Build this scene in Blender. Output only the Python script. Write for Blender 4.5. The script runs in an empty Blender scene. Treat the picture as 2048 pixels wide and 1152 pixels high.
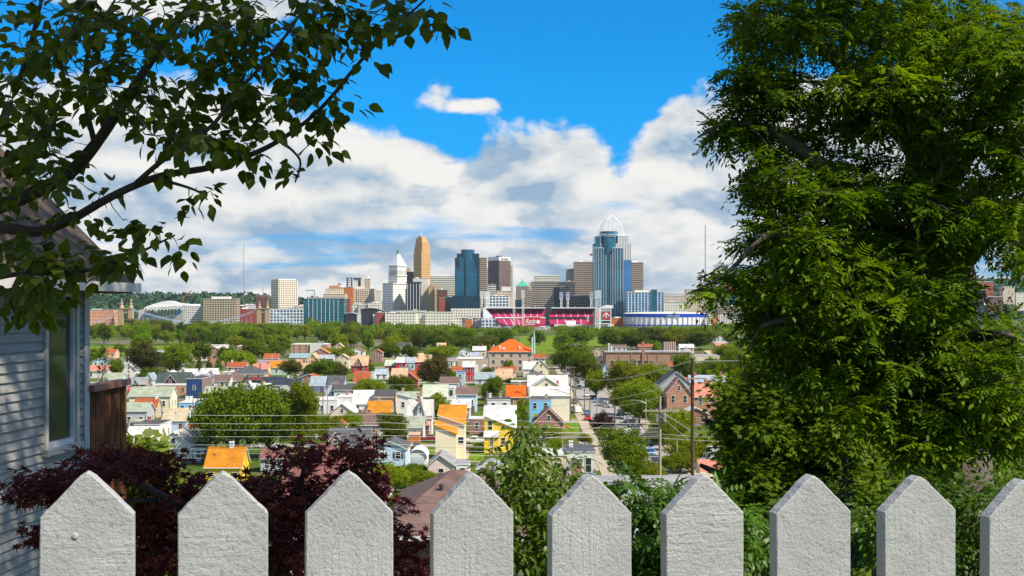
import bpy, math, random
import numpy as np
from mathutils import Vector, Matrix, noise
SC = bpy.context.scene
COL = SC.collection
random.seed(11)
RNG = np.random.default_rng(11)
F, CX, HY = 2700.0, 1024.0, 612.0      # focal length, centre and horizon of the 2048 px photograph
GZ = -32.0                             # level of the town below the eye
R = math.radians

# ------------------------------------------------------------------ placing
def P(px, py, Y):
    return Vector(((px - CX) / F * Y, Y, (HY - py) / F * Y))
GP = [(-60, -1.6), (2.4, -1.6), (6, -2.7), (20, -7.5), (45, -13), (90, -22), (150, -29), (205, -32), (3200, -32)]
def gz(y):
    for (a, za), (b, zb) in zip(GP, GP[1:]):
        if y <= b:
            return za + (zb - za) * max(0, y - a) / (b - a)
    return GP[-1][1]
def gd(py):                            # distance of the ground seen at row py
    d = -GZ * F / max(py - HY, 3)
    if d > 205:
        return d
    lo, hi = 2.0, 205.0
    for _ in range(40):
        m = (lo + hi) / 2
        if HY - gz(m) * F / m > py: lo = m
        else: hi = m
    return lo

# ------------------------------------------------------------------ tagging
def tag(o, label=None, cat=None, group=None, kind=None):
    if label: o['label'] = label
    if cat: o['category'] = cat
    if group: o['group'] = group
    if kind: o['kind'] = kind
    return o
def thing(name, label, cat, loc=(0, 0, 0), rz=0.0, group=None):
    o = bpy.data.objects.new(name, None)
    o.empty_display_size = 0.1
    COL.objects.link(o)
    o.location = loc
    o.rotation_euler = (0, 0, rz)
    return tag(o, label, cat, group)
def link(name, me, parent=None, loc=(0, 0, 0), rz=0.0):
    o = bpy.data.objects.new(name, me)
    COL.objects.link(o)
    o.location = loc
    o.rotation_euler = (0, 0, rz)
    if parent is not None: o.parent = parent
    return o

# ------------------------------------------------------------------ mesh builder
class MB:
    def __init__(s):
        s.v, s.f, s.m = [], [], []
    def face(s, pts, m=0):
        i = len(s.v)
        s.v += [tuple(p) for p in pts]
        s.f.append(tuple(range(i, i + len(pts))))
        s.m.append(m)
    def hull(s, v, f, m=0):
        i = len(s.v)
        s.v += [tuple(p) for p in v]
        s.f += [tuple(i + k for k in q) for q in f]
        s.m += [m] * len(f)
        return s
    def box(s, x0, x1, y0, y1, z0, z1, m=0):
        s.hull([(x0, y0, z0), (x1, y0, z0), (x1, y1, z0), (x0, y1, z0), (x0, y0, z1), (x1, y0, z1), (x1, y1, z1), (x0, y1, z1)],
               [(0, 3, 2, 1), (4, 5, 6, 7), (0, 1, 5, 4), (1, 2, 6, 5), (2, 3, 7, 6), (3, 0, 4, 7)], m)
        return s
    def prism(s, poly, a, b, axis='y', m=0, mcap=None):
        """poly: (u, w) points counter-clockwise; extruded along the axis from a to b. axis y: u = x, w = z; axis z: u = x, w = y; axis x: u = y, w = z"""
        n = len(poly)
        mk = {'y': lambda p, t: (p[0], t, p[1]), 'z': lambda p, t: (p[0], p[1], t), 'x': lambda p, t: (t, p[0], p[1])}[axis]
        i = len(s.v)
        s.v += [mk(p, a) for p in poly] + [mk(p, b) for p in poly]
        for k in range(n):
            j = (k + 1) % n
            s.f.append((i + k, i + j, i + n + j, i + n + k)); s.m.append(m)
        s.f.append(tuple(range(i, i + n))[::-1]); s.m.append(m if mcap is None else mcap)
        s.f.append(tuple(range(i + n, i + 2 * n))); s.m.append(m if mcap is None else mcap)
        return s
    def tube(s, pts, rad, n=6, m=0, cap=True):
        pts = [Vector(p) for p in pts]
        if not hasattr(rad, '__len__'): rad = [rad] * len(pts)
        i = len(s.v)
        for k, p in enumerate(pts):
            d = (pts[min(k + 1, len(pts) - 1)] - pts[max(k - 1, 0)])
            d = d.normalized() if d.length > 1e-9 else Vector((0, 0, 1))
            a = Vector((0, 0, 1)) if abs(d.z) < .9 else Vector((1, 0, 0))
            u = d.cross(a).normalized(); w = d.cross(u)
            for q in range(n):
                t = 2 * math.pi * q / n
                s.v.append(tuple(p + (u * math.cos(t) + w * math.sin(t)) * rad[k]))
        for k in range(len(pts) - 1):
            for q in range(n):
                r = (q + 1) % n
                s.f.append((i + k * n + q, i + k * n + r, i + (k + 1) * n + r, i + (k + 1) * n + q)); s.m.append(m)
        if cap:
            s.f.append(tuple(range(i, i + n))); s.m.append(m)
            e = i + (len(pts) - 1) * n
            s.f.append(tuple(range(e, e + n))[::-1]); s.m.append(m)
        return s
    def lathe(s, prof, n=16, c=(0, 0), m=0):
        """prof: (radius, z) from the bottom up"""
        i = len(s.v)
        for r_, z in prof:
            for q in range(n):
                t = 2 * math.pi * q / n
                s.v.append((c[0] + r_ * math.cos(t), c[1] + r_ * math.sin(t), z))
        for k in range(len(prof) - 1):
            for q in range(n):
                r = (q + 1) % n
                s.f.append((i + k * n + q, i + k * n + r, i + (k + 1) * n + r, i + (k + 1) * n + q)); s.m.append(m)
        e = i + (len(prof) - 1) * n
        s.f.append(tuple(range(i, i + n))[::-1]); s.m.append(m)
        s.f.append(tuple(range(e, e + n))); s.m.append(m)
        return s
    def mesh(s, name, mats, smooth=False):
        me = bpy.data.meshes.new(name)
        me.from_pydata(s.v, [], s.f)
        for q in (mats if isinstance(mats, (list, tuple)) else [mats]): me.materials.append(q)
        if any(s.m): me.polygons.foreach_set('material_index', s.m)
        if smooth: me.polygons.foreach_set('use_smooth', [True] * len(s.f))
        me.update()
        return me
    def build(s, name, mats, parent=None, loc=(0, 0, 0), rz=0.0, smooth=False):
        return link(name, s.mesh(name, mats, smooth), parent, loc, rz)

# ------------------------------------------------------------------ materials
MATS = {}
def newmat(name):
    m = bpy.data.materials.new(name)
    m.use_nodes = True
    t = m.node_tree
    return m, t, t.nodes['Principled BSDF']
def nd(t, typ, **kw):
    n = t.nodes.new('ShaderNode' + typ)
    for k, v in kw.items():
        if k.startswith('i_'):
            key = k[2:]
            n.inputs[int(key) if key.isdigit() else key.replace('_', ' ')].default_value = v
        else: setattr(n, k, v)
    return n
def mth(t, op, a, b=None, c=None, clamp=False):
    n = t.nodes.new('ShaderNodeMath'); n.operation = op; n.use_clamp = clamp
    for i, x in enumerate((a, b, c)):
        if x is None: continue
        if isinstance(x, (int, float)): n.inputs[i].default_value = x
        else: t.links.new(x, n.inputs[i])
    return n.outputs[0]
def mixc(t, fac, a, b, mode='MIX'):
    n = t.nodes.new('ShaderNodeMix'); n.data_type = 'RGBA'; n.blend_type = mode
    for i, x in ((0, fac), (6, a), (7, b)):
        if isinstance(x, (int, float)): n.inputs[i].default_value = x
        elif isinstance(x, tuple): n.inputs[i].default_value = (*x[:3], 1)
        else: t.links.new(x, n.inputs[i])
    return n.outputs[2]
def sstep(t, x, a, b):
    n = t.nodes.new('ShaderNodeMapRange'); n.interpolation_type = 'SMOOTHSTEP'
    n.inputs[1].default_value = a; n.inputs[2].default_value = b
    t.links.new(x, n.inputs[0])
    return n.outputs[0]
def noise_of(t, vec, scale, detail=3, rough=.55, dist=0.0, typ='FBM', lac=2.0):
    n = nd(t, 'TexNoise', i_Scale=scale, i_Detail=detail, i_Roughness=rough, i_Distortion=dist, i_Lacunarity=lac)
    n.noise_type = typ
    if vec is not None: t.links.new(vec, n.inputs['Vector'])
    return n.outputs[0]
def mapped(t, vec, scale=(1, 1, 1), loc=(0, 0, 0)):
    n = nd(t, 'Mapping', i_Scale=scale, i_Location=loc)
    t.links.new(vec, n.inputs[0])
    return n.outputs[0]
def objvec(t, scale=(1, 1, 1), rnd=True):
    tc = t.nodes.new('ShaderNodeTexCoord')
    v = tc.outputs['Object']
    if rnd:
        oi = t.nodes.new('ShaderNodeObjectInfo')
        a = t.nodes.new('ShaderNodeVectorMath'); a.operation = 'SCALE'; a.inputs[0].default_value = (37, 53, 29)
        t.links.new(oi.outputs['Random'], a.inputs['Scale'])
        b = t.nodes.new('ShaderNodeVectorMath'); b.operation = 'ADD'
        t.links.new(v, b.inputs[0]); t.links.new(a.outputs[0], b.inputs[1]); v = b.outputs[0]
    return mapped(t, v, scale) if scale != (1, 1, 1) else v

def plain(name, col, rough=.7, var=.18, scale=1.5, metal=0.0, spec=.4, streak=None, bump=0.0, bscale=30):
    """a surface of one colour with uneven, slightly dirty patches"""
    key = ('plain', name)
    if key in MATS: return MATS[key]
    m, t, b = newmat(name)
    v = objvec(t)
    n1 = noise_of(t, v, scale, 5, .65)
    if streak:
        n2 = noise_of(t, mapped(t, v, streak), 1.0, 3, .6)
        n1 = mth(t, 'ADD', mth(t, 'MULTIPLY', n1, .5), mth(t, 'MULTIPLY', n2, .5))
    k = mth(t, 'MULTIPLY_ADD', n1, 2 * var, 1 - var)
    t.links.new(mixc(t, 1.0, col, k, 'MULTIPLY'), b.inputs['Base Color'])
    b.inputs['Roughness'].default_value = rough
    b.inputs['Metallic'].default_value = metal
    b.inputs['Specular IOR Level'].default_value = spec
    if bump:
        bp = nd(t, 'Bump', i_Strength=bump, i_Distance=.02)
        t.links.new(noise_of(t, v, bscale, 3, .6), bp.inputs['Height'])
        t.links.new(bp.outputs[0], b.inputs['Normal'])
    MATS[key] = m
    return m

def shingle(name, col, row=.28):
    """roofing: courses, single shingles that differ, moss and dirt patches"""
    key = ('shingle', name)
    if key in MATS: return MATS[key]
    m, t, b = newmat('roof_' + name)
    v = objvec(t, rnd=False)
    s = nd(t, 'SeparateXYZ'); t.links.new(v, s.inputs[0])
    stain = noise_of(t, objvec(t, (.9, .9, .25)), .55, 5, .7)
    rowz = mth(t, 'DIVIDE', s.outputs[2], row * .5)
    u = mth(t, 'DIVIDE', mth(t, 'ADD', s.outputs[0], s.outputs[1]), .42)
    cz = mth(t, 'FLOOR', rowz)
    u2 = mth(t, 'FLOOR', mth(t, 'ADD', u, mth(t, 'MULTIPLY', cz, .37)))
    cb = nd(t, 'CombineXYZ'); t.links.new(u2, cb.inputs[0]); t.links.new(cz, cb.inputs[1])
    wn = nd(t, 'TexWhiteNoise', noise_dimensions='2D'); t.links.new(cb.outputs[0], wn.inputs['Vector'])
    vv = objvec(t)
    n1 = noise_of(t, vv, .7, 5, .7)
    line = mth(t, 'LESS_THAN', mth(t, 'FRACT', rowz), .16)
    k = mth(t, 'ADD', mth(t, 'MULTIPLY', wn.outputs[0], .3), mth(t, 'MULTIPLY_ADD', n1, .7, .45))
    k = mth(t, 'SUBTRACT', mth(t, 'MULTIPLY', k, mth(t, 'MULTIPLY_ADD', stain, .9, .52)), mth(t, 'MULTIPLY', line, .14))
    t.links.new(mixc(t, 1.0, col, k, 'MULTIPLY'), b.inputs['Base Color'])
    b.inputs['Roughness'].default_value = .85
    b.inputs['Specular IOR Level'].default_value = .25
    MATS[key] = m
    return m

def brick(name, col, mortar=(.35, .3, .26), sc=1.0):
    key = ('brick', name)
    if key in MATS: return MATS[key]
    m, t, b = newmat('brick_' + name)
    v = objvec(t, rnd=False)
    s = nd(t, 'SeparateXYZ'); t.links.new(v, s.inputs[0])
    cb = nd(t, 'CombineXYZ')
    t.links.new(mth(t, 'ADD', s.outputs[0], s.outputs[1]), cb.inputs[0]); t.links.new(s.outputs[2], cb.inputs[1])
    br = nd(t, 'TexBrick', i_Scale=1.0 / sc)
    br.inputs['Color1'].default_value = (*[c * 1.12 for c in col], 1)
    br.inputs['Color2'].default_value = (*[c * .8 for c in col], 1)
    br.inputs['Mortar'].default_value = (*mortar, 1)
    br.inputs['Mortar Size'].default_value = .012
    br.inputs['Brick Width'].default_value = .22; br.inputs['Row Height'].default_value = .075
    t.links.new(cb.outputs[0], br.inputs['Vector'])
    k = mth(t, 'MULTIPLY_ADD', noise_of(t, objvec(t), .8, 5, .65), .7, .65)
    t.links.new(mixc(t, 1.0, br.outputs[0], k, 'MULTIPLY'), b.inputs['Base Color'])
    b.inputs['Roughness'].default_value = .85
    MATS[key] = m
    return m

def facade(name, wall, glass, fz=3.4, bx=3.0, wz=.55, wx=.6, groughness=.12, gvar=.5, wvar=.12, off=0.0, mull=None):
    """tower cladding: storeys of height fz and bays of width bx, each with an opening that covers wz x wx of it; one pane differs from the next"""
    key = ('facade', name)
    if key in MATS: return MATS[key]
    m, t, b = newmat('facade_' + name)
    v = objvec(t, rnd=False)
    s = nd(t, 'SeparateXYZ'); t.links.new(v, s.inputs[0])
    u = mth(t, 'DIVIDE', mth(t, 'ADD', mth(t, 'ADD', s.outputs[0], s.outputs[1]), off + 500 * bx), bx)
    w = mth(t, 'DIVIDE', mth(t, 'ADD', s.outputs[2], 100 * fz), fz)
    ins = mth(t, 'LESS_THAN', mth(t, 'ABSOLUTE', mth(t, 'SUBTRACT', mth(t, 'FRACT', u), .5)), wx / 2)
    inz = mth(t, 'LESS_THAN', mth(t, 'ABSOLUTE', mth(t, 'SUBTRACT', mth(t, 'FRACT', w), .5)), wz / 2)
    nn = nd(t, 'NewGeometry'); ns = nd(t, 'SeparateXYZ'); t.links.new(nn.outputs['Normal'], ns.inputs[0])
    side = mth(t, 'LESS_THAN', mth(t, 'ABSOLUTE', ns.outputs[2]), .7)
    win = mth(t, 'MULTIPLY', mth(t, 'MULTIPLY', ins, inz), side)
    cb = nd(t, 'CombineXYZ'); t.links.new(mth(t, 'FLOOR', u), cb.inputs[0]); t.links.new(mth(t, 'FLOOR', w), cb.inputs[1])
    wn = nd(t, 'TexWhiteNoise', noise_dimensions='2D'); t.links.new(cb.outputs[0], wn.inputs['Vector'])
    vv = objvec(t)
    gk = mth(t, 'MULTIPLY_ADD', wn.outputs[0], gvar, 1 - gvar / 2)
    gk = mth(t, 'MULTIPLY', gk, mth(t, 'MULTIPLY_ADD', noise_of(t, vv, .04, 3), 1.0, .5))
    gcol = mixc(t, 1.0, glass, gk, 'MULTIPLY')
    wk = mth(t, 'MULTIPLY_ADD', noise_of(t, vv, .12, 5, .65), 2 * wvar, 1 - wvar)
    wcol = mixc(t, 1.0, wall, wk, 'MULTIPLY')
    t.links.new(mixc(t, win, wcol, gcol), b.inputs['Base Color'])
    t.links.new(mth(t, 'MULTIPLY_ADD', win, groughness - .7, .7), b.inputs['Roughness'])
    t.links.new(mth(t, 'MULTIPLY_ADD', win, .35, .35), b.inputs['Specular IOR Level'])
    MATS[key] = m
    return m

def leafmat(name, c1, c2, trans=.3, rough=.55, spec=.12, patch=None):
    key = ('leaf', name)
    if key in MATS: return MATS[key]
    m, t, b = newmat('leaf_' + name)
    g = nd(t, 'NewGeometry')
    oi = nd(t, 'ObjectInfo')
    rf = g.outputs['Random Per Island']
    if patch: rf = mth(t, 'ADD', mth(t, 'MULTIPLY', rf, .45), mth(t, 'MULTIPLY', sstep(t, noise_of(t, nd(t, 'TexCoord').outputs['Object'], patch, 2, .5), .35, .65), .6))
    col = mixc(t, rf, c1, c2)
    hs = nd(t, 'HueSaturation')
    t.links.new(mth(t, 'MULTIPLY_ADD', oi.outputs['Random'], .03, .4825), hs.inputs['Hue'])
    t.links.new(mth(t, 'MULTIPLY_ADD', mth(t, 'FRACT', mth(t, 'MULTIPLY', oi.outputs['Random'], 7.13)), .5, .75), hs.inputs['Value'])
    t.links.new(col, hs.inputs['Color'])
    t.links.new(hs.outputs[0], b.inputs['Base Color'])
    b.inputs['Roughness'].default_value = rough
    b.inputs['Specular IOR Level'].default_value = spec
    tr = nd(t, 'BsdfTranslucent')
    bright = mixc(t, 1.0, hs.outputs[0], (1.25, 1.2, .5), 'MULTIPLY')
    t.links.new(bright, tr.inputs['Color'])
    mx = nd(t, 'MixShader', i_0=trans)
    t.links.new(b.outputs[0], mx.inputs[1]); t.links.new(tr.outputs[0], mx.inputs[2])
    t.links.new(mx.outputs[0], t.nodes['Material Output'].inputs['Surface'])
    MATS[key] = m
    return m

# ------------------------------------------------------------------ camera, sun, sky
cam = bpy.data.cameras.new('camera')
cam.sensor_width = 36.0
cam.lens = 36.0 * F / 2048.0
cam.shift_y = (HY - 576.0) / 2048.0
cam.clip_start = .05; cam.clip_end = 20000
camo = link('camera', cam)
camo.rotation_euler = (R(90), 0, 0)
SC.camera = camo

SUN_EL, SUN_AZ = R(50), R(121)         # azimuth clockwise from the view direction
SDIR = Vector((math.cos(SUN_EL) * math.sin(SUN_AZ), math.cos(SUN_EL) * math.cos(SUN_AZ), math.sin(SUN_EL)))
sl = bpy.data.lights.new('sun', 'SUN')
sl.energy = 5.0; sl.angle = R(.5); sl.color = (1, .91, .78)
so = link('sun', sl)
so.rotation_euler = SDIR.to_track_quat('Z', 'Y').to_euler()
so.location = SDIR * 60

def make_world():
    w = bpy.data.worlds.new('World'); SC.world = w; w.use_nodes = True
    w.cycles.sampling_method = 'MANUAL'; w.cycles.sample_map_resolution = 256
    t = w.node_tree; L = t.links
    bg = t.nodes['Background']
    sky = nd(t, 'TexSky', sky_type='NISHITA'); sky.sun_disc = False
    sky.sun_elevation = SUN_EL; sky.sun_rotation = SUN_AZ
    sky.altitude = 250; sky.air_density = 1.0; sky.dust_density = .3; sky.ozone_density = 3.0
    tc = nd(t, 'TexCoord')
    s = nd(t, 'SeparateXYZ'); L.new(tc.outputs['Generated'], s.inputs[0])
    az = mth(t, 'ARCTAN2', s.outputs[0], s.outputs[1])
    el = mth(t, 'ARCSINE', s.outputs[2])
    def cxyz(a, b, c=0.0):
        n = nd(t, 'CombineXYZ')
        for i, x in enumerate((a, b, c)):
            if isinstance(x, (int, float)): n.inputs[i].default_value = x
            else: L.new(x, n.inputs[i])
        return n.outputs[0]
    # cloud field on the sphere, flattened towards the horizon
    elw = mth(t, 'POWER', mth(t, 'MAXIMUM', mth(t, 'ADD', el, .02), .0005), .68)
    v = cxyz(az, mth(t, 'MULTIPLY', elw, 1.15), 3.7)
    wv = nd(t, 'TexNoise', i_Scale=9.0, i_Detail=3.0); L.new(v, wv.inputs['Vector'])
    wo = nd(t, 'VectorMath', operation='SUBTRACT'); L.new(wv.outputs['Color'], wo.inputs[0]); wo.inputs[1].default_value = (.5, .5, .5)
    ws = nd(t, 'VectorMath', operation='SCALE'); L.new(wo.outputs[0], ws.inputs[0]); ws.inputs['Scale'].default_value = .045
    va = nd(t, 'VectorMath', operation='ADD'); L.new(v, va.inputs[0]); L.new(ws.outputs[0], va.inputs[1])
    vw = va.outputs[0]
    def billow(vec):
        a = noise_of(t, vec, 11.0, 7, .56)
        vo = nd(t, 'TexVoronoi', i_Scale=26.0, i_Detail=2.0, i_Roughness=.55)
        vo.feature = 'F1'; vo.normalize = True
        L.new(vec, vo.inputs['Vector'])
        return mth(t, 'ADD', a, mth(t, 'MULTIPLY', mth(t, 'SUBTRACT', .45, vo.outputs['Distance']), .42))
    n0 = billow(vw)
    sh = nd(t, 'VectorMath', operation='ADD'); L.new(vw, sh.inputs[0]); sh.inputs[1].default_value = (.008, .020, .0)
    n1 = billow(sh.outputs[0])
    # top edge of the cloud bank (elevation over azimuth), then clear sky, then a higher deck
    TOP = [(-.40, 150), (0, 165), (120, 180), (330, 180), (520, 215), (640, 250), (720, 262), (800, 258), (870, 282), (930, 312), (985, 285), (1050, 280), (1130, 284), (1185, 296), (1215, 338), (1245, 345), (1275, 312), (1330, 232), (1400, 196), (1480, 176), (1600, 165), (1800, 190), (2048, 170)]
    rp = nd(t, 'ValToRGB'); cr = rp.color_ramp; cr.interpolation = 'B_SPLINE'
    A0, A1 = -.60, .60
    L.new(mth(t, 'DIVIDE', mth(t, 'SUBTRACT', az, A0), A1 - A0, clamp=True), rp.inputs[0])
    E0, E1 = .05, .25
    for i, (px, py) in enumerate(TOP):
        a = px if px < 0 else math.atan((px - CX) / F)
        e = math.atan((HY - py) / F)
        pos = (a - A0) / (A1 - A0); val = (e - E0) / (E1 - E0)
        el_ = cr.elements[i] if i < 2 else cr.elements.new(pos)
        el_.position = pos; el_.color = (val, val, val, 1)
    top = mth(t, 'MULTIPLY_ADD', rp.outputs[0], E1 - E0, E0)
    below = mth(t, 'MULTIPLY', mth(t, 'SUBTRACT', top, el), 16.0)
    below = mth(t, 'MINIMUM', below, .42)
    below = mth(t, 'MAXIMUM', below, -.55)
    d = mth(t, 'ADD', mth(t, 'MULTIPLY', mth(t, 'SUBTRACT', n0, .47), 1.5), below)
    def blob(px, py, rx, ry, k, p=1.0):
        a = math.atan((px - CX) / F); e = math.atan((HY - py) / F)
        q = mth(t, 'ADD', mth(t, 'POWER', mth(t, 'ABSOLUTE', mth(t, 'MULTIPLY', mth(t, 'SUBTRACT', az, a), F / rx)), 2.0),
                mth(t, 'POWER', mth(t, 'ABSOLUTE', mth(t, 'MULTIPLY', mth(t, 'SUBTRACT', el, e), F / ry)), 2.0))
        return mth(t, 'MULTIPLY', mth(t, 'EXPONENT', mth(t, 'MULTIPLY', q, -1.0)), k)
    # clear sky above the bank: hold the noise down, then let the small clouds and the upper deck through
    for px, py, rx, ry, k in ((878, 188, 48, 42, .66), (930, 210, 46, 18, .34), (985, 204, 48, 20, .32), (420, 5, 240, 60, .9), (60, -10, 200, 55, .7)):
        d = mth(t, 'ADD', d, blob(px, py, rx, ry, k))
    # high sky outside the picture: broken cloud added to whiten the ambient light
    hi = sstep(t, el, .27, .5)
    d2 = mth(t, 'SUBTRACT', noise_of(t, cxyz(s.outputs[0], s.outputs[1], s.outputs[2]), 2.6, 4, .58), .40)
    d = mth(t, 'ADD', mth(t, 'MULTIPLY', d, mth(t, 'SUBTRACT', 1.0, hi)), mth(t, 'MULTIPLY', d2, hi))
    alpha = sstep(t, d, .0, .20)
    # the cloud's own light and grey: tops towards the sun bright, bases grey, thick parts of the low deck greyer
    fine = mth(t, 'MULTIPLY', mth(t, 'SUBTRACT', n0, n1), 2.2)
    v2 = cxyz(mth(t, 'MULTIPLY', az, .9), mth(t, 'MULTIPLY', elw, 1.75), 9.1)
    vb = nd(t, 'VectorMath', operation='ADD'); L.new(v2, vb.inputs[0]); L.new(ws.outputs[0], vb.inputs[1])
    b0 = noise_of(t, vb.outputs[0], 9.5, 4, .5)
    vc = nd(t, 'VectorMath', operation='ADD'); L.new(vb.outputs[0], vc.inputs[0]); vc.inputs[1].default_value = (.012, .042, 0)
    b1 = noise_of(t, vc.outputs[0], 9.5, 4, .5)
    relief = mth(t, 'MULTIPLY', mth(t, 'SUBTRACT', b0, b1), 2.5)
    low = sstep(t, el, .150, .020)
    lit = mth(t, 'ADD', mth(t, 'ADD', mth(t, 'MULTIPLY_ADD', low, -.12, .60), relief), fine)
    front = sstep(t, mth(t, 'ADD', n0, mth(t, 'MULTIPLY', relief, .25)), .43, .51)
    lit = mth(t, 'ADD', lit, mth(t, 'MULTIPLY_ADD', front, .28, -.16))
    lit = mth(t, 'SUBTRACT', lit, mth(t, 'MULTIPLY', mth(t, 'SUBTRACT', b0, .5), .9))
    lit = mth(t, 'ADD', lit, mth(t, 'MULTIPLY', sstep(t, d, .45, .05), .16))
    lit = mth(t, 'SUBTRACT', lit, mth(t, 'MULTIPLY', sstep(t, el, .140, .158), .24))
    lit = mth(t, 'MINIMUM', mth(t, 'MAXIMUM', lit, 0.0), 1.0)
    rr = nd(t, 'ValToRGB'); c2 = rr.color_ramp
    c2.elements[0].position = 0; c2.elements[0].color = (.36, .51, .69, 1)
    c2.elements[1].position = 1; c2.elements[1].color = (1.04, 1.01, .97, 1)
    e_ = c2.elements.new(.30); e_.color = (.54, .655, .77, 1)
    e_ = c2.elements.new(.55); e_.color = (.74, .79, .83, 1); e_ = c2.elements.new(.8); e_.color = (.94, .94, .925, 1)
    L.new(lit, rr.inputs[0])
    STR = .1
    cc = mixc(t, 1.0, rr.outputs[0], (1 / STR * .60,) * 3, 'MULTIPLY')
    # clear blue
    skyc = mixc(t, 1.0, sky.outputs[0], mixc(t, sstep(t, el, .02, .16), (.045, .41, .92), (.022, .60, 1.05)), 'MULTIPLY')
    # blue breaks in the low cloud
    brk = noise_of(t, cxyz(mth(t, 'MULTIPLY', az, .6), mth(t, 'MULTIPLY', elw, 2.4), 6.3), 9.0, 4, .5)
    hole = mth(t, 'MULTIPLY', sstep(t, brk, .56, .68), mth(t, 'MULTIPLY', low, .85))
    alpha = mth(t, 'MULTIPLY', alpha, mth(t, 'SUBTRACT', 1.0, hole))
    L.new(mixc(t, alpha, skyc, cc), bg.inputs['Color'])
    bg.inputs['Strength'].default_value = STR
make_world()
SC.view_settings.view_transform = 'Standard'
SC.view_settings.look = 'None'
SC.view_settings.exposure = .6; SC.view_settings.gamma = 1
SC.cycles.max_bounces = 6; SC.cycles.diffuse_bounces = 3; SC.cycles.glossy_bounces = 2; SC.cycles.transmission_bounces = 4
SC.cycles.transparent_max_bounces = 6
SC.cycles.sample_clamp_indirect = 6
# ------------------------------------------------------------------ leaves as arrays
def leaf_mesh(name, mat, tmpl, faces, pos, ax, nrm, size):
    """one mesh holding a copy of the template (x along the leaf, y across, z up) at every position"""
    pos = np.asarray(pos, float); N = len(pos)
    ax = np.asarray(ax, float); ax /= np.linalg.norm(ax, axis=1, keepdims=True) + 1e-9
    nrm = np.asarray(nrm, float)
    side = np.cross(nrm, ax); side /= np.linalg.norm(side, axis=1, keepdims=True) + 1e-9
    up = np.cross(ax, side)
    T = np.asarray(tmpl, float); k = len(T)
    size = np.asarray(size, float).reshape(-1, 1, 1)
    co = pos[:, None, :] + size * (T[None, :, 0:1] * ax[:, None, :] + T[None, :, 1:2] * side[:, None, :] + T[None, :, 2:3] * up[:, None, :])
    nv = len(faces[0]); nf = len(faces)
    idx = (np.asarray(faces)[None] + (np.arange(N) * k)[:, None, None]).reshape(-1)
    me = bpy.data.meshes.new(name)
    me.vertices.add(N * k); me.vertices.foreach_set('co', co.reshape(-1).astype(np.float32))
    me.loops.add(len(idx)); me.loops.foreach_set('vertex_index', idx.astype(np.int32))
    me.polygons.add(N * nf)
    me.polygons.foreach_set('loop_start', (np.arange(N * nf) * nv).astype(np.int32))
    me.update(calc_edges=True)
    me.materials.append(mat)
    return me
def rand_unit(n):
    v = RNG.normal(size=(n, 3))
    return v / (np.linalg.norm(v, axis=1, keepdims=True) + 1e-9)

# ovate leaf with a drawn-out tip and folded halves
PEAR = [(0, 0, 0), (.18, .30, .05), (.45, .40, .07), (.75, .24, .03), (1.08, 0, -.07), (.75, -.24, .03), (.45, -.40, .07), (.18, -.30, .05), (.45, 0, 0), (.75, 0, -.02)]
PEARF = [(0, 8, 1), (1, 8, 2), (2, 8, 9), (2, 9, 3), (3, 9, 4), (4, 9, 5), (5, 9, 6), (6, 9, 8), (6, 8, 7), (7, 8, 0)]
ASH = [(0, 0, 0), (.3, .2, .04), (.65, .17, .02), (1, 0, -.06), (.65, -.17, .02), (.3, -.2, .04)]
ASHF = [(0, 5, 1), (1, 5, 4), (1, 4, 2), (2, 4, 3)]
def star(lobes, depth=.45):
    pts = [(0.5, 0, .03)]
    n = len(lobes)
    for i, (a, r_) in enumerate(lobes):
        a = R(a)
        pts.append((.28 + r_ * math.cos(a), r_ * math.sin(a), -.08 * r_))
        if i < n - 1:
            b = (lobes[i][0] + lobes[i + 1][0]) / 2
            q = depth * min(r_, lobes[i + 1][1])
            pts.append((.28 + q * math.cos(R(b)), q * math.sin(R(b)), .02))
    pts.append((.0, 0, 0))
    m = len(pts)
    return pts, [(0, i, i + 1) for i in range(1, m - 1)] + [(0, m - 1, 1)]
MAPLE, MAPLEF = star([(-125, .42), (-62, .62), (0, .78), (62, .62), (125, .42)], .5)
JAP, JAPF = star([(-130, .4), (-85, .62), (-42, .8), (0, .95), (42, .8), (85, .62), (130, .4)], .22)
QUAD = [(0, 0, 0), (.5, .42, .1), (1, 0, 0), (.5, -.42, -.06)]
QUADF = [(0, 3, 2, 1)]

def px_path(pts):
    """(px, py, distance, radius in px) -> world points, radii; joints rounded"""
    w = [P(a, b, d) for a, b, d, r_ in pts]; rr = [r_ / F * d for a, b, d, r_ in pts]
    out, ro = [], []
    for i in range(len(w) - 1):
        p0 = w[max(i - 1, 0)]; p1 = w[i]; p2 = w[i + 1]; p3 = w[min(i + 2, len(w) - 1)]
        for k in range(5):
            t = k / 5
            out.append(.5 * ((2 * p1) + (p2 - p0) * t + (2 * p0 - 5 * p1 + 4 * p2 - p3) * t * t + (3 * p1 - p0 - 3 * p2 + p3) * t ** 3))
            ro.append(rr[i] + (rr[i + 1] - rr[i]) * t)
    out.append(w[-1]); ro.append(rr[-1])
    return out, ro

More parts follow.
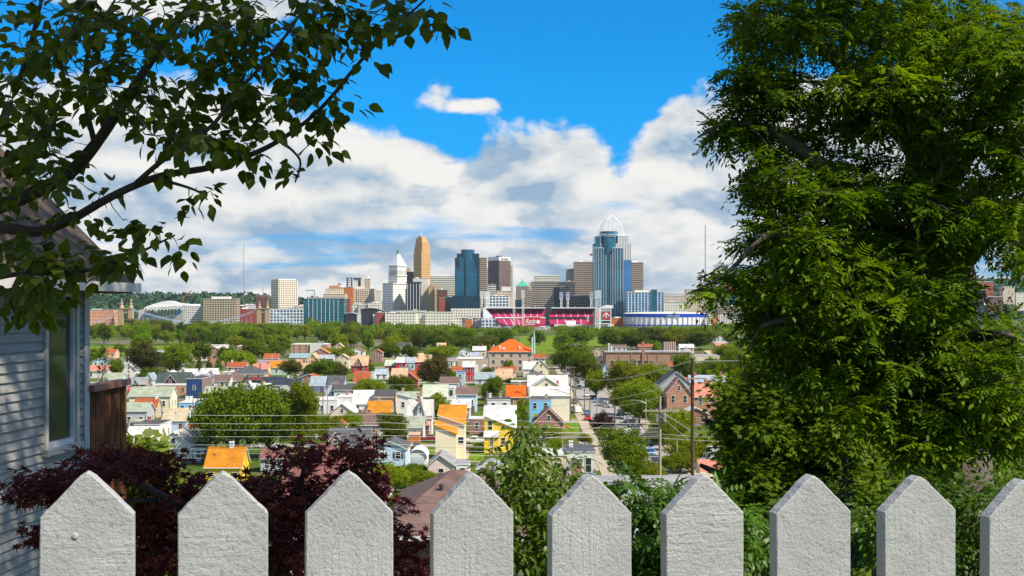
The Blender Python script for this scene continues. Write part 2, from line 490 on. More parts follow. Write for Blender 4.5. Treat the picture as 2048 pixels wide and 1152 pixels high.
def grow(skel, targets, mb, r0, wob=.12, reach=None):
    """join every target to the nearest piece of the skeleton or of an earlier twig; twigs go into mb. Returns the direction in which each twig ends"""
    nodes = [np.array(p) for path in skel for p in path]
    base = len(nodes)
    A = np.array(nodes)
    T = np.array(targets)
    dist = np.array([np.min(np.linalg.norm(A - q, axis=1)) for q in T])
    order = np.argsort(dist)
    dirs = np.zeros_like(T)
    buf = np.zeros((base + len(T) * 2, 3)); buf[:base] = A; n = base
    for i in order:
        q = T[i]
        dd = np.linalg.norm(buf[:n] - q, axis=1)
        j = int(np.argmin(dd)); a = buf[j]; L = dd[j]
        mid = (a + q) / 2 + RNG.normal(size=3) * wob * L + np.array((0, 0, .10 * L))
        r_ = r0 * min(1.0, .5 + L * .6)
        mb.tube([a, mid, q], [r_, r_ * .75, r_ * .45], 4, cap=False)
        buf[n] = mid; buf[n + 1] = q; n += 2
        d = q - mid; dirs[i] = d / (np.linalg.norm(d) + 1e-9)
    return dirs

def blobs(spec):
    """(px, py, rx, ry, d0, d1, count) -> points spread through those ellipsoids"""
    pts = []
    for px, py, rx, ry, d0, d1, n in spec:
        u = rand_unit(n) * (RNG.random((n, 1)) ** .45)
        for k in range(n):
            dep = d0 + (d1 - d0) * (u[k, 1] * .5 + .5)
            pts.append(P(px + u[k, 0] * rx, py + u[k, 2] * ry, dep))
    return np.array([tuple(p) for p in pts])

BARK = plain('bark_dark', (.045, .034, .026), .9, .35, 14, streak=(30, 30, 4), bump=.6, bscale=40)
BARKG = plain('bark_grey', (.12, .10, .08), .9, .3, 8, streak=(20, 20, 3))

# ------------------------------------------------------------------ picket fence
def picket_paint():
    m, t, b = newmat('old_white_paint')
    v = objvec(t)
    v0 = mapped(t, v, (1, 1, 1))
    fine = noise_of(t, v0, 260, 4, .65)
    lump = noise_of(t, v0, 70, 4, .6, 1.2)
    saw = noise_of(t, mapped(t, v, (14, 14, 150)), 1.0, 3, .6, .4)
    up = noise_of(t, mapped(t, v, (190, 60, 9)), 1.0, 3, .6, .8)
    oi = nd(t, 'ObjectInfo'); pick = sstep(t, mth(t, 'FRACT', mth(t, 'MULTIPLY', oi.outputs['Random'], 5.3)), .45, .55)
    saw = mth(t, 'ADD', mth(t, 'MULTIPLY', saw, mth(t, 'SUBTRACT', 1.0, pick)), mth(t, 'MULTIPLY', up, pick))
    big = noise_of(t, v0, 12, 4, .6)
    grit = noise_of(t, v0, 620, 2, .6)
    h = mth(t, 'ADD', mth(t, 'ADD', mth(t, 'MULTIPLY', fine, .8), mth(t, 'MULTIPLY', grit, .3)), mth(t, 'MULTIPLY', lump, .55))
    h = mth(t, 'ADD', h, mth(t, 'MULTIPLY', saw, mth(t, 'MULTIPLY', sstep(t, big, .35, .6), .9)))
    bp = nd(t, 'Bump', i_Strength=.9, i_Distance=.0016)
    t.links.new(h, bp.inputs['Height']); t.links.new(bp.outputs[0], b.inputs['Normal'])
    pit = sstep(t, mth(t, 'ADD', mth(t, 'MULTIPLY', fine, .6), mth(t, 'MULTIPLY', lump, .4)), .45, .37)
    c = mixc(t, sstep(t, big, .3, .75), (.325, .327, .318), (.405, .404, .388))
    c = mixc(t, mth(t, 'MULTIPLY', pit, .55), c, (.19, .16, .13))
    spots = sstep(t, noise_of(t, v0, 60, 3, .6), .66, .74)
    c = mixc(t, mth(t, 'MULTIPLY', spots, .4), c, (.24, .18, .13))
    t.links.new(c, b.inputs['Base Color'])
    b.inputs['Roughness'].default_value = .5
    return m
FENCE_ANG = math.atan2(.029, .1276)
fence = thing('picket_fence', 'weathered white picket fence with pointed tops across the front of the view', 'fence', (-.425, 1.36, -1.62), FENCE_ANG)
def make_fence():
    paint = picket_paint()
    step = math.hypot(.029, .1276)
    for i in range(0, 11):
        w = .0905 if i != 3 else .087
        th = .021
        X, Y = -.425 + i * .1276, 1.36 + i * .029
        tip = {0: 942, 1: 942, 2: 942, 3: 944, 4: 948, 5: 948, 6: 949, 7: 951, 8: 957}.get(i, 945 + i * 1.5)
        zt = (HY - tip) / F * Y + 1.62
        sh = {0: .044, 6: .042, 7: .040}.get(i, .043)
        n = 26
        rnd = random.Random(i * 7 + 3)
        fl = lambda: rnd.uniform(-.0004, .0004)
        # outline with a little waver, bottom left, up, over the point, down
        L = [(-w / 2 + fl(), zt - sh - (n - k) * (zt - sh - .06) / n) for k in range(n + 1)]
        top = []
        for k in range(1, 9):
            t_ = k / 9; top.append((-w / 2 + t_ * (w / 2 - .003) + fl(), zt - sh + t_ * sh + fl()))
        top.append((0.0, zt))
        for k in range(1, 9):
            t_ = k / 9; top.append((.003 + t_ * (w / 2 - .003) + fl(), zt - t_ * sh + fl()))
        Rr = [(w / 2 + fl(), zt - sh - k * (zt - sh - .06) / n) for k in range(n + 1)]
        poly = (L + top + Rr)[::-1]
        me = MB().prism(poly, -th / 2, th / 2).mesh('picket', paint)
        o = link('picket', me, fence, (i * step, 0, 0))
        o.rotation_euler = (R(rnd.uniform(-.08, .08)), R(rnd.uniform(-.08, .08)), R(rnd.uniform(-.8, .8)))
        bv = o.modifiers.new('soft_edge', 'BEVEL'); bv.width = .0013; bv.segments = 2; bv.limit_method = 'ANGLE'; bv.angle_limit = R(45)
        for q in range(rnd.choice((0, 0, 0, 1))):
            nx, nz = rnd.uniform(-.3, .3) * w, zt - sh - rnd.uniform(-.01, .10)
            MB().lathe([(.0034, -.0004), (.0032, .0012), (.0016, .0018)], 10).build('nail_head', paint, o, (nx, -th / 2, nz)).rotation_euler = (R(90), 0, 0)
    pale = paint
    for z in (.45, 1.02):
        MB().box(-.35, 1.55, .0125, .050, z, z + .085).build('rail', pale, fence)
make_fence()

# ------------------------------------------------------------------ ground near the eye is made with the town; left house
def make_left_house():
    # wall plane runs nearly straight away from the eye: x = -.382*Yc + .065*y
    Yc = 18.0
    ang = math.atan(.065)
    ox, oy = (-.382 + .065) * Yc, Yc           # the far corner at px 167
    h = thing('grey_house', 'grey clapboard house with brown shingle roof at the left edge', 'house', (ox, oy, gz(Yc)), 0)
    h.rotation_euler = (0, 0, -ang)
    # local: y runs towards the eye negative; wall faces +x at x = 0
    z0 = gz(Yc)
    sid = plain('grey_siding', (.285, .272, .245), .55, .07, 3, streak=(2, 2, 30), spec=.4)
    trim = plain('beige_trim', (.46, .43, .39), .55, .10, 6)
    roofm = shingle('left_house_brown', (.075, .052, .040), .30)
    glass = glass_mat()
    zt = .55 - z0
    mb = MB()
    step = .114; z = 0.0
    Lw = 15.0
    wy0, wy1 = -1.28, -.38                     # window span along the wall
    wz0, wz1 = (HY - 882) / F * 17.35 - z0, (HY - 585) / F * 17.35 - z0
    while z < zt:
        spans = [(-Lw, 0)]
        if z + step > wz0 - .05 and z < wz1 + .08: spans = [(-Lw, wy0 - .06), (wy1 + .06, 0)]
        for a, b in spans:
            z2 = min(z + step, zt)
            mb.hull([(.034, a, z), (.034, b, z), (.004, b, z2), (.004, a, z2), (-.03, a, z), (-.03, b, z), (-.03, b, z2), (-.03, a, z2)],
                    [(0, 1, 2, 3), (4, 7, 6, 5), (0, 4, 5, 1), (1, 5, 6, 2), (3, 2, 6, 7), (0, 3, 7, 4)])
        z += step
    # gable wall at the far end and the body behind the boards
    D = 8.0
    mb.box(-D, -.05, -Lw, -.02, 0, zt)
    mb.prism([(-D, zt), (-.05, zt), (-D / 2, zt + D / 2)], -Lw, -.02)
    mb.build('wall', sid, h)
    MB().box(-.1, .045, -.02, .09, 0, zt).box(-.01, .052, -.10, -.02, 0, zt).build('corner_board', plain('grey_trim', (.36, .38, .41), .5, .08, 5), h)
    # roof: 45 degrees, eave over the wall, rake beyond the gable
    ev, rk = .48, .55
    ze = zt + .25
    rb = MB()
    for sx in (0, 1):
        if sx == 0: a = [(ev, ze - ev), (-D / 2, ze + D / 2)]
        else: a = [(-D - ev, ze - ev), (-D / 2, ze + D / 2)]
        (xa, za), (xb, zb) = a
        rb.hull([(xa, -Lw - .3, za), (xa, rk, za), (xb, rk, zb), (xb, -Lw - .3, zb), (xa, -Lw - .3, za - .09), (xa, rk, za - .09), (xb, rk, zb - .09), (xb, -Lw - .3, zb - .09)],
                [(0, 1, 2, 3), (4, 7, 6, 5), (0, 4, 5, 1), (1, 5, 6, 2), (2, 6, 7, 3), (3, 7, 4, 0)])
    rb.build('roof', roofm, h)
    # courses of shingles as thin raised strips
    MB().box(ev, ev + .11, -Lw - .3, rk, ze - ev - .13, ze - ev - .01).build('gutter', plain('gutter_tan', (.52, .50, .46), .4, .1, 5), h)
    MB().box(-.02, ev - .01, -Lw, rk - .02, ze - ev - .15, ze - ev - .12).box(.03, .06, -Lw, -.1, zt - .22, zt).build('soffit', plain('soffit_brown', (.17, .12, .10), .7, .15, 4), h)
    # window
    wf = MB()
    a, b, c, d = wy0, wy1, wz0, wz1
    for y0, y1, q0, q1 in ((a - .09, a, c - .04, d + .1), (b, b + .09, c - .04, d + .1), (a, b, d, d + .1)):
        wf.box(-.02, .055, y0, y1, q0, q1)
    wf.box(-.02, .10, a - .13, b + .13, c - .12, c - .04)
    fr = wf.build('window', trim, h)
    sw = MB()
    for y0, y1, q0, q1 in ((a, a + .05, c - .04, d), (b - .05, b, c - .04, d), (a + .05, b - .05, c - .04, c + .03), (a + .05, b - .05, d - .05, d)):
        sw.box(-.03, .025, y0, y1, q0, q1)
    sw.build('sash', plain('sash_white', (.62, .62, .60), .4, .06, 5), fr)
    MB().box(-.035, -.02, a + .05, b - .05, c + .03, d - .05).build('pane', glass, fr)
def glass_mat():
    if 'glass' in MATS: return MATS['glass']
    m, t, b = newmat('dark_glass')
    k = noise_of(t, objvec(t), 1.3, 2)
    t.links.new(mixc(t, k, (.012, .020, .022), (.035, .05, .055)), b.inputs['Base Color'])
    b.inputs['Roughness'].default_value = .06
    b.inputs['Specular IOR Level'].default_value = .9
    MATS['glass'] = m
    return m
make_left_house()

# rusted corrugated screen beyond the corner
def make_screen():
    y0, y1 = 18.1, 19.62
    X = lambda y: -.382 * 18 + .065 * y + .02
    a = Vector((X(y0), y0)); b = Vector((-.2880 * y1, y1)); L = (b - a).length
    o = thing('metal_screen', 'tall rusty corrugated metal screen beside the grey clapboard house', 'screen', (a.x, a.y, gz(19)), math.atan2(b.y - a.y, b.x - a.x))
    rust, t, bs = newmat('rusted_steel')
    v = objvec(t, rnd=False)
    n1 = noise_of(t, mapped(t, v, (6, 6, 1.2)), 1.0, 6, .65)
    c = mixc(t, sstep(t, n1, .35, .7), (.09, .032, .012), (.32, .115, .028))
    t.links.new(c, bs.inputs['Base Color']); bs.inputs['Roughness'].default_value = .75; bs.inputs['Metallic'].default_value = .15
    zt = (HY - 776) / F * 18.9 - gz(19)
    mb = MB(); n = 15 * 8
    for k in range(n):
        f = lambda q: (L * q / n, -.035 * max(-.7, min(.7, math.sin(2 * math.pi * q / 8))) / .7)
        (xa, ya), (xb, yb) = f(k), f(k + 1)
        mb.face([(xa, ya, 0), (xb, yb, 0), (xb, yb, zt), (xa, ya, zt)])
    mb.build('corrugated_sheet', rust, o)
    MB().box(-.05, L + .06, -.10, .09, zt, zt + .085).build('cap', plain('rust_cap', (.26, .12, .08), .7, .3, 6), o)
    MB().box(L - .02, L + .06, -.03, .05, 0, zt).build('post', rust, o)
make_screen()

# ------------------------------------------------------------------ pear tree reaching in from the left
def make_pear():
    root = P(-330, 1150, 4.3); root.z = gz(4.3)
    o = thing('pear_tree', 'dark leafy pear tree whose branches reach over the grey house', 'tree', root)
    loc = lambda p: Vector(p) - root
    paths = [
        [(-330, 1640, 4.3, 62), (-325, 1200, 4.3, 50), (-300, 800, 4.25, 44), (-240, 520, 4.2, 36)],
        [(-240, 520, 4.2, 30), (-120, 440, 4.1, 24), (0, 412, 4.0, 20), (75, 382, 3.9, 18), (140, 345, 3.85, 17), (190, 290, 3.8, 15), (235, 225, 3.8, 13), (290, 140, 3.8, 11), (345, 60, 3.8, 9), (395, -10, 3.8, 8), (450, -90, 3.8, 6)],
        [(-240, 520, 4.2, 28), (-130, 462, 4.0, 20), (0, 456, 3.85, 14), (75, 463, 3.75, 13), (140, 440, 3.7, 12), (205, 403, 3.65, 11), (265, 373, 3.6, 10), (330, 350, 3.6, 9), (420, 335, 3.6, 8), (500, 310, 3.6, 7), (560, 280, 3.6, 6), (622, 235, 3.6, 5), (668, 188, 3.6, 5), (706, 140, 3.6, 4.5), (762, 78, 3.6, 4), (830, 18, 3.6, 3), (880, -30, 3.6, 2)],
        [(265, 373, 3.6, 7), (320, 325, 3.5, 6.5), (380, 285, 3.5, 6), (430, 245, 3.5, 5.5), (470, 190, 3.5, 5), (520, 135, 3.5, 4.5), (565, 80, 3.5, 4), (605, 20, 3.5, 3), (630, -30, 3.5, 2)],
        [(-240, 520, 4.2, 16), (-80, 560, 3.9, 9), (40, 548, 3.7, 6), (150, 545, 3.6, 5), (240, 522, 3.6, 4), (310, 490, 3.55, 3), (350, 470, 3.55, 2)],
        [(40, 548, 3.7, 5), (20, 600, 3.6, 4), (45, 645, 3.6, 2)],
        [(-120, 440, 4.1, 14), (-40, 330, 4.0, 10), (20, 210, 3.9, 8), (60, 90, 3.9, 6), (90, -30, 3.9, 4)],
        [(190, 290, 3.8, 8), (170, 190, 3.8, 6), (180, 90, 3.8, 5), (230, 0, 3.8, 3)],
        [(325, 360, 3.6, 5), (390, 380, 3.5, 3), (415, 400, 3.5, 2)],
        [(560, 280, 3.6, 4), (600, 320, 3.55, 3), (590, 365, 3.55, 2)],
    ]
    mb = MB(); skel = []
    for pth in paths:
        w, rr = px_path(pth)
        skel.append([tuple(loc(p)) for p in w])
        mb.tube([loc(p) for p in w], [q * .8 for q in rr], 8)
    spec = [  # where the photograph shows foliage
        (80, 60, 150, 110, 3.4, 4.3, 70), (60, 200, 130, 110, 3.4, 4.3, 66), (60, 330, 110, 80, 3.4, 4.2, 56),
        (260, 60, 130, 90, 3.3, 4.2, 62), (250, 190, 110, 80, 3.3, 4.2, 52), (400, 70, 110, 90, 3.3, 4.0, 46),
        (400, 190, 100, 80, 3.3, 4.0, 38), (520, 60, 100, 80, 3.3, 3.9, 42), (520, 170, 80, 70, 3.3, 3.9, 26),
        (440, 270, 100, 40, 3.3, 3.8, 24), (330, 280, 80, 50, 3.3, 3.8, 14), (630, 40, 80, 60, 3.3, 3.8, 28), (610, 130, 70, 50, 3.4, 3.8, 17),
        (730, 45, 70, 50, 3.4, 3.7, 17), (800, 30, 70, 45, 3.4, 3.7, 15), (860, 40, 40, 40, 3.5, 3.7, 8), (760, 120, 40, 25, 3.5, 3.7, 4),
        (680, 215, 40, 40, 3.5, 3.7, 8), (640, 180, 40, 40, 3.5, 3.7, 7), (560, 240, 60, 40, 3.4, 3.7, 10), (640, 290, 40, 25, 3.5, 3.6, 5), (585, 350, 22, 30, 3.5, 3.6, 4),
        (500, 320, 50, 25, 3.4, 3.7, 6), (400, 395, 40, 25, 3.4, 3.6, 7), (330, 345, 50, 25, 3.5, 3.7, 4), (215, 380, 40, 30, 3.6, 3.8, 4), (250, 440, 14, 10, 3.6, 3.7, 2),
        (310, 480, 50, 35, 3.4, 3.6, 9), (350, 500, 30, 25, 3.4, 3.6, 5), (220, 520, 60, 35, 3.4, 3.7, 15), (110, 530, 90, 50, 3.4, 3.8, 28), (50, 590, 80, 50, 3.4, 3.8, 26), (70, 630, 50, 25, 3.5, 3.8, 7), (20, 500, 60, 60, 3.4, 3.9, 20),
        (140, 420, 60, 30, 3.6, 3.9, 6), (-120, 250, 140, 260, 3.3, 4.4, 60), (200, -110, 320, 80, 3.3, 4.3, 60), (700, -80, 200, 60, 3.3, 4.0, 24)]
    spec = [q[:6] + (max(2, int(q[6] * .74)),) for q in spec]
    T = blobs(spec) - np.array(root)
    dirs = grow(skel, T, mb, .0032)
    mb.build('trunk', BARK, o, smooth=True)
    pos, ax, nr, sz = [], [], [], []
    for q, d in zip(T, dirs):
        for k in range(random.randint(4, 7)):
            a = np.array((random.gauss(0, 1), random.gauss(0, 1), random.gauss(-.15, .6))) * .8 + d * .9
            a /= np.linalg.norm(a)
            p = q + a * random.uniform(.012, .045)
            a2 = a + np.array((0, 0, -.55))
            pos.append(p); ax.append(a2)
            nr.append(np.array((random.gauss(0, .55), random.gauss(-.25, .6), 1.0)))
            sz.append(random.uniform(.027, .045))
    lm = leafmat('pear', (.050, .082, .006), (.140, .170, .010), .54, .42, .3)
    me = leaf_mesh('pear_leaves', lm, PEAR, PEARF, pos, ax, nr, sz)
    me.polygons.foreach_set('use_smooth', [True] * len(me.polygons))
    link('crown', me, o)
make_pear()

# ------------------------------------------------------------------ purple japanese maple behind the pickets
def make_purple():
    def one(base, label, paths, spec, c1, c2, tw):
        root = P(base[0], 1300, base[1]); root.z = gz(base[1])
        o = thing('japanese_maple', label, 'tree', root)
        mb = MB(); skel = []
        for pth in paths:
            w, rr = px_path(pth)
            w = [p - root for p in w]
            if pth is paths[0]: w[0] = Vector((0, 0, 0))
            skel.append([tuple(p) for p in w]); mb.tube(w, rr, 6)
        T = blobs(spec) - np.array(root)
        dirs = grow(skel, T, mb, tw)
        mb.build('trunk', BARK, o, smooth=True)
        n = 7
        base_ = np.repeat(T, n, 0); dd = np.repeat(dirs, n, 0); N = len(base_)
        r_ = rand_unit(N) * np.array((1, 1, .35))
        pos = base_ + r_ * RNG.uniform(.01, .10, (N, 1))
        ax = r_ + dd * .4 + np.array((0, 0, -.35))
        nr = RNG.normal(size=(N, 3)) * .4 + np.array((0, -.25, 1))
        me = leaf_mesh('maple_leaves', leafmat('purple', c1, c2, .45, .6, .08), JAP, JAPF, pos, ax, nr, RNG.uniform(.030, .05, N))
        link('crown', me, o)
    one((560, 5.2), 'dark purple japanese maple spreading behind the pickets by the grey house',
        [[(560, 1500, 5.2, 34), (555, 1250, 5.2, 30), (560, 1120, 5.2, 22), (580, 1040, 5.2, 14), (600, 960, 5.2, 8), (640, 900, 5.2, 4)],
         [(560, 1120, 5.2, 16), (450, 1060, 5.0, 12), (340, 1000, 4.8, 9), (230, 950, 4.6, 6), (120, 955, 4.5, 3), (50, 985, 4.4, 2)],
         [(560, 1120, 5.2, 14), (680, 1020, 5.3, 9), (715, 930, 5.3, 5), (725, 885, 5.3, 2)],
         [(450, 1060, 5.0, 9), (420, 1000, 4.9, 6), (410, 960, 4.9, 3)],
         [(680, 1020, 5.3, 7), (770, 1050, 5.3, 5), (830, 1080, 5.3, 3)],
         [(340, 1000, 4.8, 6), (200, 1010, 4.6, 4), (100, 1070, 4.5, 2)]],
        [(215, 925, 55, 26, 4.4, 5.0, 44), (130, 960, 90, 26, 4.3, 4.8, 46), (60, 985, 45, 16, 4.3, 4.6, 12), (290, 930, 70, 30, 4.5, 5.2, 46), (370, 985, 60, 34, 4.6, 5.3, 34),
         (320, 1030, 80, 60, 4.6, 5.4, 86), (430, 1070, 60, 60, 4.6, 5.4, 50), (300, 1120, 60, 60, 4.6, 5.4, 56), (560, 980, 80, 50, 4.8, 5.6, 56), (610, 915, 70, 30, 4.9, 5.6, 26), (540, 1040, 60, 60, 4.8, 5.6, 60),
         (620, 1010, 60, 60, 4.9, 5.6, 50), (715, 895, 34, 34, 5.0, 5.6, 22), (720, 960, 50, 50, 5.0, 5.6, 36), (590, 1110, 60, 50, 4.8, 5.6, 46), (800, 1080, 50, 50, 5.0, 5.6, 22), (420, 965, 24, 16, 4.7, 5.2, 6), (90, 1065, 40, 14, 4.4, 4.7, 10), (770, 1010, 40, 40, 5.0, 5.6, 14), (480, 1000, 50, 50, 4.8, 5.5, 30), (820, 1130, 40, 40, 5.0, 5.6, 20)],
        (.125, .034, .030), (.27, .085, .058), .0035)
make_purple()

# ------------------------------------------------------------------ leafy trees given by where their foliage shows
def cluster_tree(name, label, cat, base, paths, spec, mat, tmpl, faces, per, size, spread, droop, tw, bark=BARKG, group=None, flat=.6, rach=None):
    root = P(base[0], 1200, base[1]); root.z = gz(base[1])
    o = thing(name, label, cat, root, 0, group)
    mb = MB(); skel = []
    for i, pth in enumerate(paths):
        w, rr = px_path(pth)
        w = [p - root for p in w]
        if i == 0: w[0] = Vector((0, 0, -.05))
        skel.append([tuple(p) for p in w]); mb.tube(w, rr, 7)
    T = blobs(spec) - np.array(root)
    dirs = grow(skel, T, mb, tw)
    mb.build('trunk', bark, o, smooth=True)
    if rach:                                    # compound leaves: leaflets in pairs along drooping stalks
        ns, npair, Lr = rach
        N = len(T) * ns
        b_ = np.repeat(T, ns, 0); d_ = np.repeat(dirs, ns, 0)
        rd = rand_unit(N) * np.array((1, 1, .5)) + d_ * .7 + np.array((0, 0, -droop))
        rd /= np.linalg.norm(rd, axis=1, keepdims=True)
        up = RNG.normal(size=(N, 3)) * .35 + np.array((0, 0, 1))
        sd = np.cross(up, rd); sd /= np.linalg.norm(sd, axis=1, keepdims=True) + 1e-9
        L = Lr * RNG.uniform(.7, 1.2, (N, 1))
        pos, ax, nr, sz = [], [], [], []
        for k in range(npair):
            f = .25 + .7 * k / npair
            drop = np.array((0, 0, -.16)) * (f * f) * L
            for s in (-1, 1):
                pos.append(b_ + rd * L * f + drop); ax.append(rd * .55 + sd * s + np.array((0, 0, -.12))); nr.append(up); sz.append(RNG.uniform(size[0], size[1], N))
        pos.append(b_ + rd * L + np.array((0, 0, -.25)) * L); ax.append(rd + np.array((0, 0, -.4))); nr.append(up); sz.append(RNG.uniform(size[0], size[1], N))
        pos, ax, nr, sz = map(np.concatenate, (pos, ax, nr, sz))
    else:
        b_ = np.repeat(T, per, 0); d_ = np.repeat(dirs, per, 0); N = len(b_)
        r_ = rand_unit(N) * np.array((1, 1, flat))
        pos = b_ + r_ * RNG.uniform(.1, 1, (N, 1)) * spread
        ax = r_ + d_ * .3 + np.array((0, 0, -droop))
        nr = RNG.normal(size=(N, 3)) * .45 + np.array((0, -.15, 1))
        sz = RNG.uniform(size[0], size[1], N)
    me = leaf_mesh(name + '_leaves', mat, tmpl, faces, pos, ax, nr, sz)
    link('crown', me, o)
    return o

G_ASH = leafmat('ash', (.034, .088, .004), (.175, .285, .007), .46, .5, .18, patch=1.1)
G_MAPLE = leafmat('maple', (.045, .105, .005), (.140, .225, .008), .46, .5, .15, patch=.8)
G_SLIM = leafmat('slim', (.045, .105, .006), (.110, .190, .012), .44, .42, .35, patch=1.5)
G_SHRUB = leafmat('shrub', (.028, .070, .005), (.085, .155, .010), .36, .42, .35, patch=1.5)
G_LIME = leafmat('lime', (.075, .135, .008), (.155, .220, .014), .36, .5, .3)

def make_right():
    D = 12.0
    # big ash: trunk on the right, boughs sweeping left and drooping
    ashp = [[(1905, 1500, D, 110), (1900, 1100, D, 92), (1890, 800, D, 80), (1880, 560, D, 70), (1850, 300, D, 42), (1830, 60, D, 30), (1840, -300, D, 24), (1860, -800, D, 26), (1850, -1500, D, 18), (1830, -2200, D, 8)],
            [(1885, 600, D, 40), (1760, 440, D - .6, 26), (1640, 330, D - 1, 17), (1540, 260, D - 1.2, 10), (1450, 250, D - 1.3, 5), (1395, 275, D - 1.3, 2)],
            [(1850, 320, D, 26), (1740, 180, D - .4, 22), (1640, 90, D - .8, 14), (1540, 40, D - 1, 7), (1460, 45, D - 1, 3)],
            [(1885, 640, D, 34), (1760, 560, D - .9, 20), (1640, 480, D - 1.4, 13), (1540, 470, D - 1.6, 7), (1460, 540, D - 1.6, 4), (1400, 580, D - 1.6, 2)],
            [(1885, 660, D, 28), (1740, 660, D - 1.2, 16), (1620, 640, D - 1.6, 10), (1530, 650, D - 1.8, 5), (1500, 700, D - 1.8, 2)],
            [(1860, 400, D, 36), (1960, 260, D - .5, 24), (2040, 120, D - .8, 16), (2120, 0, D - 1, 10)],
            [(1885, 560, D, 34), (2000, 440, D - .8, 22), (2120, 360, D - 1.2, 14)],
            [(1885, 700, D, 24), (1980, 670, D - 1.0, 11), (2060, 690, D - 1.5, 6), (2120, 730, D - 1.6, 3)],
            [(1840, -250, D, 26), (1700, -380, D, 16), (1560, -430, D, 9)],
            [(1850, -500, D, 24), (2040, -640, D, 15), (2200, -700, D, 8)]]
    S = [(1620, 40, 140, 70, 10.2, 12.6, 100), (1520, 60, 70, 50, 10.5, 12, 36), (1780, 60, 150, 90, 10.2, 13, 120), (1950, 80, 150, 110, 10, 13, 130), (1560, 165, 90, 45, 10.2, 11.6, 52), (1495, 140, 40, 30, 10.4, 11.2, 14), (1740, 170, 100, 50, 10, 12, 50), (1820, 150, 60, 60, 9.8, 11.6, 40),
         (1500, 205, 45, 35, 10.5, 11.3, 20), (1438, 258, 30, 18, 10.5, 11.2, 10), (1530, 270, 80, 50, 10.2, 12, 52), (1660, 230, 100, 60, 10.4, 12.4, 52), (1800, 230, 120, 60, 10.2, 12.6, 60), (1950, 250, 130, 100, 9.8, 12.8, 110),
         (1560, 360, 70, 50, 10, 12, 44), (1660, 380, 100, 70, 9.8, 12.4, 90), (1790, 380, 110, 80, 9.8, 12.6, 90), (1515, 375, 34, 16, 10.2, 11.2, 8), (1920, 420, 130, 80, 9.8, 12.8, 110), (2040, 420, 80, 130, 9.6, 12.6, 90),
         (1560, 470, 55, 50, 9.8, 11.8, 44), (1640, 490, 90, 70, 9.6, 12, 86), (1770, 520, 110, 80, 9.6, 12.4, 110), (1485, 480, 18, 22, 10, 11, 5), (1545, 560, 55, 50, 9.8, 11.6, 42), (1462, 550, 32, 22, 10, 11, 12), (1420, 578, 18, 20, 10, 10.8, 7), (1620, 590, 90, 60, 9.6, 11.8, 84), (1525, 620, 36, 36, 9.9, 11.2, 16),
         (1750, 630, 110, 70, 9.6, 12.2, 110), (1870, 600, 70, 90, 9.8, 12.4, 80), (1590, 670, 75, 50, 9.8, 11.6, 56), (1660, 720, 90, 60, 9.8, 11.8, 70), (1790, 730, 100, 60, 9.8, 12, 80), (1900, 720, 70, 60, 9.8, 12, 50),
         (2020, 680, 70, 50, 9.8, 12, 40), (1990, 740, 90, 60, 9.6, 12, 64), (1930, 800, 90, 60, 9.8, 11.8, 50), (2040, 800, 60, 70, 9.6, 11.6, 44), (1960, 860, 60, 30, 9.8, 11.4, 24), (1840, 820, 90, 50, 9.8, 11.6, 70), (1850, 890, 80, 40, 9.6, 11.2, 46), (2030, 860, 50, 40, 9.8, 11.4, 26), (1740, 810, 70, 30, 9.8, 11.4, 34),
         (1800, -200, 300, 160, 9.5, 14, 220), (1850, -500, 330, 220, 9, 15, 220), (1850, -850, 300, 200, 9, 15, 200), (2200, 100, 120, 500, 9.5, 14, 130), (1650, -90, 120, 60, 10, 13, 70), (2040, 140, 80, 130, 9.4, 12, 120), (2050, 290, 70, 70, 9.4, 12, 60), (1830, -1900, 640, 580, 9.6, 15, 1300), (1840, -1300, 420, 300, 9, 15, 420)]  # crown blobs far above the view are added to shade the house wall
    cluster_tree('ash_tree', 'huge dark green ash tree filling the upper right beyond the fence', 'tree', (1905, D), ashp, S, G_ASH, ASH, ASHF, 0, (.036, .068), 0, .14, .006, rach=(7, 5, .21))
    # maple lower and further off
    D = 19.0
    mp = [[(1560, 1300, D, 50), (1560, 1050, D, 40), (1565, 900, D, 30), (1560, 780, D, 20), (1555, 690, D, 8)],
          [(1562, 950, D, 22), (1480, 880, D - .5, 12), (1410, 840, D - .8, 5)], [(1562, 980, D, 20), (1470, 960, D - .8, 10), (1400, 930, D - 1, 4)],
          [(1563, 900, D, 20), (1650, 830, D - .5, 12), (1720, 790, D - .6, 5)], [(1562, 850, D, 15), (1500, 780, D, 8), (1480, 710, D, 4)]]
    S = [(1700, 970, 90, 60, 17, 20, 60), (1690, 1060, 90, 60, 17, 20, 50), (1550, 720, 60, 60, 17.5, 20, 64), (1520, 790, 50, 50, 17.2, 20, 50), (1570, 800, 80, 60, 17.2, 20, 74), (1475, 860, 45, 40, 17.2, 19.5, 34), (1425, 850, 22, 26, 17.4, 19, 9), (1530, 880, 80, 60, 17, 20, 80),
         (1462, 950, 48, 35, 17, 19.4, 26), (1520, 970, 70, 50, 17, 20, 62), (1640, 780, 80, 60, 17.2, 20, 70), (1650, 880, 80, 60, 17, 20, 74), (1600, 990, 90, 60, 17, 20, 74), (1418, 775, 18, 20, 17.6, 18.6, 6), (1425, 812, 18, 22, 17.6, 18.6, 6), (1500, 1060, 90, 60, 17, 20, 60), (1445, 905, 30, 22, 17, 19, 12)]
    S = [(q[0] + (38 if q[0] < 1500 else 18),) + q[1:] for q in S]
    cluster_tree('maple_tree', 'green maple tree under the left side of the huge ash', 'tree', (1560, D), mp, S, G_MAPLE, MAPLE, MAPLEF, 84, (.06, .105), .34, .35, .012, flat=.6)
    D = 22.0
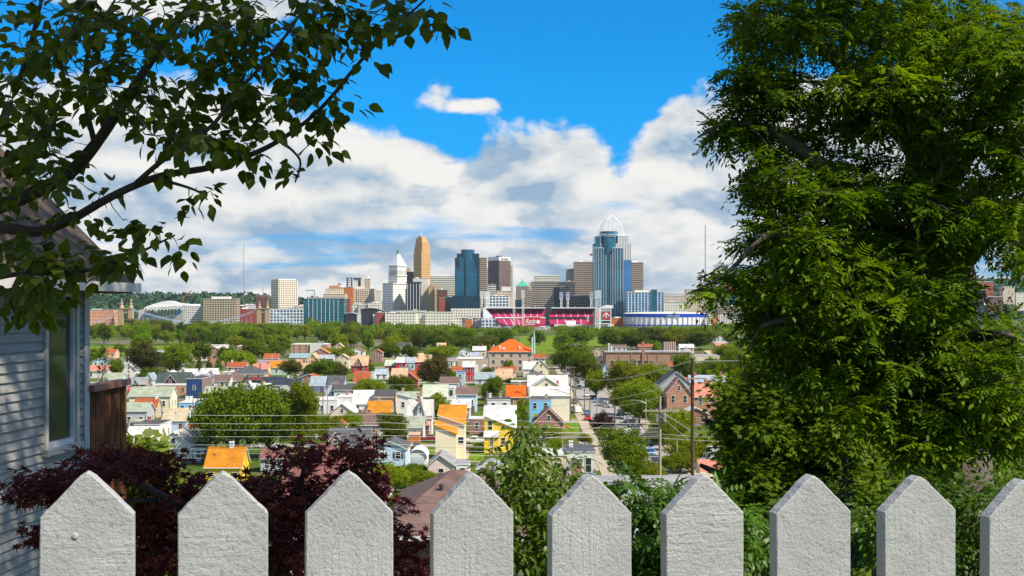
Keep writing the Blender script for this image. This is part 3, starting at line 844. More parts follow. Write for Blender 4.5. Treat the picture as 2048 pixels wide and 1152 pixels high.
    mp = [[(1780, 1300, D, 44), (1780, 1050, D, 36), (1785, 900, D, 26), (1790, 790, D, 10)], [(1782, 960, D, 18), (1700, 880, D, 10), (1660, 840, D, 4)], [(1782, 980, D, 18), (1880, 880, D, 10), (1930, 840, D, 4)]]
    S = [(1760, 830, 90, 60, 20, 23.5, 70), (1720, 920, 90, 60, 20, 23, 74), (1850, 870, 90, 50, 20, 23.5, 60), (1830, 950, 90, 60, 20, 23, 62), (1760, 1010, 90, 60, 20, 23, 60), (1700, 1060, 80, 50, 20, 23, 40), (1880, 1000, 90, 60, 20, 23, 60), (1940, 930, 70, 40, 20, 23, 40)]
    cluster_tree('maple_tree', 'second maple tree standing directly behind the blue-green spruce', 'tree', (1780, D), mp, S, G_MAPLE, MAPLE, MAPLEF, 70, (.07, .115), .42, .35, .012, flat=.6)
    # slim-leaved sapling in the middle
    D = 8.5
    sp = [[(1085, 1600, D, 22), (1080, 1250, D, 18), (1075, 1080, D, 13), (1070, 960, D, 7), (1055, 870, D, 3)], [(1078, 1150, D, 10), (1010, 1060, D - .3, 6), (990, 960, D - .4, 3), (985, 930, D - .4, 2)],
          [(1076, 1120, D, 10), (1120, 1030, D, 6), (1130, 940, D, 3)], [(1078, 1180, D, 9), (1150, 1100, D - .4, 5), (1190, 1040, D - .4, 3)]]
    S = [(1055, 870, 26, 30, 8.2, 8.8, 16), (1050, 920, 42, 36, 8, 8.9, 36), (1000, 945, 30, 30, 8, 8.6, 18), (1065, 980, 55, 40, 7.9, 8.9, 50), (1120, 940, 30, 30, 8.1, 8.9, 16), (1010, 1010, 45, 40, 7.9, 8.8, 34), (1090, 1050, 60, 45, 7.9, 9, 62), (1140, 1010, 35, 45, 8, 8.8, 26), (1050, 1110, 60, 45, 7.9, 9, 60), (1130, 1120, 60, 45, 7.9, 9, 54), (1000, 1090, 40, 40, 7.9, 8.8, 26)]
    S = [q[:6] + (max(4, int(q[6] * .55)),) for q in S]
    cluster_tree('sapling', 'slender young tree with narrow leaves behind the middle pickets', 'tree', (1085, D), sp, S, G_SLIM, ASH, ASHF, 22, (.035, .07), .17, .6, .004, flat=.8)
    # leafy shrubs along the fence on the right
    D = 7.5
    S = [(1300, 1010, 50, 30, 6.8, 7.8, 24), (1340, 1060, 60, 50, 6.6, 7.8, 50), (1420, 1000, 40, 30, 6.8, 7.6, 16), (1460, 1050, 60, 50, 6.6, 7.8, 46), (1380, 1120, 90, 40, 6.6, 7.8, 54), (1290, 1110, 50, 50, 6.6, 7.8, 36), (1250, 970, 26, 20, 7, 7.6, 8), (1330, 970, 30, 25, 6.9, 7.6, 9)]
    sp = [[(1370, 1500, D, 14), (1370, 1250, D, 11), (1360, 1120, D, 7), (1340, 1030, D, 3)], [(1368, 1180, D, 6), (1430, 1080, D - .2, 4), (1440, 1010, D - .2, 2)], [(1368, 1200, D, 6), (1300, 1100, D, 4), (1270, 1000, D, 2)]]
    cluster_tree('shrub', 'dark glossy shrub with drooping leaves between the fifth and seventh pickets', 'shrub', (1370, D), sp, S, G_SHRUB, ASH, ASHF, 0, (.032, .06), 0, .45, .0035, rach=(6, 4, .16))
    D = 9.5
    S = [(1620, 1040, 70, 40, 8.6, 10, 44), (1560, 1100, 70, 50, 8.6, 10, 50), (1500, 1110, 40, 50, 8.8, 9.8, 20), (1800, 1060, 80, 50, 8.8, 10, 50), (1870, 1000, 70, 40, 8.8, 10, 40), (1900, 1090, 90, 50, 8.6, 10, 62), (1990, 1010, 70, 50, 8.6, 10, 50), (2010, 1100, 60, 60, 8.6, 10, 44)]
    sp = [[(1780, 1500, D, 16), (1780, 1250, D, 12), (1800, 1150, D, 8), (1850, 1050, D, 4), (1960, 1000, D, 2)], [(1780, 1250, D, 9), (1660, 1150, D, 6), (1600, 1060, D, 3)]]
    cluster_tree('shrub', 'bright green bushy undergrowth behind the pickets at the far right', 'shrub', (1780, D), sp, S, G_SHRUB, ASH, ASHF, 34, (.035, .07), .22, .4, .004, flat=.7)
    D = 28.0
    S = [(1960, 880, 80, 50, 26, 30, 60), (1900, 950, 80, 40, 26, 30, 60), (2020, 950, 70, 50, 26, 30, 56), (1960, 1010, 90, 40, 26, 30, 50)]
    sp = [[(1955, 1250, D, 30), (1955, 1050, D, 24), (1960, 930, D, 12), (1965, 860, D, 4)]]
    cluster_tree('young_tree', 'light green feathery tree low at the right edge under the ash boughs', 'tree', (1955, D), sp, S, leafmat('feather', (.06, .12, .012), (.14, .21, .02), .35), ASH, ASHF, 26, (.14, .26), .7, .3, .012, flat=.7)
    # lower left: lime shrub between the house and the maple, and lime trees behind the purple leaves
    D = 40.0
    S = [(275, 905, 30, 22, 38, 42, 26), (300, 940, 34, 30, 38, 42, 30), (265, 960, 40, 40, 38, 42, 36)]
    cluster_tree('shrub', 'lime green bush beside the rusty metal screen', 'shrub', (280, D), [[(280, 1250, D, 12), (280, 1000, D, 9), (280, 910, D, 3)]], S, G_LIME, QUAD, QUADF, 22, (.22, .4), .55, .3, .02)
make_right()

def make_spruce(px, ytop, D, hw, label, n=34, mat=None, name='spruce'):
    zt = (HY - ytop) / F * D; root = Vector(((px - CX) / F * D, D, gz(D)))
    H = zt - root.z; Wd = hw / F * D
    o = thing(name, label, 'tree', root)
    MB().tube([(0, 0, 0), (0, 0, H * .6), (0, 0, H)], [.035 * H / 3, .02 * H / 3, .004], 6).build('trunk', BARKG, o)
    pos, ax, nr, sz = [], [], [], []
    for k in range(n):
        f = k / n
        z = H * (1 - f * .92); r_ = Wd * (f ** .85)
        m = int(5 + 12 * f)
        for j in range(m):
            a = 2 * math.pi * (j + random.random()) / m
            L = r_ * random.uniform(.65, 1.1)
            for q in range(int(8 + 22 * f)):
                t_ = random.random() ** .6
                p = Vector((math.cos(a) * L * t_, math.sin(a) * L * t_, z - .35 * L * t_ + random.gauss(0, .02 * H / 3)))
                pos.append(p); ax.append((math.cos(a) + random.gauss(0, .7), math.sin(a) + random.gauss(0, .7), random.gauss(.1, .5))); nr.append((random.gauss(0, .6), random.gauss(0, .6), 1)); sz.append(random.uniform(.05, .09) * H / 3)
    link('crown', leaf_mesh(name, mat, [(0, 0, 0), (.5, .09, 0), (1, 0, 0), (.5, -.09, 0)], QUADF, pos, ax, nr, sz), o)
make_spruce(1694, 925, 11.0, 95, 'small blue-green spruce behind the seventh and eighth pickets', 40, leafmat('spruce', (.012, .040, .040), (.035, .085, .080), .1, .6))
make_spruce(205, 702, 95.0, 48, 'dark ragged evergreen rising behind the rusty metal screen', 26, leafmat('evergreen', (.012, .032, .008), (.035, .070, .014), .15, .6), 'evergreen_tree')

# unseen tree added right of the view, placed so it shades the pear tree
def make_shade():
    c = Vector((-.75, 4.2, .85)) + SDIR * 10.0
    root = Vector((c.x + .3, c.y + .4, gz(c.y + .4)))
    o = thing('added_shade_tree', 'unseen leafy tree added beyond the right edge to shade the pear tree', 'tree', root)
    mb = MB(); top = c - root
    mb.tube([(0, 0, -.1), (0.05, 0, 3), tuple(top * .7), tuple(top)], [.22, .18, .13, .05], 8)
    n = 140
    T = rand_unit(n) * (RNG.random((n, 1)) ** .4) * np.array((1.9, 1.7, 1.7)) + np.array(top)
    dirs = grow([[tuple(top * k / 12) for k in range(6, 13)]], T, mb, .012)
    mb.build('trunk', BARKG, o)
    per = 26; b_ = np.repeat(T, per, 0); N = len(b_); r_ = rand_unit(N)
    me = leaf_mesh('shade_leaves', G_MAPLE, MAPLE, MAPLEF, b_ + r_ * RNG.uniform(.05, .4, (N, 1)), r_ + np.array((0, 0, -.3)), RNG.normal(size=(N, 3)) * .4 + np.array((0, 0, 1)), RNG.uniform(.12, .2, N))
    link('crown', me, o)
make_shade()
# ------------------------------------------------------------------ ground, roads
def make_ground():
    m, t, b = newmat('grass_ground')
    tc = nd(t, 'TexCoord'); v = tc.outputs['Object']
    n1 = noise_of(t, v, .035, 5, .6); n2 = noise_of(t, v, .9, 5, .7); n3 = noise_of(t, v, .011, 3, .5)
    c = mixc(t, sstep(t, n1, .35, .65), (.042, .080, .006), (.090, .130, .010))
    c = mixc(t, sstep(t, n3, .52, .62), c, (.15, .13, .09))
    c = mixc(t, mth(t, 'MULTIPLY', sstep(t, noise_of(t, v, .16, 4, .6), .5, .62), .7), c, (.10, .095, .05))
    c = mixc(t, 1.0, c, mth(t, 'MULTIPLY_ADD', n2, 1.0, .5), 'MULTIPLY')
    t.links.new(c, b.inputs['Base Color']); b.inputs['Roughness'].default_value = .95; b.inputs['Specular IOR Level'].default_value = .1
    ys = [-60, -20, 0, 2.4, 4, 6, 10, 15, 20, 30, 45, 65, 90, 120, 150, 180, 205, 260, 400, 700, 1200, 2000, 3200, 4800]
    xs = [-2700, -1500, -500, -150, -60, -20, -8, 0, 8, 20, 60, 150, 500, 1500, 2700]
    mb = MB()
    for j in range(len(ys) - 1):
        for i in range(len(xs) - 1):
            mb.face([(xs[i], ys[j], gz(ys[j])), (xs[i + 1], ys[j], gz(ys[j])), (xs[i + 1], ys[j + 1], gz(ys[j + 1])), (xs[i], ys[j + 1], gz(ys[j + 1]))])
    o = mb.build('ground', m, smooth=True); o['kind'] = 'structure'
    def sheet(name, poly, mat, dz):
        mb = MB(); mb.face([(x, y, GZ + dz) for x, y in poly]); o = mb.build(name, mat); o['kind'] = 'structure'; return o
    def road_mat(nm, c1, c2):
        m, t, b = newmat(nm)
        v = nd(t, 'TexCoord').outputs['Object']
        c = mixc(t, noise_of(t, v, .12, 6, .65), c1, c2)
        c = mixc(t, mth(t, 'MULTIPLY', sstep(t, noise_of(t, v, 1.1, 5, .6), .56, .7), .45), c, (.09, .09, .09))
        t.links.new(c, b.inputs['Base Color']); b.inputs['Roughness'].default_value = .9
        return m
    asph = road_mat('asphalt', (.20, .19, .175), (.34, .32, .29)); conc = road_mat('concrete', (.30, .245, .17), (.40, .33, .24)); park = road_mat('parking_asphalt', (.16, .16, .16), (.26, .25, .24))
    s = .0133
    L = lambda c, y: c + s * y
    # main street straight ahead, its pavements, cross streets
    sheet('road', [(L(17, 225), 225), (L(31, 225), 225), (L(26, 700), 700), (L(26, 1050), 1050), (L(16, 1050), 1050), (L(16, 700), 700)], asph, .02)
    for k, (y, w, x0, x1) in enumerate(((306, 7, -60, 17), (372, 8, -140, 19), (470, 9, -220, 19), (560, 9, -220, 140), (700, 10, -260, 180), (430, 9, 36, 150))):
        sheet('road', [(x0, y), (x1, y), (x1, y + w), (x0, y + w)], asph, .012)
    for c0, c1, nm in ((13.6, 16.4, 0), (31.5, 34.5, 1)):
        mb = MB(); y0, y1 = 225, 700
        a = [(L(c0, y0), y0), (L(c1, y0), y0), (L(c1 - (5.6 if nm else .9), y1), y1), (L(c0 - (5.6 if nm else .9), y1), y1)]
        mb.prism(a, GZ - .3, GZ + .13, axis='z'); o = mb.build('pavement', conc); o['kind'] = 'structure'
    sheet('parking_lot', [(36.9, 262), (66, 262), (66, 300), (37.6, 300)], park, .016)
    # mown fields towards the river
    fm, t, b = newmat('mown_grass'); v = nd(t, 'TexCoord').outputs['Object']
    st = noise_of(t, mapped(t, v, (.02, .12, 1)), 1.0, 3, .5)
    t.links.new(mixc(t, st, (.085, .150, .012), (.150, .205, .016)), b.inputs['Base Color']); b.inputs['Roughness'].default_value = 1; b.inputs['Specular IOR Level'].default_value = .03
    for p0, p1, y0, y1 in ((1040, 1150, 708, 672), (1165, 1420, 692, 674), (176, 420, 709, 692), (800, 960, 694, 680)):
        d0, d1 = gd(y0), gd(y1)
        sheet('lawn', [((p0 - CX) / F * d0, d0), ((p1 - CX) / F * d0, d0), ((p1 - CX) / F * d1, d1), ((p0 - CX) / F * d1, d1)], fm, .03)
    # yards: lawns between the nearer houses
    for p0, p1, y0, y1 in ((850, 876, 945, 898), (912, 968, 925, 884), (1128, 1158, 868, 835), (1020, 1050, 880, 850), (820, 850, 905, 885)):
        d0, d1 = gd(y0), gd(y1)
        sheet('lawn', [((p0 - CX) / F * d0, d0), ((p1 - CX) / F * d0, d0), ((p1 - CX) / F * d1, d1), ((p0 - CX) / F * d1, d1)], fm, .008)
    sheet('path', [(L(12, 262), 262), (L(14.2, 262), 262), (L(13.5, 330), 330), (L(11.4, 330), 330)], conc, .024)
    sheet('path', [(-11.3, 268), (-9.5, 268), (-8.8, 312), (-10.4, 312)], road_mat('dirt_path', (.36, .26, .16), (.45, .34, .22)), .024)
make_ground()

# ------------------------------------------------------------------ palette
PAL = dict(white=(.70, .69, .65), offwhite=(.64, .62, .56), cream=(.76, .66, .45), beige=(.66, .55, .40), peach=(.72, .45, .24), yellow=(.80, .56, .03), paleblue=(.50, .64, .74), skyblue=(.20, .50, .80),
           greywhite=(.62, .64, .66), grey=(.42, .43, .44), greyblue=(.42, .50, .56), navy=(.02, .06, .16), maroon=(.14, .03, .03), crimson=(.55, .02, .05), red=(.50, .03, .03), pinkwhite=(.70, .56, .50),
           tan=(.55, .42, .28), brown=(.22, .13, .09), blue=(.06, .22, .55), brightblue=(.02, .28, .60), black=(.03, .03, .035), mint=(.40, .55, .48), teal=(.02, .25, .30), orange=(.72, .28, .03), rust=(.45, .16, .05))
ROOF = dict(orange=(.50, .19, .012), tileorange=(.66, .11, .008), greygreen=(.30, .33, .25), palegrey=(.50, .50, .48), white=(.55, .535, .50), dark=(.075, .068, .07), charcoal=(.085, .09, .10), navy=(.03, .04, .06), brown=(.16, .10, .085),
            maroon=(.20, .085, .075), beige=(.46, .38, .25), tan=(.50, .34, .21), rust=(.33, .085, .03), darkgreen=(.055, .075, .065), bluegrey=(.28, .34, .37), slate=(.32, .36, .42), pinkwhite=(.66, .58, .54), teal=(.22, .34, .34), pinkred=(.55, .20, .14), grey=(.27, .27, .27), greenish=(.42, .46, .35), purple=(.28, .21, .23), blue=(.04, .13, .40))
BRK = dict(brickred=(.32, .075, .04), brickorange=(.55, .19, .06), brickbrown=(.36, .14, .055), brickdark=(.14, .055, .045), bricktan=(.52, .38, .25), schooltan=(.58, .44, .30))
def wallmat(n):
    return brick(n, BRK[n]) if n in BRK else plain('wall_' + n, PAL[n] if n in PAL else ROOF[n], .7, .10, .5, streak=(1.5, 1.5, 12), spec=.3)
def roofmat(n): return shingle(n, ROOF[n] if n in ROOF else PAL[n])
WFRAME = plain('window_white', (.74, .74, .72), .5, .05, 4)
WDARK = plain('window_dark', (.05, .05, .05), .5, .1, 4)
TRIM = plain('trim_white', (.76, .75, .72), .5, .06, 3)
CHIM = {'r': brick('chimney_red', (.42, .09, .04)), 'w': plain('chimney_white', (.74, .74, .72), .7), 't': brick('chimney_tan', (.50, .36, .22)), 'b': brick('chimney_brown', (.15, .07, .05))}
POT = plain('clay_pot', (.40, .17, .09), .8)
METAL = plain('grey_metal', (.36, .37, .38), .4, .12, 5, metal=.6)
LAND = []                               # things trees are described by: (px, py, half width, distance, phrase)

def window(parent, x, y, z, w, h, face='f', fm=None, panes=True):
    """a framed window on a wall; x, z its centre on the wall plane; face f looks to the eye, l and r to the sides"""
    fm = fm or WFRAME
    fr, pn = MB(), MB(); t = .10; d = .07
    def put(mb, a0, a1, z0, z1, o0, o1):
        if face == 'f': mb.box(x + a0, x + a1, y - o1, y - o0, z0, z1)
        elif face == 'r': mb.box(x + o0, x + o1, y + a0, y + a1, z0, z1)
        else: mb.box(x - o1, x - o0, y + a0, y + a1, z0, z1)
    put(fr, -w / 2 - t, -w / 2, z - h / 2 - t, z + h / 2 + t, -.02, d); put(fr, w / 2, w / 2 + t, z - h / 2 - t, z + h / 2 + t, -.02, d)
    put(fr, -w / 2, w / 2, z + h / 2, z + h / 2 + t, -.02, d); put(fr, -w / 2, w / 2, z - h / 2 - t, z - h / 2, -.02, d + .03)
    put(fr, -w / 2, w / 2, z - .03, z + .03, -.02, d - .02)
    f = fr.build('window', fm, parent)
    put(pn, -w / 2, w / 2, z - h / 2, z + h / 2, -.02, .015)
    pn.build('pane', glass_mat(), f)
    return f

def roof_mesh(kind, W, D, H, Hr, ov=.35, th=.16, apex=.5):
    """slabs over a body W x D (front at y = 0) with the wall top at H"""
    mb = MB()
    def slab(q):                            # q: top corners, counter-clockwise from above
        lo = [(x, y, z - th) for x, y, z in q]
        n = len(q); i = len(mb.v)
        mb.v += q + lo
        mb.f.append(tuple(range(i, i + n))); mb.m.append(0)
        mb.f.append(tuple(range(i + n, i + 2 * n))[::-1]); mb.m.append(1)
        for k in range(n):
            j = (k + 1) % n
            mb.f.append((i + k, i + n + k, i + n + j, i + j)); mb.m.append(1)
    e = .03 + th
    if kind == 'R':
        sl = Hr / (D / 2); dz = ov * sl
        slab([(-W / 2 - ov, -ov, H - dz + e), (W / 2 + ov, -ov, H - dz + e), (W / 2 + ov, D / 2, H + Hr + e), (-W / 2 - ov, D / 2, H + Hr + e)])
        slab([(W / 2 + ov, D + ov, H - dz + e), (-W / 2 - ov, D + ov, H - dz + e), (-W / 2 - ov, D / 2, H + Hr + e), (W / 2 + ov, D / 2, H + Hr + e)])
    elif kind == 'G':
        ax = -W / 2 + W * apex
        sl, sr = Hr / (ax + W / 2), Hr / (W / 2 - ax)
        slab([(-W / 2 - ov, D + ov, H - ov * sl + e), (-W / 2 - ov, -ov, H - ov * sl + e), (ax, -ov, H + Hr + e), (ax, D + ov, H + Hr + e)])
        slab([(W / 2 + ov, -ov, H - ov * sr + e), (W / 2 + ov, D + ov, H - ov * sr + e), (ax, D + ov, H + Hr + e), (ax, -ov, H + Hr + e)])
    elif kind == 'H':
        r_ = min(W, D) / 2 * .9; z0, z1 = H + e - .08, H + Hr + e
        A, B = (-W / 2 - ov, -ov, z0), (W / 2 + ov, -ov, z0); C_, E_ = (W / 2 + ov, D + ov, z0), (-W / 2 - ov, D + ov, z0)
        p, q = (-W / 2 + r_, D / 2, z1), (W / 2 - r_, D / 2, z1)
        if W / 2 - r_ < .1: p, q = (-.05, D / 2, z1), (.05, D / 2, z1)
        slab([A, B, q, p]); slab([C_, E_, p, q]); slab([B, C_, q]); slab([E_, A, p])
    elif kind == 'F':
        slab([(-W / 2 - .08, -.10, H + e), (W / 2 + .08, -.10, H + e), (W / 2 + .08, D + .08, H + e + Hr), (-W / 2 - .08, D + .08, H + e + Hr)])
    return mb

def house(label, x0, x1, yb, ye, yr, kind, wall, roof, dep=9, cols=None, rows=None, ch='', Y=None, cat='house', name='house', land=None, ye2=None, side=None, apex=.5, win=True, yb2=None, porch=None, shut=False, wh=1.5, ww=.9, doors=True, fm=None, group=None):
    """x0..x1: the front's left and right edge, yb/ye/yr: rows of its foot, eave and ridge in the 2048 px photograph"""
    Y = Y or gd(yb)
    G = gz(Y)
    W = (x1 - x0) / F * Y; X = ((x0 + x1) / 2 - CX) / F * Y
    zt = (HY - ye) / F * Y; H = zt - G
    if kind in ('R', 'H'):
        Hr = (HY - yr) / F * (Y + dep / 2) - zt
    elif kind == 'F':
        Hr = 0.12
    else: Hr = (HY - yr) / F * Y - zt
    Hr = max(Hr, .25) if kind != 'F' else Hr
    o = thing(name, label, cat, (X, Y, G), 0, group)
    wm = wallmat(wall)
    mb = MB()
    if kind == 'S':                         # one slanting roof plane: left eave ye, right eave ye2, back edge yr
        H2 = (HY - ye2) / F * Y - G
        Hb = (HY - yr) / F * (Y + dep) - G
        v = [(-W / 2, 0, 0), (W / 2, 0, 0), (W / 2, dep, 0), (-W / 2, dep, 0), (-W / 2, 0, H), (W / 2, 0, H2), (W / 2, dep, Hb), (-W / 2, dep, Hb)]
        mb.hull(v, [(0, 3, 2, 1), (0, 1, 5, 4), (1, 2, 6, 5), (2, 3, 7, 6), (3, 0, 4, 7), (4, 5, 6), (4, 6, 7)])
        rb = MB(); th = .16; e = .04 + th
        q = [(-W / 2 - .3, -.35, H + e), (W / 2 + .3, -.35, H2 + e), (W / 2 + .3, dep + .2, Hb + e), (-W / 2 - .3, dep + .2, Hb + e)]
        lo = [(a, b_, c - th) for a, b_, c in q]
        rb.hull(q + lo, [(0, 1, 2), (0, 2, 3)], 0); rb.hull(q + lo, [(4, 6, 5), (4, 7, 6), (0, 4, 5, 1), (1, 5, 6, 2), (2, 6, 7, 3), (3, 7, 4, 0)], 1)
    else:
        mats = [wm]
        mb.box(-W / 2, W / 2, 0, dep, 0, H)
        if kind == 'R': mb.prism([(0, H), (dep, H), (dep / 2, H + Hr)], -W / 2, W / 2, axis='x')
        elif kind == 'G': mb.prism([(-W / 2, H), (W / 2, H), (-W / 2 + W * apex, H + Hr)], 0, dep)
        rb = roof_mesh(kind, W, dep, H, Hr, apex=apex)
    mb.build('wall', wm, o)
    if side:
        s_ = 1 if X < 0 else -1
        MB().box(*sorted((s_ * W / 2, s_ * (W / 2 + .05))), -.02, dep + .02, 0, H - .01).build('side_wall', wallmat(side), o)
    rf = rb.build('roof', [roofmat(roof), TRIM], o)
    far = Y > 560
    rs = random.Random(int(x0 * 7 + yb))
    if Y < 600 and kind in 'RG' and name == 'house':
        MB().box(-W / 2 - .03, W / 2 + .03, -.04, -.002, 0, .45).build('foundation', plain('foundation_grey', (.26, .25, .23), .8, .15, 1), o)
        if rs.random() < .55:
            xg = W / 2 - .16
            MB().tube([(xg, -.12, H - .1), (xg, -.12, .2), (xg + .1, -.3, .1)], .06, 6).build('downspout', TRIM, o)
        if rs.random() < .5 and kind == 'R':
            xv = rs.uniform(-.3, .3) * W; q = rs.uniform(.25, .4)
            MB().lathe([(.10, H + Hr * 2 * q - .2), (.10, H + Hr * 2 * q + .75), (.16, H + Hr * 2 * q + .78), (.05, H + Hr * 2 * q + .9)], 8, (xv, dep * q)).build('roof_vent', METAL, rf)
        if rs.random() < .4 and yb < 945 and W > 5 and porch is None and H > 4.2:
            pw = W * rs.uniform(.4, .7); px0 = -W / 2 + rs.random() * (W - pw); pr = MB()
            pr.hull([(px0, -1.8, 2.45), (px0 + pw, -1.8, 2.45), (px0 + pw, -.01, 3.0), (px0, -.01, 3.0), (px0, -1.8, 2.6), (px0 + pw, -1.8, 2.6), (px0 + pw, -.01, 3.15), (px0, -.01, 3.15)], [(0, 3, 2, 1), (4, 5, 6, 7), (0, 1, 5, 4), (1, 2, 6, 5), (2, 3, 7, 6), (3, 0, 4, 7)])
            pr.build('porch_roof', roofmat(roof), o)
            for xx in (px0 + .12, px0 + pw - .12): MB().box(xx - .07, xx + .07, -1.75, -1.6, 0, 2.45).build('porch_post', TRIM, o)
    if win:
        fm = fm or WFRAME
        nr = rows if rows is not None else max(1, min(3, int((H + .3) / 2.9)))
        nc = cols if cols is not None else max(1, min(5, int(W / 2.5)))
        fl = H / nr if nr else 3
        h_ = min(wh, fl * .5); w_ = min(ww, W / max(nc, 1) * .5)
        for r_ in range(nr):
            for c in range(nc):
                x = -W / 2 + W * (c + .5) / nc
                zc = fl * (r_ + .56)
                if kind == 'S': zc = min(zc, min(H, H2) - h_ * .7)
                window(o, x, 0, zc, w_, h_, 'f', fm)
                if shut:
                    for s_ in (-1, 1):
                        MB().box(x + s_ * (w_ / 2 + .32) - .17, x + s_ * (w_ / 2 + .32) + .17, -.06, -.005, zc - h_ / 2, zc + h_ / 2).build('shutter', WDARK, o)
        if kind == 'G' and Hr > 2.0 and W > 4 and apex == .5: window(o, 0, 0, H + Hr * .34, min(.8, W * .14), min(1.2, Hr * .4), 'f', fm)
        if not side:
            s_ = 'r' if X < 0 else 'l'
            xs = W / 2 if X < 0 else -W / 2
            if abs(X) / Y > .03:
                for r_ in range(nr):
                    for c in range(2):
                        window(o, xs, dep * (.28 + .44 * c), fl * (r_ + .56), .9, h_, s_, fm)
    # chimneys: letters with the place along the ridge, e.g. r.3
    for c in ch.split():
        k, f = c[0], float(c[1:])
        x = -W / 2 + W * f
        y = dep / 2 if kind != 'F' else dep * .6
        zb = H + (Hr if kind in 'RH' else Hr * .4) - .3
        zb = H if kind in 'SF' else zb
        cm = MB().box(x - .38, x + .38, y - .38, y + .38, zb - .6, zb + 1.25); cm.box(x - .46, x + .46, y - .46, y + .46, zb + 1.25, zb + 1.4)
        cc = cm.build('chimney', CHIM[k], rf if kind != 'S' else o)
    if doors and kind in 'GR' and not far and yb < 940 and rows != 0:
        MB().box(W * .22, W * .22 + 1.0, -.06, 0, 0.05, 2.1).build('door', plain('door_brown', (.18, .09, .05), .5), o)
    LAND.append(((x0 + x1) / 2, (yr + ye) / 2, (x1 - x0) / 2, Y, land or label.split(' with ')[0].split(' beside ')[0].split(' behind ')[0].split(' between ')[0].split(' above ')[0], yr))
    o['_w'] = W; o['_h'] = H; o['_hr'] = Hr
    return o, W, H, Hr, Y

def front_gable(o, W, H, x, w, z0, hz, roof, wall, proud=.5, frame=True):
    """a cross gable or dormer that looks to the eye"""
    d = MB().prism([(x - w / 2, z0), (x + w / 2, z0), (x + w / 2, z0 + .1), (x, z0 + hz), (x - w / 2, z0 + .1)], -proud, 3.0)
    q = d.build('dormer', wallmat(wall), o)
    rb = MB(); e = .1
    for s in (-1, 1):
        a = (x + s * (w / 2 + .3), z0 - .1); b_ = (x, z0 + hz + .25)
        pts = [(a[0], -proud - .3, a[1] + e), (b_[0], -proud - .3, b_[1] + e), (b_[0], 3.2, b_[1] + e), (a[0], 3.2, a[1] + e)]
        lo = [(p[0], p[1], p[2] - .2) for p in pts]
        rb.hull(pts + lo, [(0, 1, 2, 3), (4, 7, 6, 5)], 0); rb.hull(pts + lo, [(0, 4, 5, 1), (1, 5, 6, 2), (2, 6, 7, 3), (3, 7, 4, 0)], 1)
    rb.build('dormer_roof', [roofmat(roof), TRIM], q)
    if frame: window(q, x, -proud, z0 + hz * .38, min(.8, w * .25), min(1.3, hz * .45), 'f')

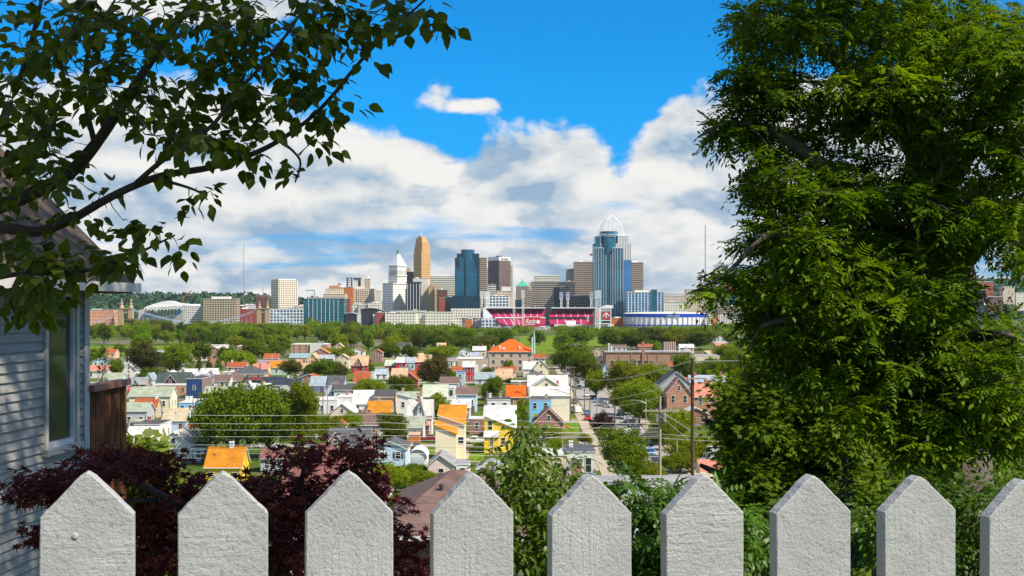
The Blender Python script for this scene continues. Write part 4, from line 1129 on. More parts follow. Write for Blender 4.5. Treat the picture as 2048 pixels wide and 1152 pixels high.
# ------------------------------------------------------------------ the houses, field by field (rows run from near to far in each block)
H_ = house
def make_left_field():
    H_('yellow cottage with bright orange shingle roof and white chimney', 411, 481, 968, 934, 895, 'R', 'yellow', 'orange', 8, 3, 1, 'w.62', wh=.7, land='yellow cottage with the orange roof')
    H_('low pale house with dull red-brown roof to the right of the yellow cottage', 521, 572, 945, 917, 899, 'R', 'greyblue', 'maroon', 7, 2, 1, 'w.5')
    H_('large house with a maroon hip roof half hidden by the purple maple', 505, 742, 1250, 1030, 893, 'H', 'greywhite', 'maroon', 9, 3, 2, Y=70)
    H_('white cottage with a broad white front gable and pale grey roof', 308, 385, 926, 891, 865, 'G', 'white', 'palegrey', 12, 2, 1, land='white cottage with the broad gable')
    H_('small pale blue house in the shade of the big broad maple', 386, 408, 926, 896, 886, 'R', 'paleblue', 'charcoal', 6, 1, 1)
    H_('white two-storey box house with a nearly flat dark roof', 268, 319, 892, 850, 837, 'F', 'white', 'dark', 11, 1, 1, 'r.3', land='white box house with the dark flat roof')
    H_('cream house with a long white lean-to roof below the white box house', 249, 312, 918, 890, 854, 'R', 'cream', 'white', 9, 2, 1)
    H_('grey house with orange window heads and mossy dark roof', 246, 294, 862, 822, 806, 'R', 'grey', 'greygreen', 7, 2, 1, land='grey house with orange window heads')
    H_('house with an orange-brown roof close behind the grey mossy-roofed house', 268, 312, 836, 816, 797, 'R', 'tan', 'rust', 6, 1, 1, 'w.9')
    H_('cream house with a long grey-green roof and tall side gable', 258, 341, 826, 792, 774, 'R', 'cream', 'greygreen', 8, 3, 1, land='cream house with the long grey-green roof')
    H_('sky blue house with a flat white roof and blue chimneys', 357, 388, 828, 806, 793, 'F', 'skyblue', 'white', 15, 2, 1, 'w.1 w.35', land='sky blue flat-roofed house')
    H_('pale blue house with a beige shingle roof beside the big maple', 325, 373, 866, 841, 817, 'R', 'paleblue', 'beige', 8, 2, 1, land='pale blue house with the beige roof')
    H_('navy blue box building with a dark brown side', 373, 404, 797, 758, 752, 'F', 'navy', 'dark', 16, 1, 1, side='brickdark', land='navy blue box building')
    o, W, H, Hr, Y = H_('dark red house with dark green roof and white-trimmed front gable', 312, 377, 784, 766, 745, 'R', 'maroon', 'darkgreen', 9, 2, 1, 'b.75', land='dark red house with the dark green roof')
    front_gable(o, W, H, -W * .05, W * .42, H - .4, Hr * .85, 'darkgreen', 'maroon')
    H_('long low brown brick building with a pale flat roof', 306, 374, 790, 771, 766, 'F', 'brickorange', 'palegrey', 7, 4, 1)
    H_('pale blue gabled house with mossy roof above the rusty screen', 196, 242, 778, 763, 746, 'R', 'paleblue', 'greygreen', 9, 2, 1)
    H_('crimson gabled shed with a dark roof just above the rusty screen', 224, 252, 783, 771, 761, 'G', 'crimson', 'charcoal', 7, 1, 1)
    o, W, H, Hr, Y = H_('small grey-roofed house with a little blue front gable', 257, 291, 781, 768, 755, 'R', 'brickbrown', 'grey', 7, 1, 1)
    front_gable(o, W, H, -W * .1, W * .45, H - .2, Hr * .8, 'grey', 'paleblue')
    H_('narrow pale blue house with a round-topped gable', 290, 304, 778, 758, 747, 'G', 'paleblue', 'bluegrey', 8, 1, 2)
    H_('white bungalow with a near black roof behind the little blue gable', 270, 300, 770, 754, 748, 'R', 'white', 'charcoal', 6, 2, 1)
    H_('pale blue house with a white roof behind the dark green roof', 364, 390, 760, 748, 738, 'R', 'paleblue', 'white', 9, 2, 1)
    o, W, H, Hr, Y = H_('white house with a brown porch gable behind the navy building', 399, 432, 764, 748, 737, 'R', 'white', 'palegrey', 8, 2, 1)
    front_gable(o, W, H, W * .15, W * .5, H - .6, Hr * .8, 'brown', 'white', frame=False)
    H_('flat white bungalow with a pale roof above the brown roofs', 441, 484, 754, 745, 738, 'F', 'greywhite', 'white', 8, 2, 1)
    o, W, H, Hr, Y = H_('peach house with a wide dark grey hip roof', 462, 528, 762, 748, 733, 'H', 'peach', 'charcoal', 12, 3, 1, 'r.8')
    H_('white house with a brown roof next to the navy building', 428, 459, 778, 762, 750, 'R', 'white', 'brown', 7, 1, 1, 't.4')
    H_('white house with a brown roof and dark streaks right of its twin', 461, 485, 776, 761, 749, 'R', 'white', 'brown', 7, 2, 1, 'r.2')
    o, W, H, Hr, Y = H_('long house with a navy roof and a row of red awnings', 487, 562, 779, 765, 754, 'R', 'greyblue', 'navy', 7, 4, 1, 'r.2 r.65')
    MB().box(-W * .36, W * .14, -1.4, -.02, H + 1.3, H + 1.75).build('awning', plain('awning_red', (.55, .03, .02), .6), o)
    o, W, H, Hr, Y = H_('white house with two small front gables above the big maple', 487, 536, 806, 778, 767, 'R', 'white', 'palegrey', 8, 3, 1, 'r.05')
    front_gable(o, W, H, -W * .28, W * .3, H - .2, 2.6, 'palegrey', 'white'); front_gable(o, W, H, W * .28, W * .26, H - .2, 2.4, 'beige', 'white')
    H_('white house with a red-brown roof edge and tan chimney left of the conical tree', 522, 566, 800, 786, 772, 'F', 'white', 'maroon', 9, 2, 1, 't.9')
    H_('white steep-gabled house under the olive trees', 240, 270, 738, 726, 714, 'G', 'white', 'palegrey', 9, 1, 1)
    H_('white house with front gable standing before the steep-gabled one', 245, 270, 754, 740, 727, 'G', 'white', 'palegrey', 10, 1, 2)
    H_('white house with a red porch roof partly behind the evergreen', 172, 214, 758, 742, 731, 'R', 'white', 'pinkred', 9, 2, 1)
    H_('brick hall with a wide white low roof', 414, 444, 727, 703, 694, 'G', 'brickorange', 'white', 26, 1, 1, cat='hall', name='hall', land='brick hall with the white roof', ww=2.4)
    H_('long flat pale warehouse behind the brick hall', 382, 450, 702, 691, 686, 'F', 'beige', 'white', 14, 0, 0, cat='warehouse', name='warehouse')
    H_('low brick school wing among trees', 474, 512, 704, 692, 688, 'F', 'brickorange', 'offwhite', 12, 4, 1, cat='school', name='school_wing')
    H_('second low brick wing with a pale roof edge', 522, 552, 703, 692, 688, 'F', 'brickbrown', 'offwhite', 12, 3, 1, cat='school', name='school_wing')
    H_('tiny pink house behind the conical shrubs', 384, 400, 722, 714, 709, 'R', 'pinkwhite', 'pinkred', 7, 1, 1)
    H_('tiny white house with dark roof right of the pink house', 403, 414, 721, 714, 710, 'R', 'white', 'charcoal', 6, 1, 1)
    H_('house with a bright orange tile roof and green gable', 536, 570, 750, 735, 722, 'R', 'mint', 'orange', 9, 1, 1, land='bright orange tile roof')
    H_('peach house with a red-orange porch roof', 505, 536, 752, 738, 728, 'R', 'peach', 'pinkred', 8, 2, 1, 'r.9')
    H_('long brown-roofed house behind the orange tile roof', 504, 575, 736, 727, 720, 'R', 'tan', 'purple', 8, 3, 1)
    H_('cream bungalow behind the olive tree on the far left', 315, 335, 712, 705, 701, 'R', 'cream', 'slate', 7, 1, 1)
make_left_field()
def make_middle_field():
    # flats
    o, W, H, Hr, Y = H_('four-storey orange brick apartment block with a beige stair tower', 582, 654, 714, 689, 686, 'F', 'brickorange', 'offwhite', 18, 6, 4, cat='apartment block', name='apartment_block', land='orange brick apartment block', ww=1.6, wh=1.3)
    MB().box(W * .03, W * .33, -.9, -.02, 0, H + .6).build('stair_tower', wallmat('offwhite'), o)
    MB().box(W * .2, W * .34, 6, 12, H + .2, H + 1.6).build('roof_plant', METAL, o)
    H_('peach building with a blue-grey roof below the apartment block', 579, 618, 729, 715, 707, 'R', 'peach', 'teal', 10, 2, 1)
    H_('plain peach gable end below the apartment stair tower', 614, 634, 730, 718, 707, 'G', 'peach', 'tan', 14, 1, 1)
    H_('white building with a pale grey roof right of the peach gable', 636, 666, 728, 717, 710, 'R', 'white', 'slate', 9, 2, 1)
    H_('tan house with a brown-pink roof left of the dark round tree', 594, 624, 752, 737, 727, 'R', 'beige', 'tan', 9, 1, 1)
    o, W, H, Hr, Y = H_('red gingerbread house with a tan roof and white-trimmed gable', 702, 735, 746, 730, 712, 'R', 'red', 'tan', 9, 2, 1, 'r.1', land='red gingerbread house')
    front_gable(o, W, H, -W * .05, W * .5, H - .6, Hr * .95, 'tan', 'brickred')
    H_('small red house with a grey roof and dormers', 770, 791, 742, 731, 720, 'R', 'red', 'greenish', 8, 2, 1, land='small red house with the grey roof')
    H_('red row house with a white roof', 793, 810, 743, 725, 715, 'R', 'crimson', 'white', 8, 1, 1)
    H_('pale grey row house between two red row houses', 811, 830, 743, 725, 715, 'R', 'greywhite', 'slate', 8, 2, 1)
    H_('red and white row house with a tan roof', 831, 852, 743, 724, 717, 'R', 'red', 'tan', 8, 2, 1)
    H_('tan house with a little dormer behind the row houses', 834, 862, 728, 717, 710, 'R', 'peach', 'tan', 8, 2, 1)
    H_('bright blue shop front in front of the row houses', 799, 821, 746, 736, 731, 'F', 'brightblue', 'navy', 8, 2, 1, cat='shop', name='shop', land='bright blue shop front')
    H_('flat pale house with a white railing on its roof', 708, 748, 762, 746, 736, 'F', 'greywhite', 'teal', 9, 2, 1)
    H_('white house with a slate strip of roof right of the railed roof', 750, 774, 760, 748, 738, 'R', 'white', 'slate', 8, 2, 1)
    H_('pale blue house with a large rust-red roof', 707, 738, 778, 765, 744, 'R', 'paleblue', 'rust', 9, 1, 1, land='large rust-red roof')
    H_('dark blue row with a near black roof behind the tan chimneys', 522, 576, 782, 770, 756, 'R', 'greyblue', 'navy', 8, 2, 1, 'w.95')
    H_('black-roofed house with a pale front gable left of the conical tree', 578, 600, 786, 774, 757, 'R', 'offwhite', 'navy', 8, 2, 1, 't.1')
    H_('house with a blue-grey roof and vivid blue side gable', 620, 649, 785, 771, 753, 'R', 'blue', 'bluegrey', 9, 1, 1, land='vivid blue side gable')
    H_('house with a charcoal roof and pale blue side gable', 655, 687, 784, 771, 752, 'R', 'paleblue', 'charcoal', 9, 1, 1)
    H_('small grey-white house with a brown gable roof', 651, 681, 804, 782, 765, 'G', 'greywhite', 'brown', 10, 1, 2)
    H_('white house with a brown-black roof and one tall window', 668, 708, 806, 780, 770, 'R', 'white', 'dark', 8, 2, 1)
    H_('house with a tan roof and bright blue edge', 783, 813, 770, 757, 737, 'R', 'blue', 'tan', 9, 1, 1)
    H_('red barn-like gable with a brown roof', 814, 836, 776, 760, 745, 'G', 'crimson', 'rust', 9, 1, 1, apex=.15, land='red barn-like gable')
    H_('brown-red roofed house behind the red barn gable', 816, 842, 762, 752, 740, 'R', 'offwhite', 'rust', 8, 1, 1)
    H_('white house with a grey side roof and two dark windows', 536, 606, 818, 800, 776, 'G', 'white', 'grey', 11, 2, 1, 't.1', apex=.32, land='white house with two dark windows')
    H_('white flat-roofed house left of the tall brown pole', 634, 674, 836, 801, 786, 'F', 'white', 'white', 13, 2, 1)
    H_('white house with one tall window behind the beige gable', 672, 704, 834, 795, 784, 'F', 'white', 'offwhite', 11, 1, 1, 'r.5')
    H_('white house with a broad pinkish white roof', 706, 745, 828, 807, 781, 'R', 'white', 'pinkwhite', 9, 2, 1)
    H_('peach house with a brown-black roof left of the white shed-roofed house', 749, 789, 830, 794, 780, 'R', 'peach', 'dark', 9, 2, 1)
    H_('cream house with a vivid orange roof in the middle of the houses', 735, 780, 846, 831, 803, 'R', 'cream', 'orange', 9, 2, 1, 't.45', land='vivid orange roof of the cream house')
    H_('white house with a low grey-green sloping roof', 794, 842, 834, 788, 784, 'S', 'white', 'greygreen', 9, 2, 1, 't.2 r.95', ye2=802)
    o, W, H, Hr, Y = H_('white ornate house with a red-trimmed dormer window', 817, 864, 872, 833, 800, 'R', 'white', 'white', 5, 2, 1, 'r.4', land='white ornate house with the red trim')
    front_gable(o, W, H, 0, W * .3, H + .2, 3.6, 'maroon', 'white', proud=.2)
    MB().box(-W / 2 - .1, W / 2 + .1, -.30, -.02, H - .25, H + .12).build('cornice', plain('dark_red_trim', (.22, .04, .05), .6), o)
    MB().prism([(0, 2.7), (W * .44, 2.7), (W * .22, 4.0)], -2.2, -.02).build('porch_roof', roofmat('pinkred'), o)
    for x in (.3, W * .42): MB().box(x - .08, x + .08, -2.1, -1.94, 0, 2.7).build('porch_post', TRIM, o)
    H_('large white house with a greenish roof and square window', 846, 894, 826, 793, 770, 'R', 'white', 'greenish', 10, 3, 2, land='large white house with the greenish roof')
    H_('narrow white house with one framed window right of the greenish roof', 894, 910, 818, 776, 770, 'F', 'white', 'palegrey', 9, 1, 2, fm=WDARK)
    H_('small beige house with a brown-edged front gable', 658, 710, 846, 828, 808, 'G', 'beige', 'palegrey', 11, 2, 1, land='small beige gabled house')
    H_('house with a grey-brown roof and orange brick chimney', 714, 759, 872, 850, 828, 'R', 'grey', 'brown', 9, 2, 1, 'r.45 r.05')
    H_('low white garage with a grey-green roof below the ornate house', 814, 846, 880, 855, 833, 'R', 'offwhite', 'greygreen', 9, 1, 1)
    H_('orange wooden shed below the grey-green garage roof', 817, 838, 892, 870, 864, 'F', 'rust', 'tan', 5, 0, 0, cat='shed', name='shed')
    H_('bright orange garage door shed by the white arched garage', 816, 836, 915, 893, 887, 'F', 'orange', 'beige', 5, 0, 0, cat='shed', name='shed')
    o, W, H, Hr, Y = H_('dark brick house with a charcoal roof and white-trimmed front gable', 656, 736, 942, 894, 857, 'R', 'brickred', 'charcoal', 9, 2, 2, land='dark brick house with the white gable trim')
    front_gable(o, W, H, -W * .30, W * .56, H - .4, Hr * .98, 'charcoal', 'brickred', proud=1.2)
    MB().box(W * .34, W * .5, -1.2, -.02, .1, 2.6).build('porch', wallmat('white'), o)
    o, W, H, Hr, Y = H_('pale blue house with dark shutters and a black roof', 748, 812, 956, 898, 884, 'G', 'paleblue', 'charcoal', 10, 2, 2, shut=True, land='pale blue house with dark shutters')
    o = thing('garage', 'white garage with a rounded white roof', 'garage', ((835.5 - CX) / F * gd(937), gd(937), GZ))
    W = 35 / F * gd(937); arch = [(-W / 2, 0), (W / 2, 0), (W / 2, 1.9)] + [(W / 2 * math.cos(R(a)), 1.9 + 1.7 * math.sin(R(a))) for a in range(15, 180, 15)] + [(-W / 2, 1.9)]
    MB().prism(arch, 0, 7).build('wall', wallmat('white'), o)
    rim = [(q[0] * 1.06, q[1] + .12) for q in arch[2:]]
    mb = MB()
    for a, b_ in zip(rim, rim[1:]): mb.hull([(a[0], -.3, a[1]), (b_[0], -.3, b_[1]), (b_[0], 7.2, b_[1]), (a[0], 7.2, a[1]), (a[0], -.3, a[1] + .14), (b_[0], -.3, b_[1] + .14), (b_[0], 7.2, b_[1] + .14), (a[0], 7.2, a[1] + .14)], [(0, 1, 2, 3), (4, 7, 6, 5), (0, 4, 5, 1), (1, 5, 6, 2), (2, 6, 7, 3), (3, 7, 4, 0)])
    mb.build('roof', plain('roof_white_metal', (.72, .73, .73), .5, .06), o)
    MB().box(-W * .36, W * .36, -.06, 0, .02, 2.2).build('garage_door', plain('door_greyblue', (.45, .52, .56), .5, .05), o)
    H_('pinkish cottage with a grey gable roof and red chimney', 856, 908, 964, 931, 911, 'G', 'pinkwhite', 'grey', 10, 1, 1, 'r.35', apex=.45)
    # the tall cream house with the slanting orange roof
    o, W, H, Hr, Y = H_('tall cream house with a steep slanting orange roof', 877, 929, 922, 831, 811, 'S', 'cream', 'orange', 9, 1, 1, ye2=851, land='tall cream house with the slanting orange roof', win=False)
    for x, z in ((-W * .35, 2.3), (W * .36, 4.3)): window(o, x, 0, z, 1.1, 1.3)
    window(o, W / 2, 2.5, 4.2, .9, 1.6, 'r')
    mb = MB(); zl, zr = (HY - 850) / F * Y - GZ, (HY - 868) / F * Y - GZ; x0, x1 = -W / 2 - .5, W * .2
    mb.hull([(x0, -2.6, 0), (x1, -2.6, 0), (x1, -.02, 0), (x0, -.02, 0), (x0, -2.6, zl), (x1, -2.6, zr), (x1, -.02, zr + .9), (x0, -.02, zl + .9)], [(0, 3, 2, 1), (0, 1, 5, 4), (1, 2, 6, 5), (2, 3, 7, 6), (3, 0, 4, 7), (4, 5, 6), (4, 6, 7)])
    mb.build('wing', wallmat('cream'), o)
    mb = MB(); mb.hull([(x0 - .25, -2.9, zl + .06), (x1 + .25, -2.9, zr + .06), (x1 + .25, .0, zr + 1.02), (x0 - .25, .0, zl + 1.02), (x0 - .25, -2.9, zl + .24), (x1 + .25, -2.9, zr + .24), (x1 + .25, .0, zr + 1.2), (x0 - .25, .0, zl + 1.2)], [(0, 1, 2, 3), (4, 6, 5), (4, 7, 6), (0, 4, 5, 1), (1, 5, 6, 2), (2, 6, 7, 3), (3, 7, 4, 0)])
    mb.build('wing_roof', roofmat('orange'), o)
    window(o, x0 + 1.5, -2.6, 2.2, 1.0, .9)
make_middle_field()
def make_right_field():
    o, W, H, Hr, Y = H_('bright yellow house with a white slanting roof', 969, 1031, 904, 832, 812, 'S', 'yellow', 'palegrey', 9, 1, 1, ye2=858, land='bright yellow house', win=False)
    window(o, -W * .32, 0, (HY - 851) / F * Y - GZ, .9, 1.9); window(o, W * .1, 0, 2.4, .9, 1.4)
    zt = (HY - 873) / F * Y - GZ
    MB().box(-W / 2 - .02, -W * .05, -2.4, -.02, 0, zt).build('wing', wallmat('yellow'), o)


    mb = MB(); mb.hull([(-W / 2 - .2, -2.7, zt + .02), (-W * .05 + .2, -2.7, zt + .02), (-W * .05 + .2, -.02, zt + 1.1), (-W / 2 - .2, -.02, zt + 1.1), (-W / 2 - .2, -2.7, zt + .2), (-W * .05 + .2, -2.7, zt + .2), (-W * .05 + .2, -.02, zt + 1.3), (-W / 2 - .2, -.02, zt + 1.3)], [(0, 3, 2, 1), (4, 5, 6, 7), (0, 1, 5, 4), (1, 2, 6, 5), (2, 3, 7, 6), (3, 0, 4, 7)])
    mb.build('wing_roof', roofmat('palegrey'), o)
    window(o, -W * .27, -2.4, 2.6, .7, 1.4)
    H_('white box house with a thin dark roof edge and two windows', 975, 1021, 852, 800, 797, 'F', 'white', 'dark', 10, 2, 2, 'w.1 t.55', land='white box house with two windows')
    H_('low white house with a grey sloping roof in front of the white box house', 984, 1020, 874, 848, 824, 'R', 'greywhite', 'grey', 7, 2, 1)
    H_('narrow white annex behind the yellow house', 1021, 1034, 862, 830, 827, 'F', 'white', 'palegrey', 5, 1, 1)
    H_('bright blue flat-topped house with two windows', 1059, 1102, 848, 801, 797, 'F', 'skyblue', 'charcoal', 8, 2, 2, 't.8', land='bright blue flat-topped house')
    o, W, H, Hr, Y = H_('large cream building with a long whitish roof beside the street', 1062, 1141, 842, 791, 774, 'R', 'cream', 'white', 8, 0, 0, land='large cream building', cat='building', name='building')
    H_('cream gabled house rising behind the whitish roof', 1058, 1128, 810, 778, 756, 'G', 'cream', 'palegrey', 9, 1, 1, 'r.83', ww=1.3)
    H_('wide white-roofed building behind the cream gable', 1056, 1135, 790, 772, 751, 'R', 'offwhite', 'white', 10, 0, 0, 'r.25')
    o, W, H, Hr, Y = H_('small red brick house with white windows and a red side awning', 1068, 1127, 872, 846, 818, 'G', 'brickred', 'maroon', 10, 2, 1, land='small red brick house', wh=1.7, doors=False)
    mb = MB(); mb.hull([(W / 2 + .05, 1, 2.3), (W / 2 + 1.7, 1, 1.7), (W / 2 + 1.7, 4, 1.7), (W / 2 + .05, 4, 2.3), (W / 2 + .05, 1, 2.42), (W / 2 + 1.7, 1, 1.82), (W / 2 + 1.7, 4, 1.82), (W / 2 + .05, 4, 2.42)], [(0, 3, 2, 1), (4, 5, 6, 7), (0, 1, 5, 4), (1, 2, 6, 5), (2, 3, 7, 6), (3, 0, 4, 7)])
    mb.build('awning', plain('awning_red', (.55, .03, .02), .6), o)
    H_('house with a vivid orange-red roof left of the cream building', 1014, 1051, 812, 794, 771, 'R', 'brickorange', 'tileorange', 9, 2, 1, 't.7', land='vivid orange-red roof')
    H_('pale blue house with a brown-black roof and tan chimney', 914, 953, 826, 789, 774, 'R', 'paleblue', 'brown', 8, 2, 1, 't.4', land='pale blue house with the brown-black roof')
    H_('low whitish lean-to with a pale grey roof above the pickup', 900, 940, 842, 815, 799, 'R', 'offwhite', 'palegrey', 7, 2, 1)
    H_('red brick porch with a flat white roof left of the yellow house', 938, 969, 868, 838, 832, 'F', 'brickred', 'white', 5, 1, 1)
    H_('house with a mottled tan roof and brick chimney', 992, 1024, 768, 758, 738, 'R', 'brown', 'tan', 9, 2, 1, 'r.02', land='mottled tan roof')
    H_('house with a dark slate roof left of the mottled tan roof', 950, 990, 770, 758, 745, 'R', 'greywhite', 'bluegrey', 9, 2, 1)
    H_('bright red house with a white roof and white windows', 926, 949, 764, 734, 723, 'R', 'red', 'white', 9, 2, 2, land='bright red house with the white roof')
    # school with the orange tiled roof and its copper-green spire
    o, W, H, Hr, Y = H_('large tan school with a bright orange hip roof', 978, 1067, 745, 704, 679, 'H', 'schooltan', 'tileorange', 22, 5, 3, cat='school', name='school', land='tan school with the orange roof', ww=1.4, wh=1.7)
    cop = plain('copper_green', (.30, .52, .46), .6, .12, 1)
    MB().box(W * .46, W * .485, -.4, .4, H - 1, H + Hr + 1.4).build('chimney_stack', plain('stack_pale', (.72, .70, .64), .7), o)
    for f in (-.25, .19): MB().box(W * f - .35, W * f + .35, 2.2, 3.2, H + .4, H + 3.0).build('chimney_stack', plain('stack_pale', (.72, .70, .64), .7), o)
    MB().box(-W * .2, -W * .13, 2.0, 5.0, H + .3, H + 2.1).build('dormer', wallmat('greywhite'), o)
    sz_ = lambda py: (HY - py) / F * Y - GZ
    MB().lathe([(.55, H - 1), (.5, sz_(676)), (.36, sz_(672)), (.14, sz_(664)), (.03, sz_(657))], 8, (W * .515, 2)).build('spire', cop, o)
    MB().box(-W / 2 - .1, W / 2 + .1, -.12, 0, H - .9, H - .1).build('cornice', plain('cornice_dark', (.12, .11, .09), .7), o)
    o, W, H, Hr, Y = H_('long tan school wing with a flat pale roof and arched doors', 915, 977, 745, 718, 714, 'F', 'schooltan', 'offwhite', 16, 0, 0, cat='school', name='school_wing')
    for x in (-W * .25, W * .1, W * .36):
        MB().prism([(x - 1.1, .1), (x + 1.1, .1), (x + 1.1, 3)] + [(x + 1.1 * math.cos(R(a)), 3 + 1.1 * math.sin(R(a))) for a in (30, 60, 90, 120, 150)] + [(x - 1.1, 3)], -.08, -.005).build('arched_door', WFRAME, o)
    H_('white house with a long white roof in front of the orange-roofed school', 1047, 1088, 754, 738, 723, 'R', 'white', 'white', 9, 1, 1, 'r.3')
    H_('cream gabled house with a red chimney by the far street', 1068, 1097, 756, 736, 721, 'G', 'cream', 'greygreen', 11, 1, 1, 'r.2')
    H_('low house with a dark gable before the cream gabled house', 1052, 1092, 766, 752, 744, 'G', 'greyblue', 'charcoal', 8, 1, 1)
    H_('small pink-roofed white house right of the olive-brown tree', 886, 909, 736, 722, 716, 'R', 'white', 'purple', 9, 2, 1)
    H_('small grey gabled house under the dark far trees', 912, 932, 722, 714, 708, 'G', 'offwhite', 'slate', 8, 1, 1)
    H_('small grey house with a dormer left of the orange-roofed school', 940, 958, 722, 713, 705, 'R', 'greywhite', 'slate', 8, 1, 1)
    H_('narrow pale blue house with a blue roof strip', 912, 929, 778, 746, 740, 'F', 'greyblue', 'blue', 10, 1, 2)
    H_('tiny red-fronted house with a pale roof far down the street', 1132, 1168, 705, 694, 688, 'R', 'pinkwhite', 'white', 10, 2, 1)
    H_('low brown house with a pale flat canopy behind the tan roof', 1022, 1052, 776, 764, 760, 'F', 'brown', 'palegrey', 7, 1, 1)
    # works building right of the street
    o, W, H, Hr, Y = H_('long two-storey red brick works with a tall brick chimney', 1212, 1381, 745, 705, 702, 'F', 'brickbrown', 'grey', 24, 0, 0, cat='works', name='works_building', land='long brick works')
    for f in (-.40, -.28, -.135, .005, .325):
        for k in (-1, 1): window(o, W * f + k * 1.15, 0, H * .47, 1.7, 2.6)
    MB().box(-W * .075, -W * .045, -.5, .9, 0, H + 5.2).build('chimney', CHIM['r'], o)
    for f in (-.34, -.2, -.0, .115, .28): MB().box(W * f - .25, W * f + .25, -.22, 0, 0, H).build('pier', wallmat('brickbrown'), o)
    MB().box(-W / 2 - .15, W / 2 + .15, -.30, 0, H - .3, H + .25).build('parapet', wallmat('brickdark'), o)
    for f, h_ in ((-.46, 3.6), (-.43, 2.2), (.38, 3.2), (.47, 2.6)):
        MB().lathe([(.3, H), (.3, H + h_), (.5, H + h_), (.5, H + h_ + .5), (.2, H + h_ + .6)], 8, (W * f, 5)).build('roof_vent', plain('vent_white', (.72, .72, .70), .5), o)
    b_ = thing('billboard', 'back of a billboard with pale vertical slats on the brick works roof', 'billboard', ((1338 - CX) / F * (Y + 8), Y + 8, GZ + H + .3))
    w_ = 29 / F * Y
    MB().box(-w_ / 2, -w_ / 2 + .9, -.4, 1.2, .6, 4.6).build('edge_panel', plain('board_black', (.02, .02, .025), .6), b_)
    MB().box(-w_ / 2 + .9, w_ / 2, .2, .45, .6, 4.6).build('board', plain('board_brown', (.30, .12, .07), .7), b_)
    for k in range(7): MB().box(-w_ / 2 + 1.0 + k * (w_ - 1.2) / 6.4, -w_ / 2 + 1.28 + k * (w_ - 1.2) / 6.4, -.05, .19, .0, 4.7).build('slat', plain('slat_pale', (.66, .62, .60), .6), b_)
    H_('plain beige industrial building right of the brick works', 1383, 1440, 745, 712, 709, 'F', 'beige', 'grey', 18, 2, 1, cat='works', name='works_building')
    o, W, H, Hr, Y = H_('tall dark green-grey gabled house behind the orange brick gable', 1320, 1386, 826, 770, 744, 'G', 'grey', 'darkgreen', 14, 2, 2, 'r.35', land='tall dark gabled house')
    o, W, H, Hr, Y = H_('orange brick house with a pinkish red front gable roof', 1334, 1382, 842, 786, 757, 'G', 'brickorange', 'pinkred', 8, 2, 2, 'r.3', land='orange brick gabled house', wh=1.9)
    o, W, H, Hr, Y = H_('long orange brick wing with a pink-red roof and brick chimneys', 1388, 1466, 842, 793, 766, 'R', 'brickorange', 'pinkred', 9, 3, 2, 'r.35', land='long pink-red roof')
    H_('long house with a slate grey roof behind the pink-red roof', 1382, 1462, 815, 776, 751, 'R', 'brickbrown', 'slate', 9, 3, 1, 'r.15 r.8')
    H_('grey-roofed garage low beside the tall brown pole', 1424, 1458, 945, 917, 893, 'R', 'offwhite', 'grey', 9, 1, 1, cat='garage', name='garage')
    H_('cream bungalow with a terracotta roof below the grey garage', 1404, 1448, 968, 944, 921, 'R', 'cream', 'pinkred', 8, 1, 1, 'r.8')
    H_('white flat-roofed house left of the lime green maple', 1134, 1191, 962, 905, 895, 'F', 'white', 'charcoal', 12, 2, 1, 'w.2', land='white flat-roofed house by the lime tree', wh=3.2, ww=1.0)
    H_('low grey-beige building beside the white flat-roofed house', 1052, 1133, 962, 912, 903, 'F', 'beige', 'palegrey', 10, 2, 1)
    H_('orange and cream cottage with a grey hip roof right of the pinkish cottage', 955, 1012, 972, 938, 918, 'H', 'peach', 'grey', 8, 2, 1)
    H_('little white annex between two grey roofs', 912, 938, 962, 930, 924, 'F', 'white', 'grey', 7, 1, 1)
    H_('pale green gabled house behind the brick works corner', 1196, 1210, 742, 720, 712, 'G', 'cream', 'greygreen', 10, 1, 2)
    H_('light blue house in the street trees before the brick works', 1203, 1222, 760, 742, 730, 'G', 'paleblue', 'bluegrey', 10, 1, 2)
    H_('white-trimmed blue gable deep in the street trees', 1238, 1262, 775, 756, 743, 'G', 'greyblue', 'slate', 10, 1, 1)
    H_('teal-roofed shed in front of the brick works', 1304, 1334, 752, 742, 736, 'R', 'mint', 'teal', 6, 2, 1)
    H_('tiny grey cabin with one white window under the dark gabled house', 1306, 1318, 818, 803, 799, 'F', 'grey', 'charcoal', 4, 1, 1)
    H_('white house with a red roof far right under the trees', 1432, 1452, 702, 692, 686, 'R', 'white', 'pinkred', 10, 2, 1)
    H_('low white terminal with a long thin canopy at the far right of the town', 1425, 1490, 686, 674, 670, 'F', 'greywhite', 'white', 14, 8, 1, cat='station', name='station_building')
    H_('pale yellow garden building half hidden behind the shrubs at the far right', 1935, 2040, 985, 905, 890, 'F', 'cream', 'beige', 12, 3, 1, Y=150)
    H_('long low cream building behind the fifth picket gap', 1395, 1500, 1015, 968, 958, 'F', 'cream', 'beige', 10, 3, 1, Y=190)
    # rooftops just below the hill
    o, W, H, Hr, Y = H_('near house with a brown shingle hip roof and a steel vent pipe', 775, 1030, 1260, 1075, 950, 'H', 'brown', 'brown', 10, 3, 1, Y=42, land='near brown hip roof')
    vz = lambda py: (HY - py) / F * 45.2 - gz(42)
    vx = (883 - CX) / F * 45.2 - (902.5 - CX) / F * 42
    MB().lathe([(.10, vz(1006)), (.055, vz(1000)), (.055, vz(976)), (.085, vz(975)), (.085, vz(968)), (.03, vz(967))], 10, (vx, 3.2)).build('vent_pipe', plain('pipe_dark', (.10, .11, .11), .4, .1, 5, metal=.5), o)
    o, W, H, Hr, Y = H_('near house with a plain grey roof seen between the fifth and sixth pickets', 1215, 1420, 1200, 1010, 962, 'R', 'greywhite', 'grey', 9, 3, 1, Y=60)
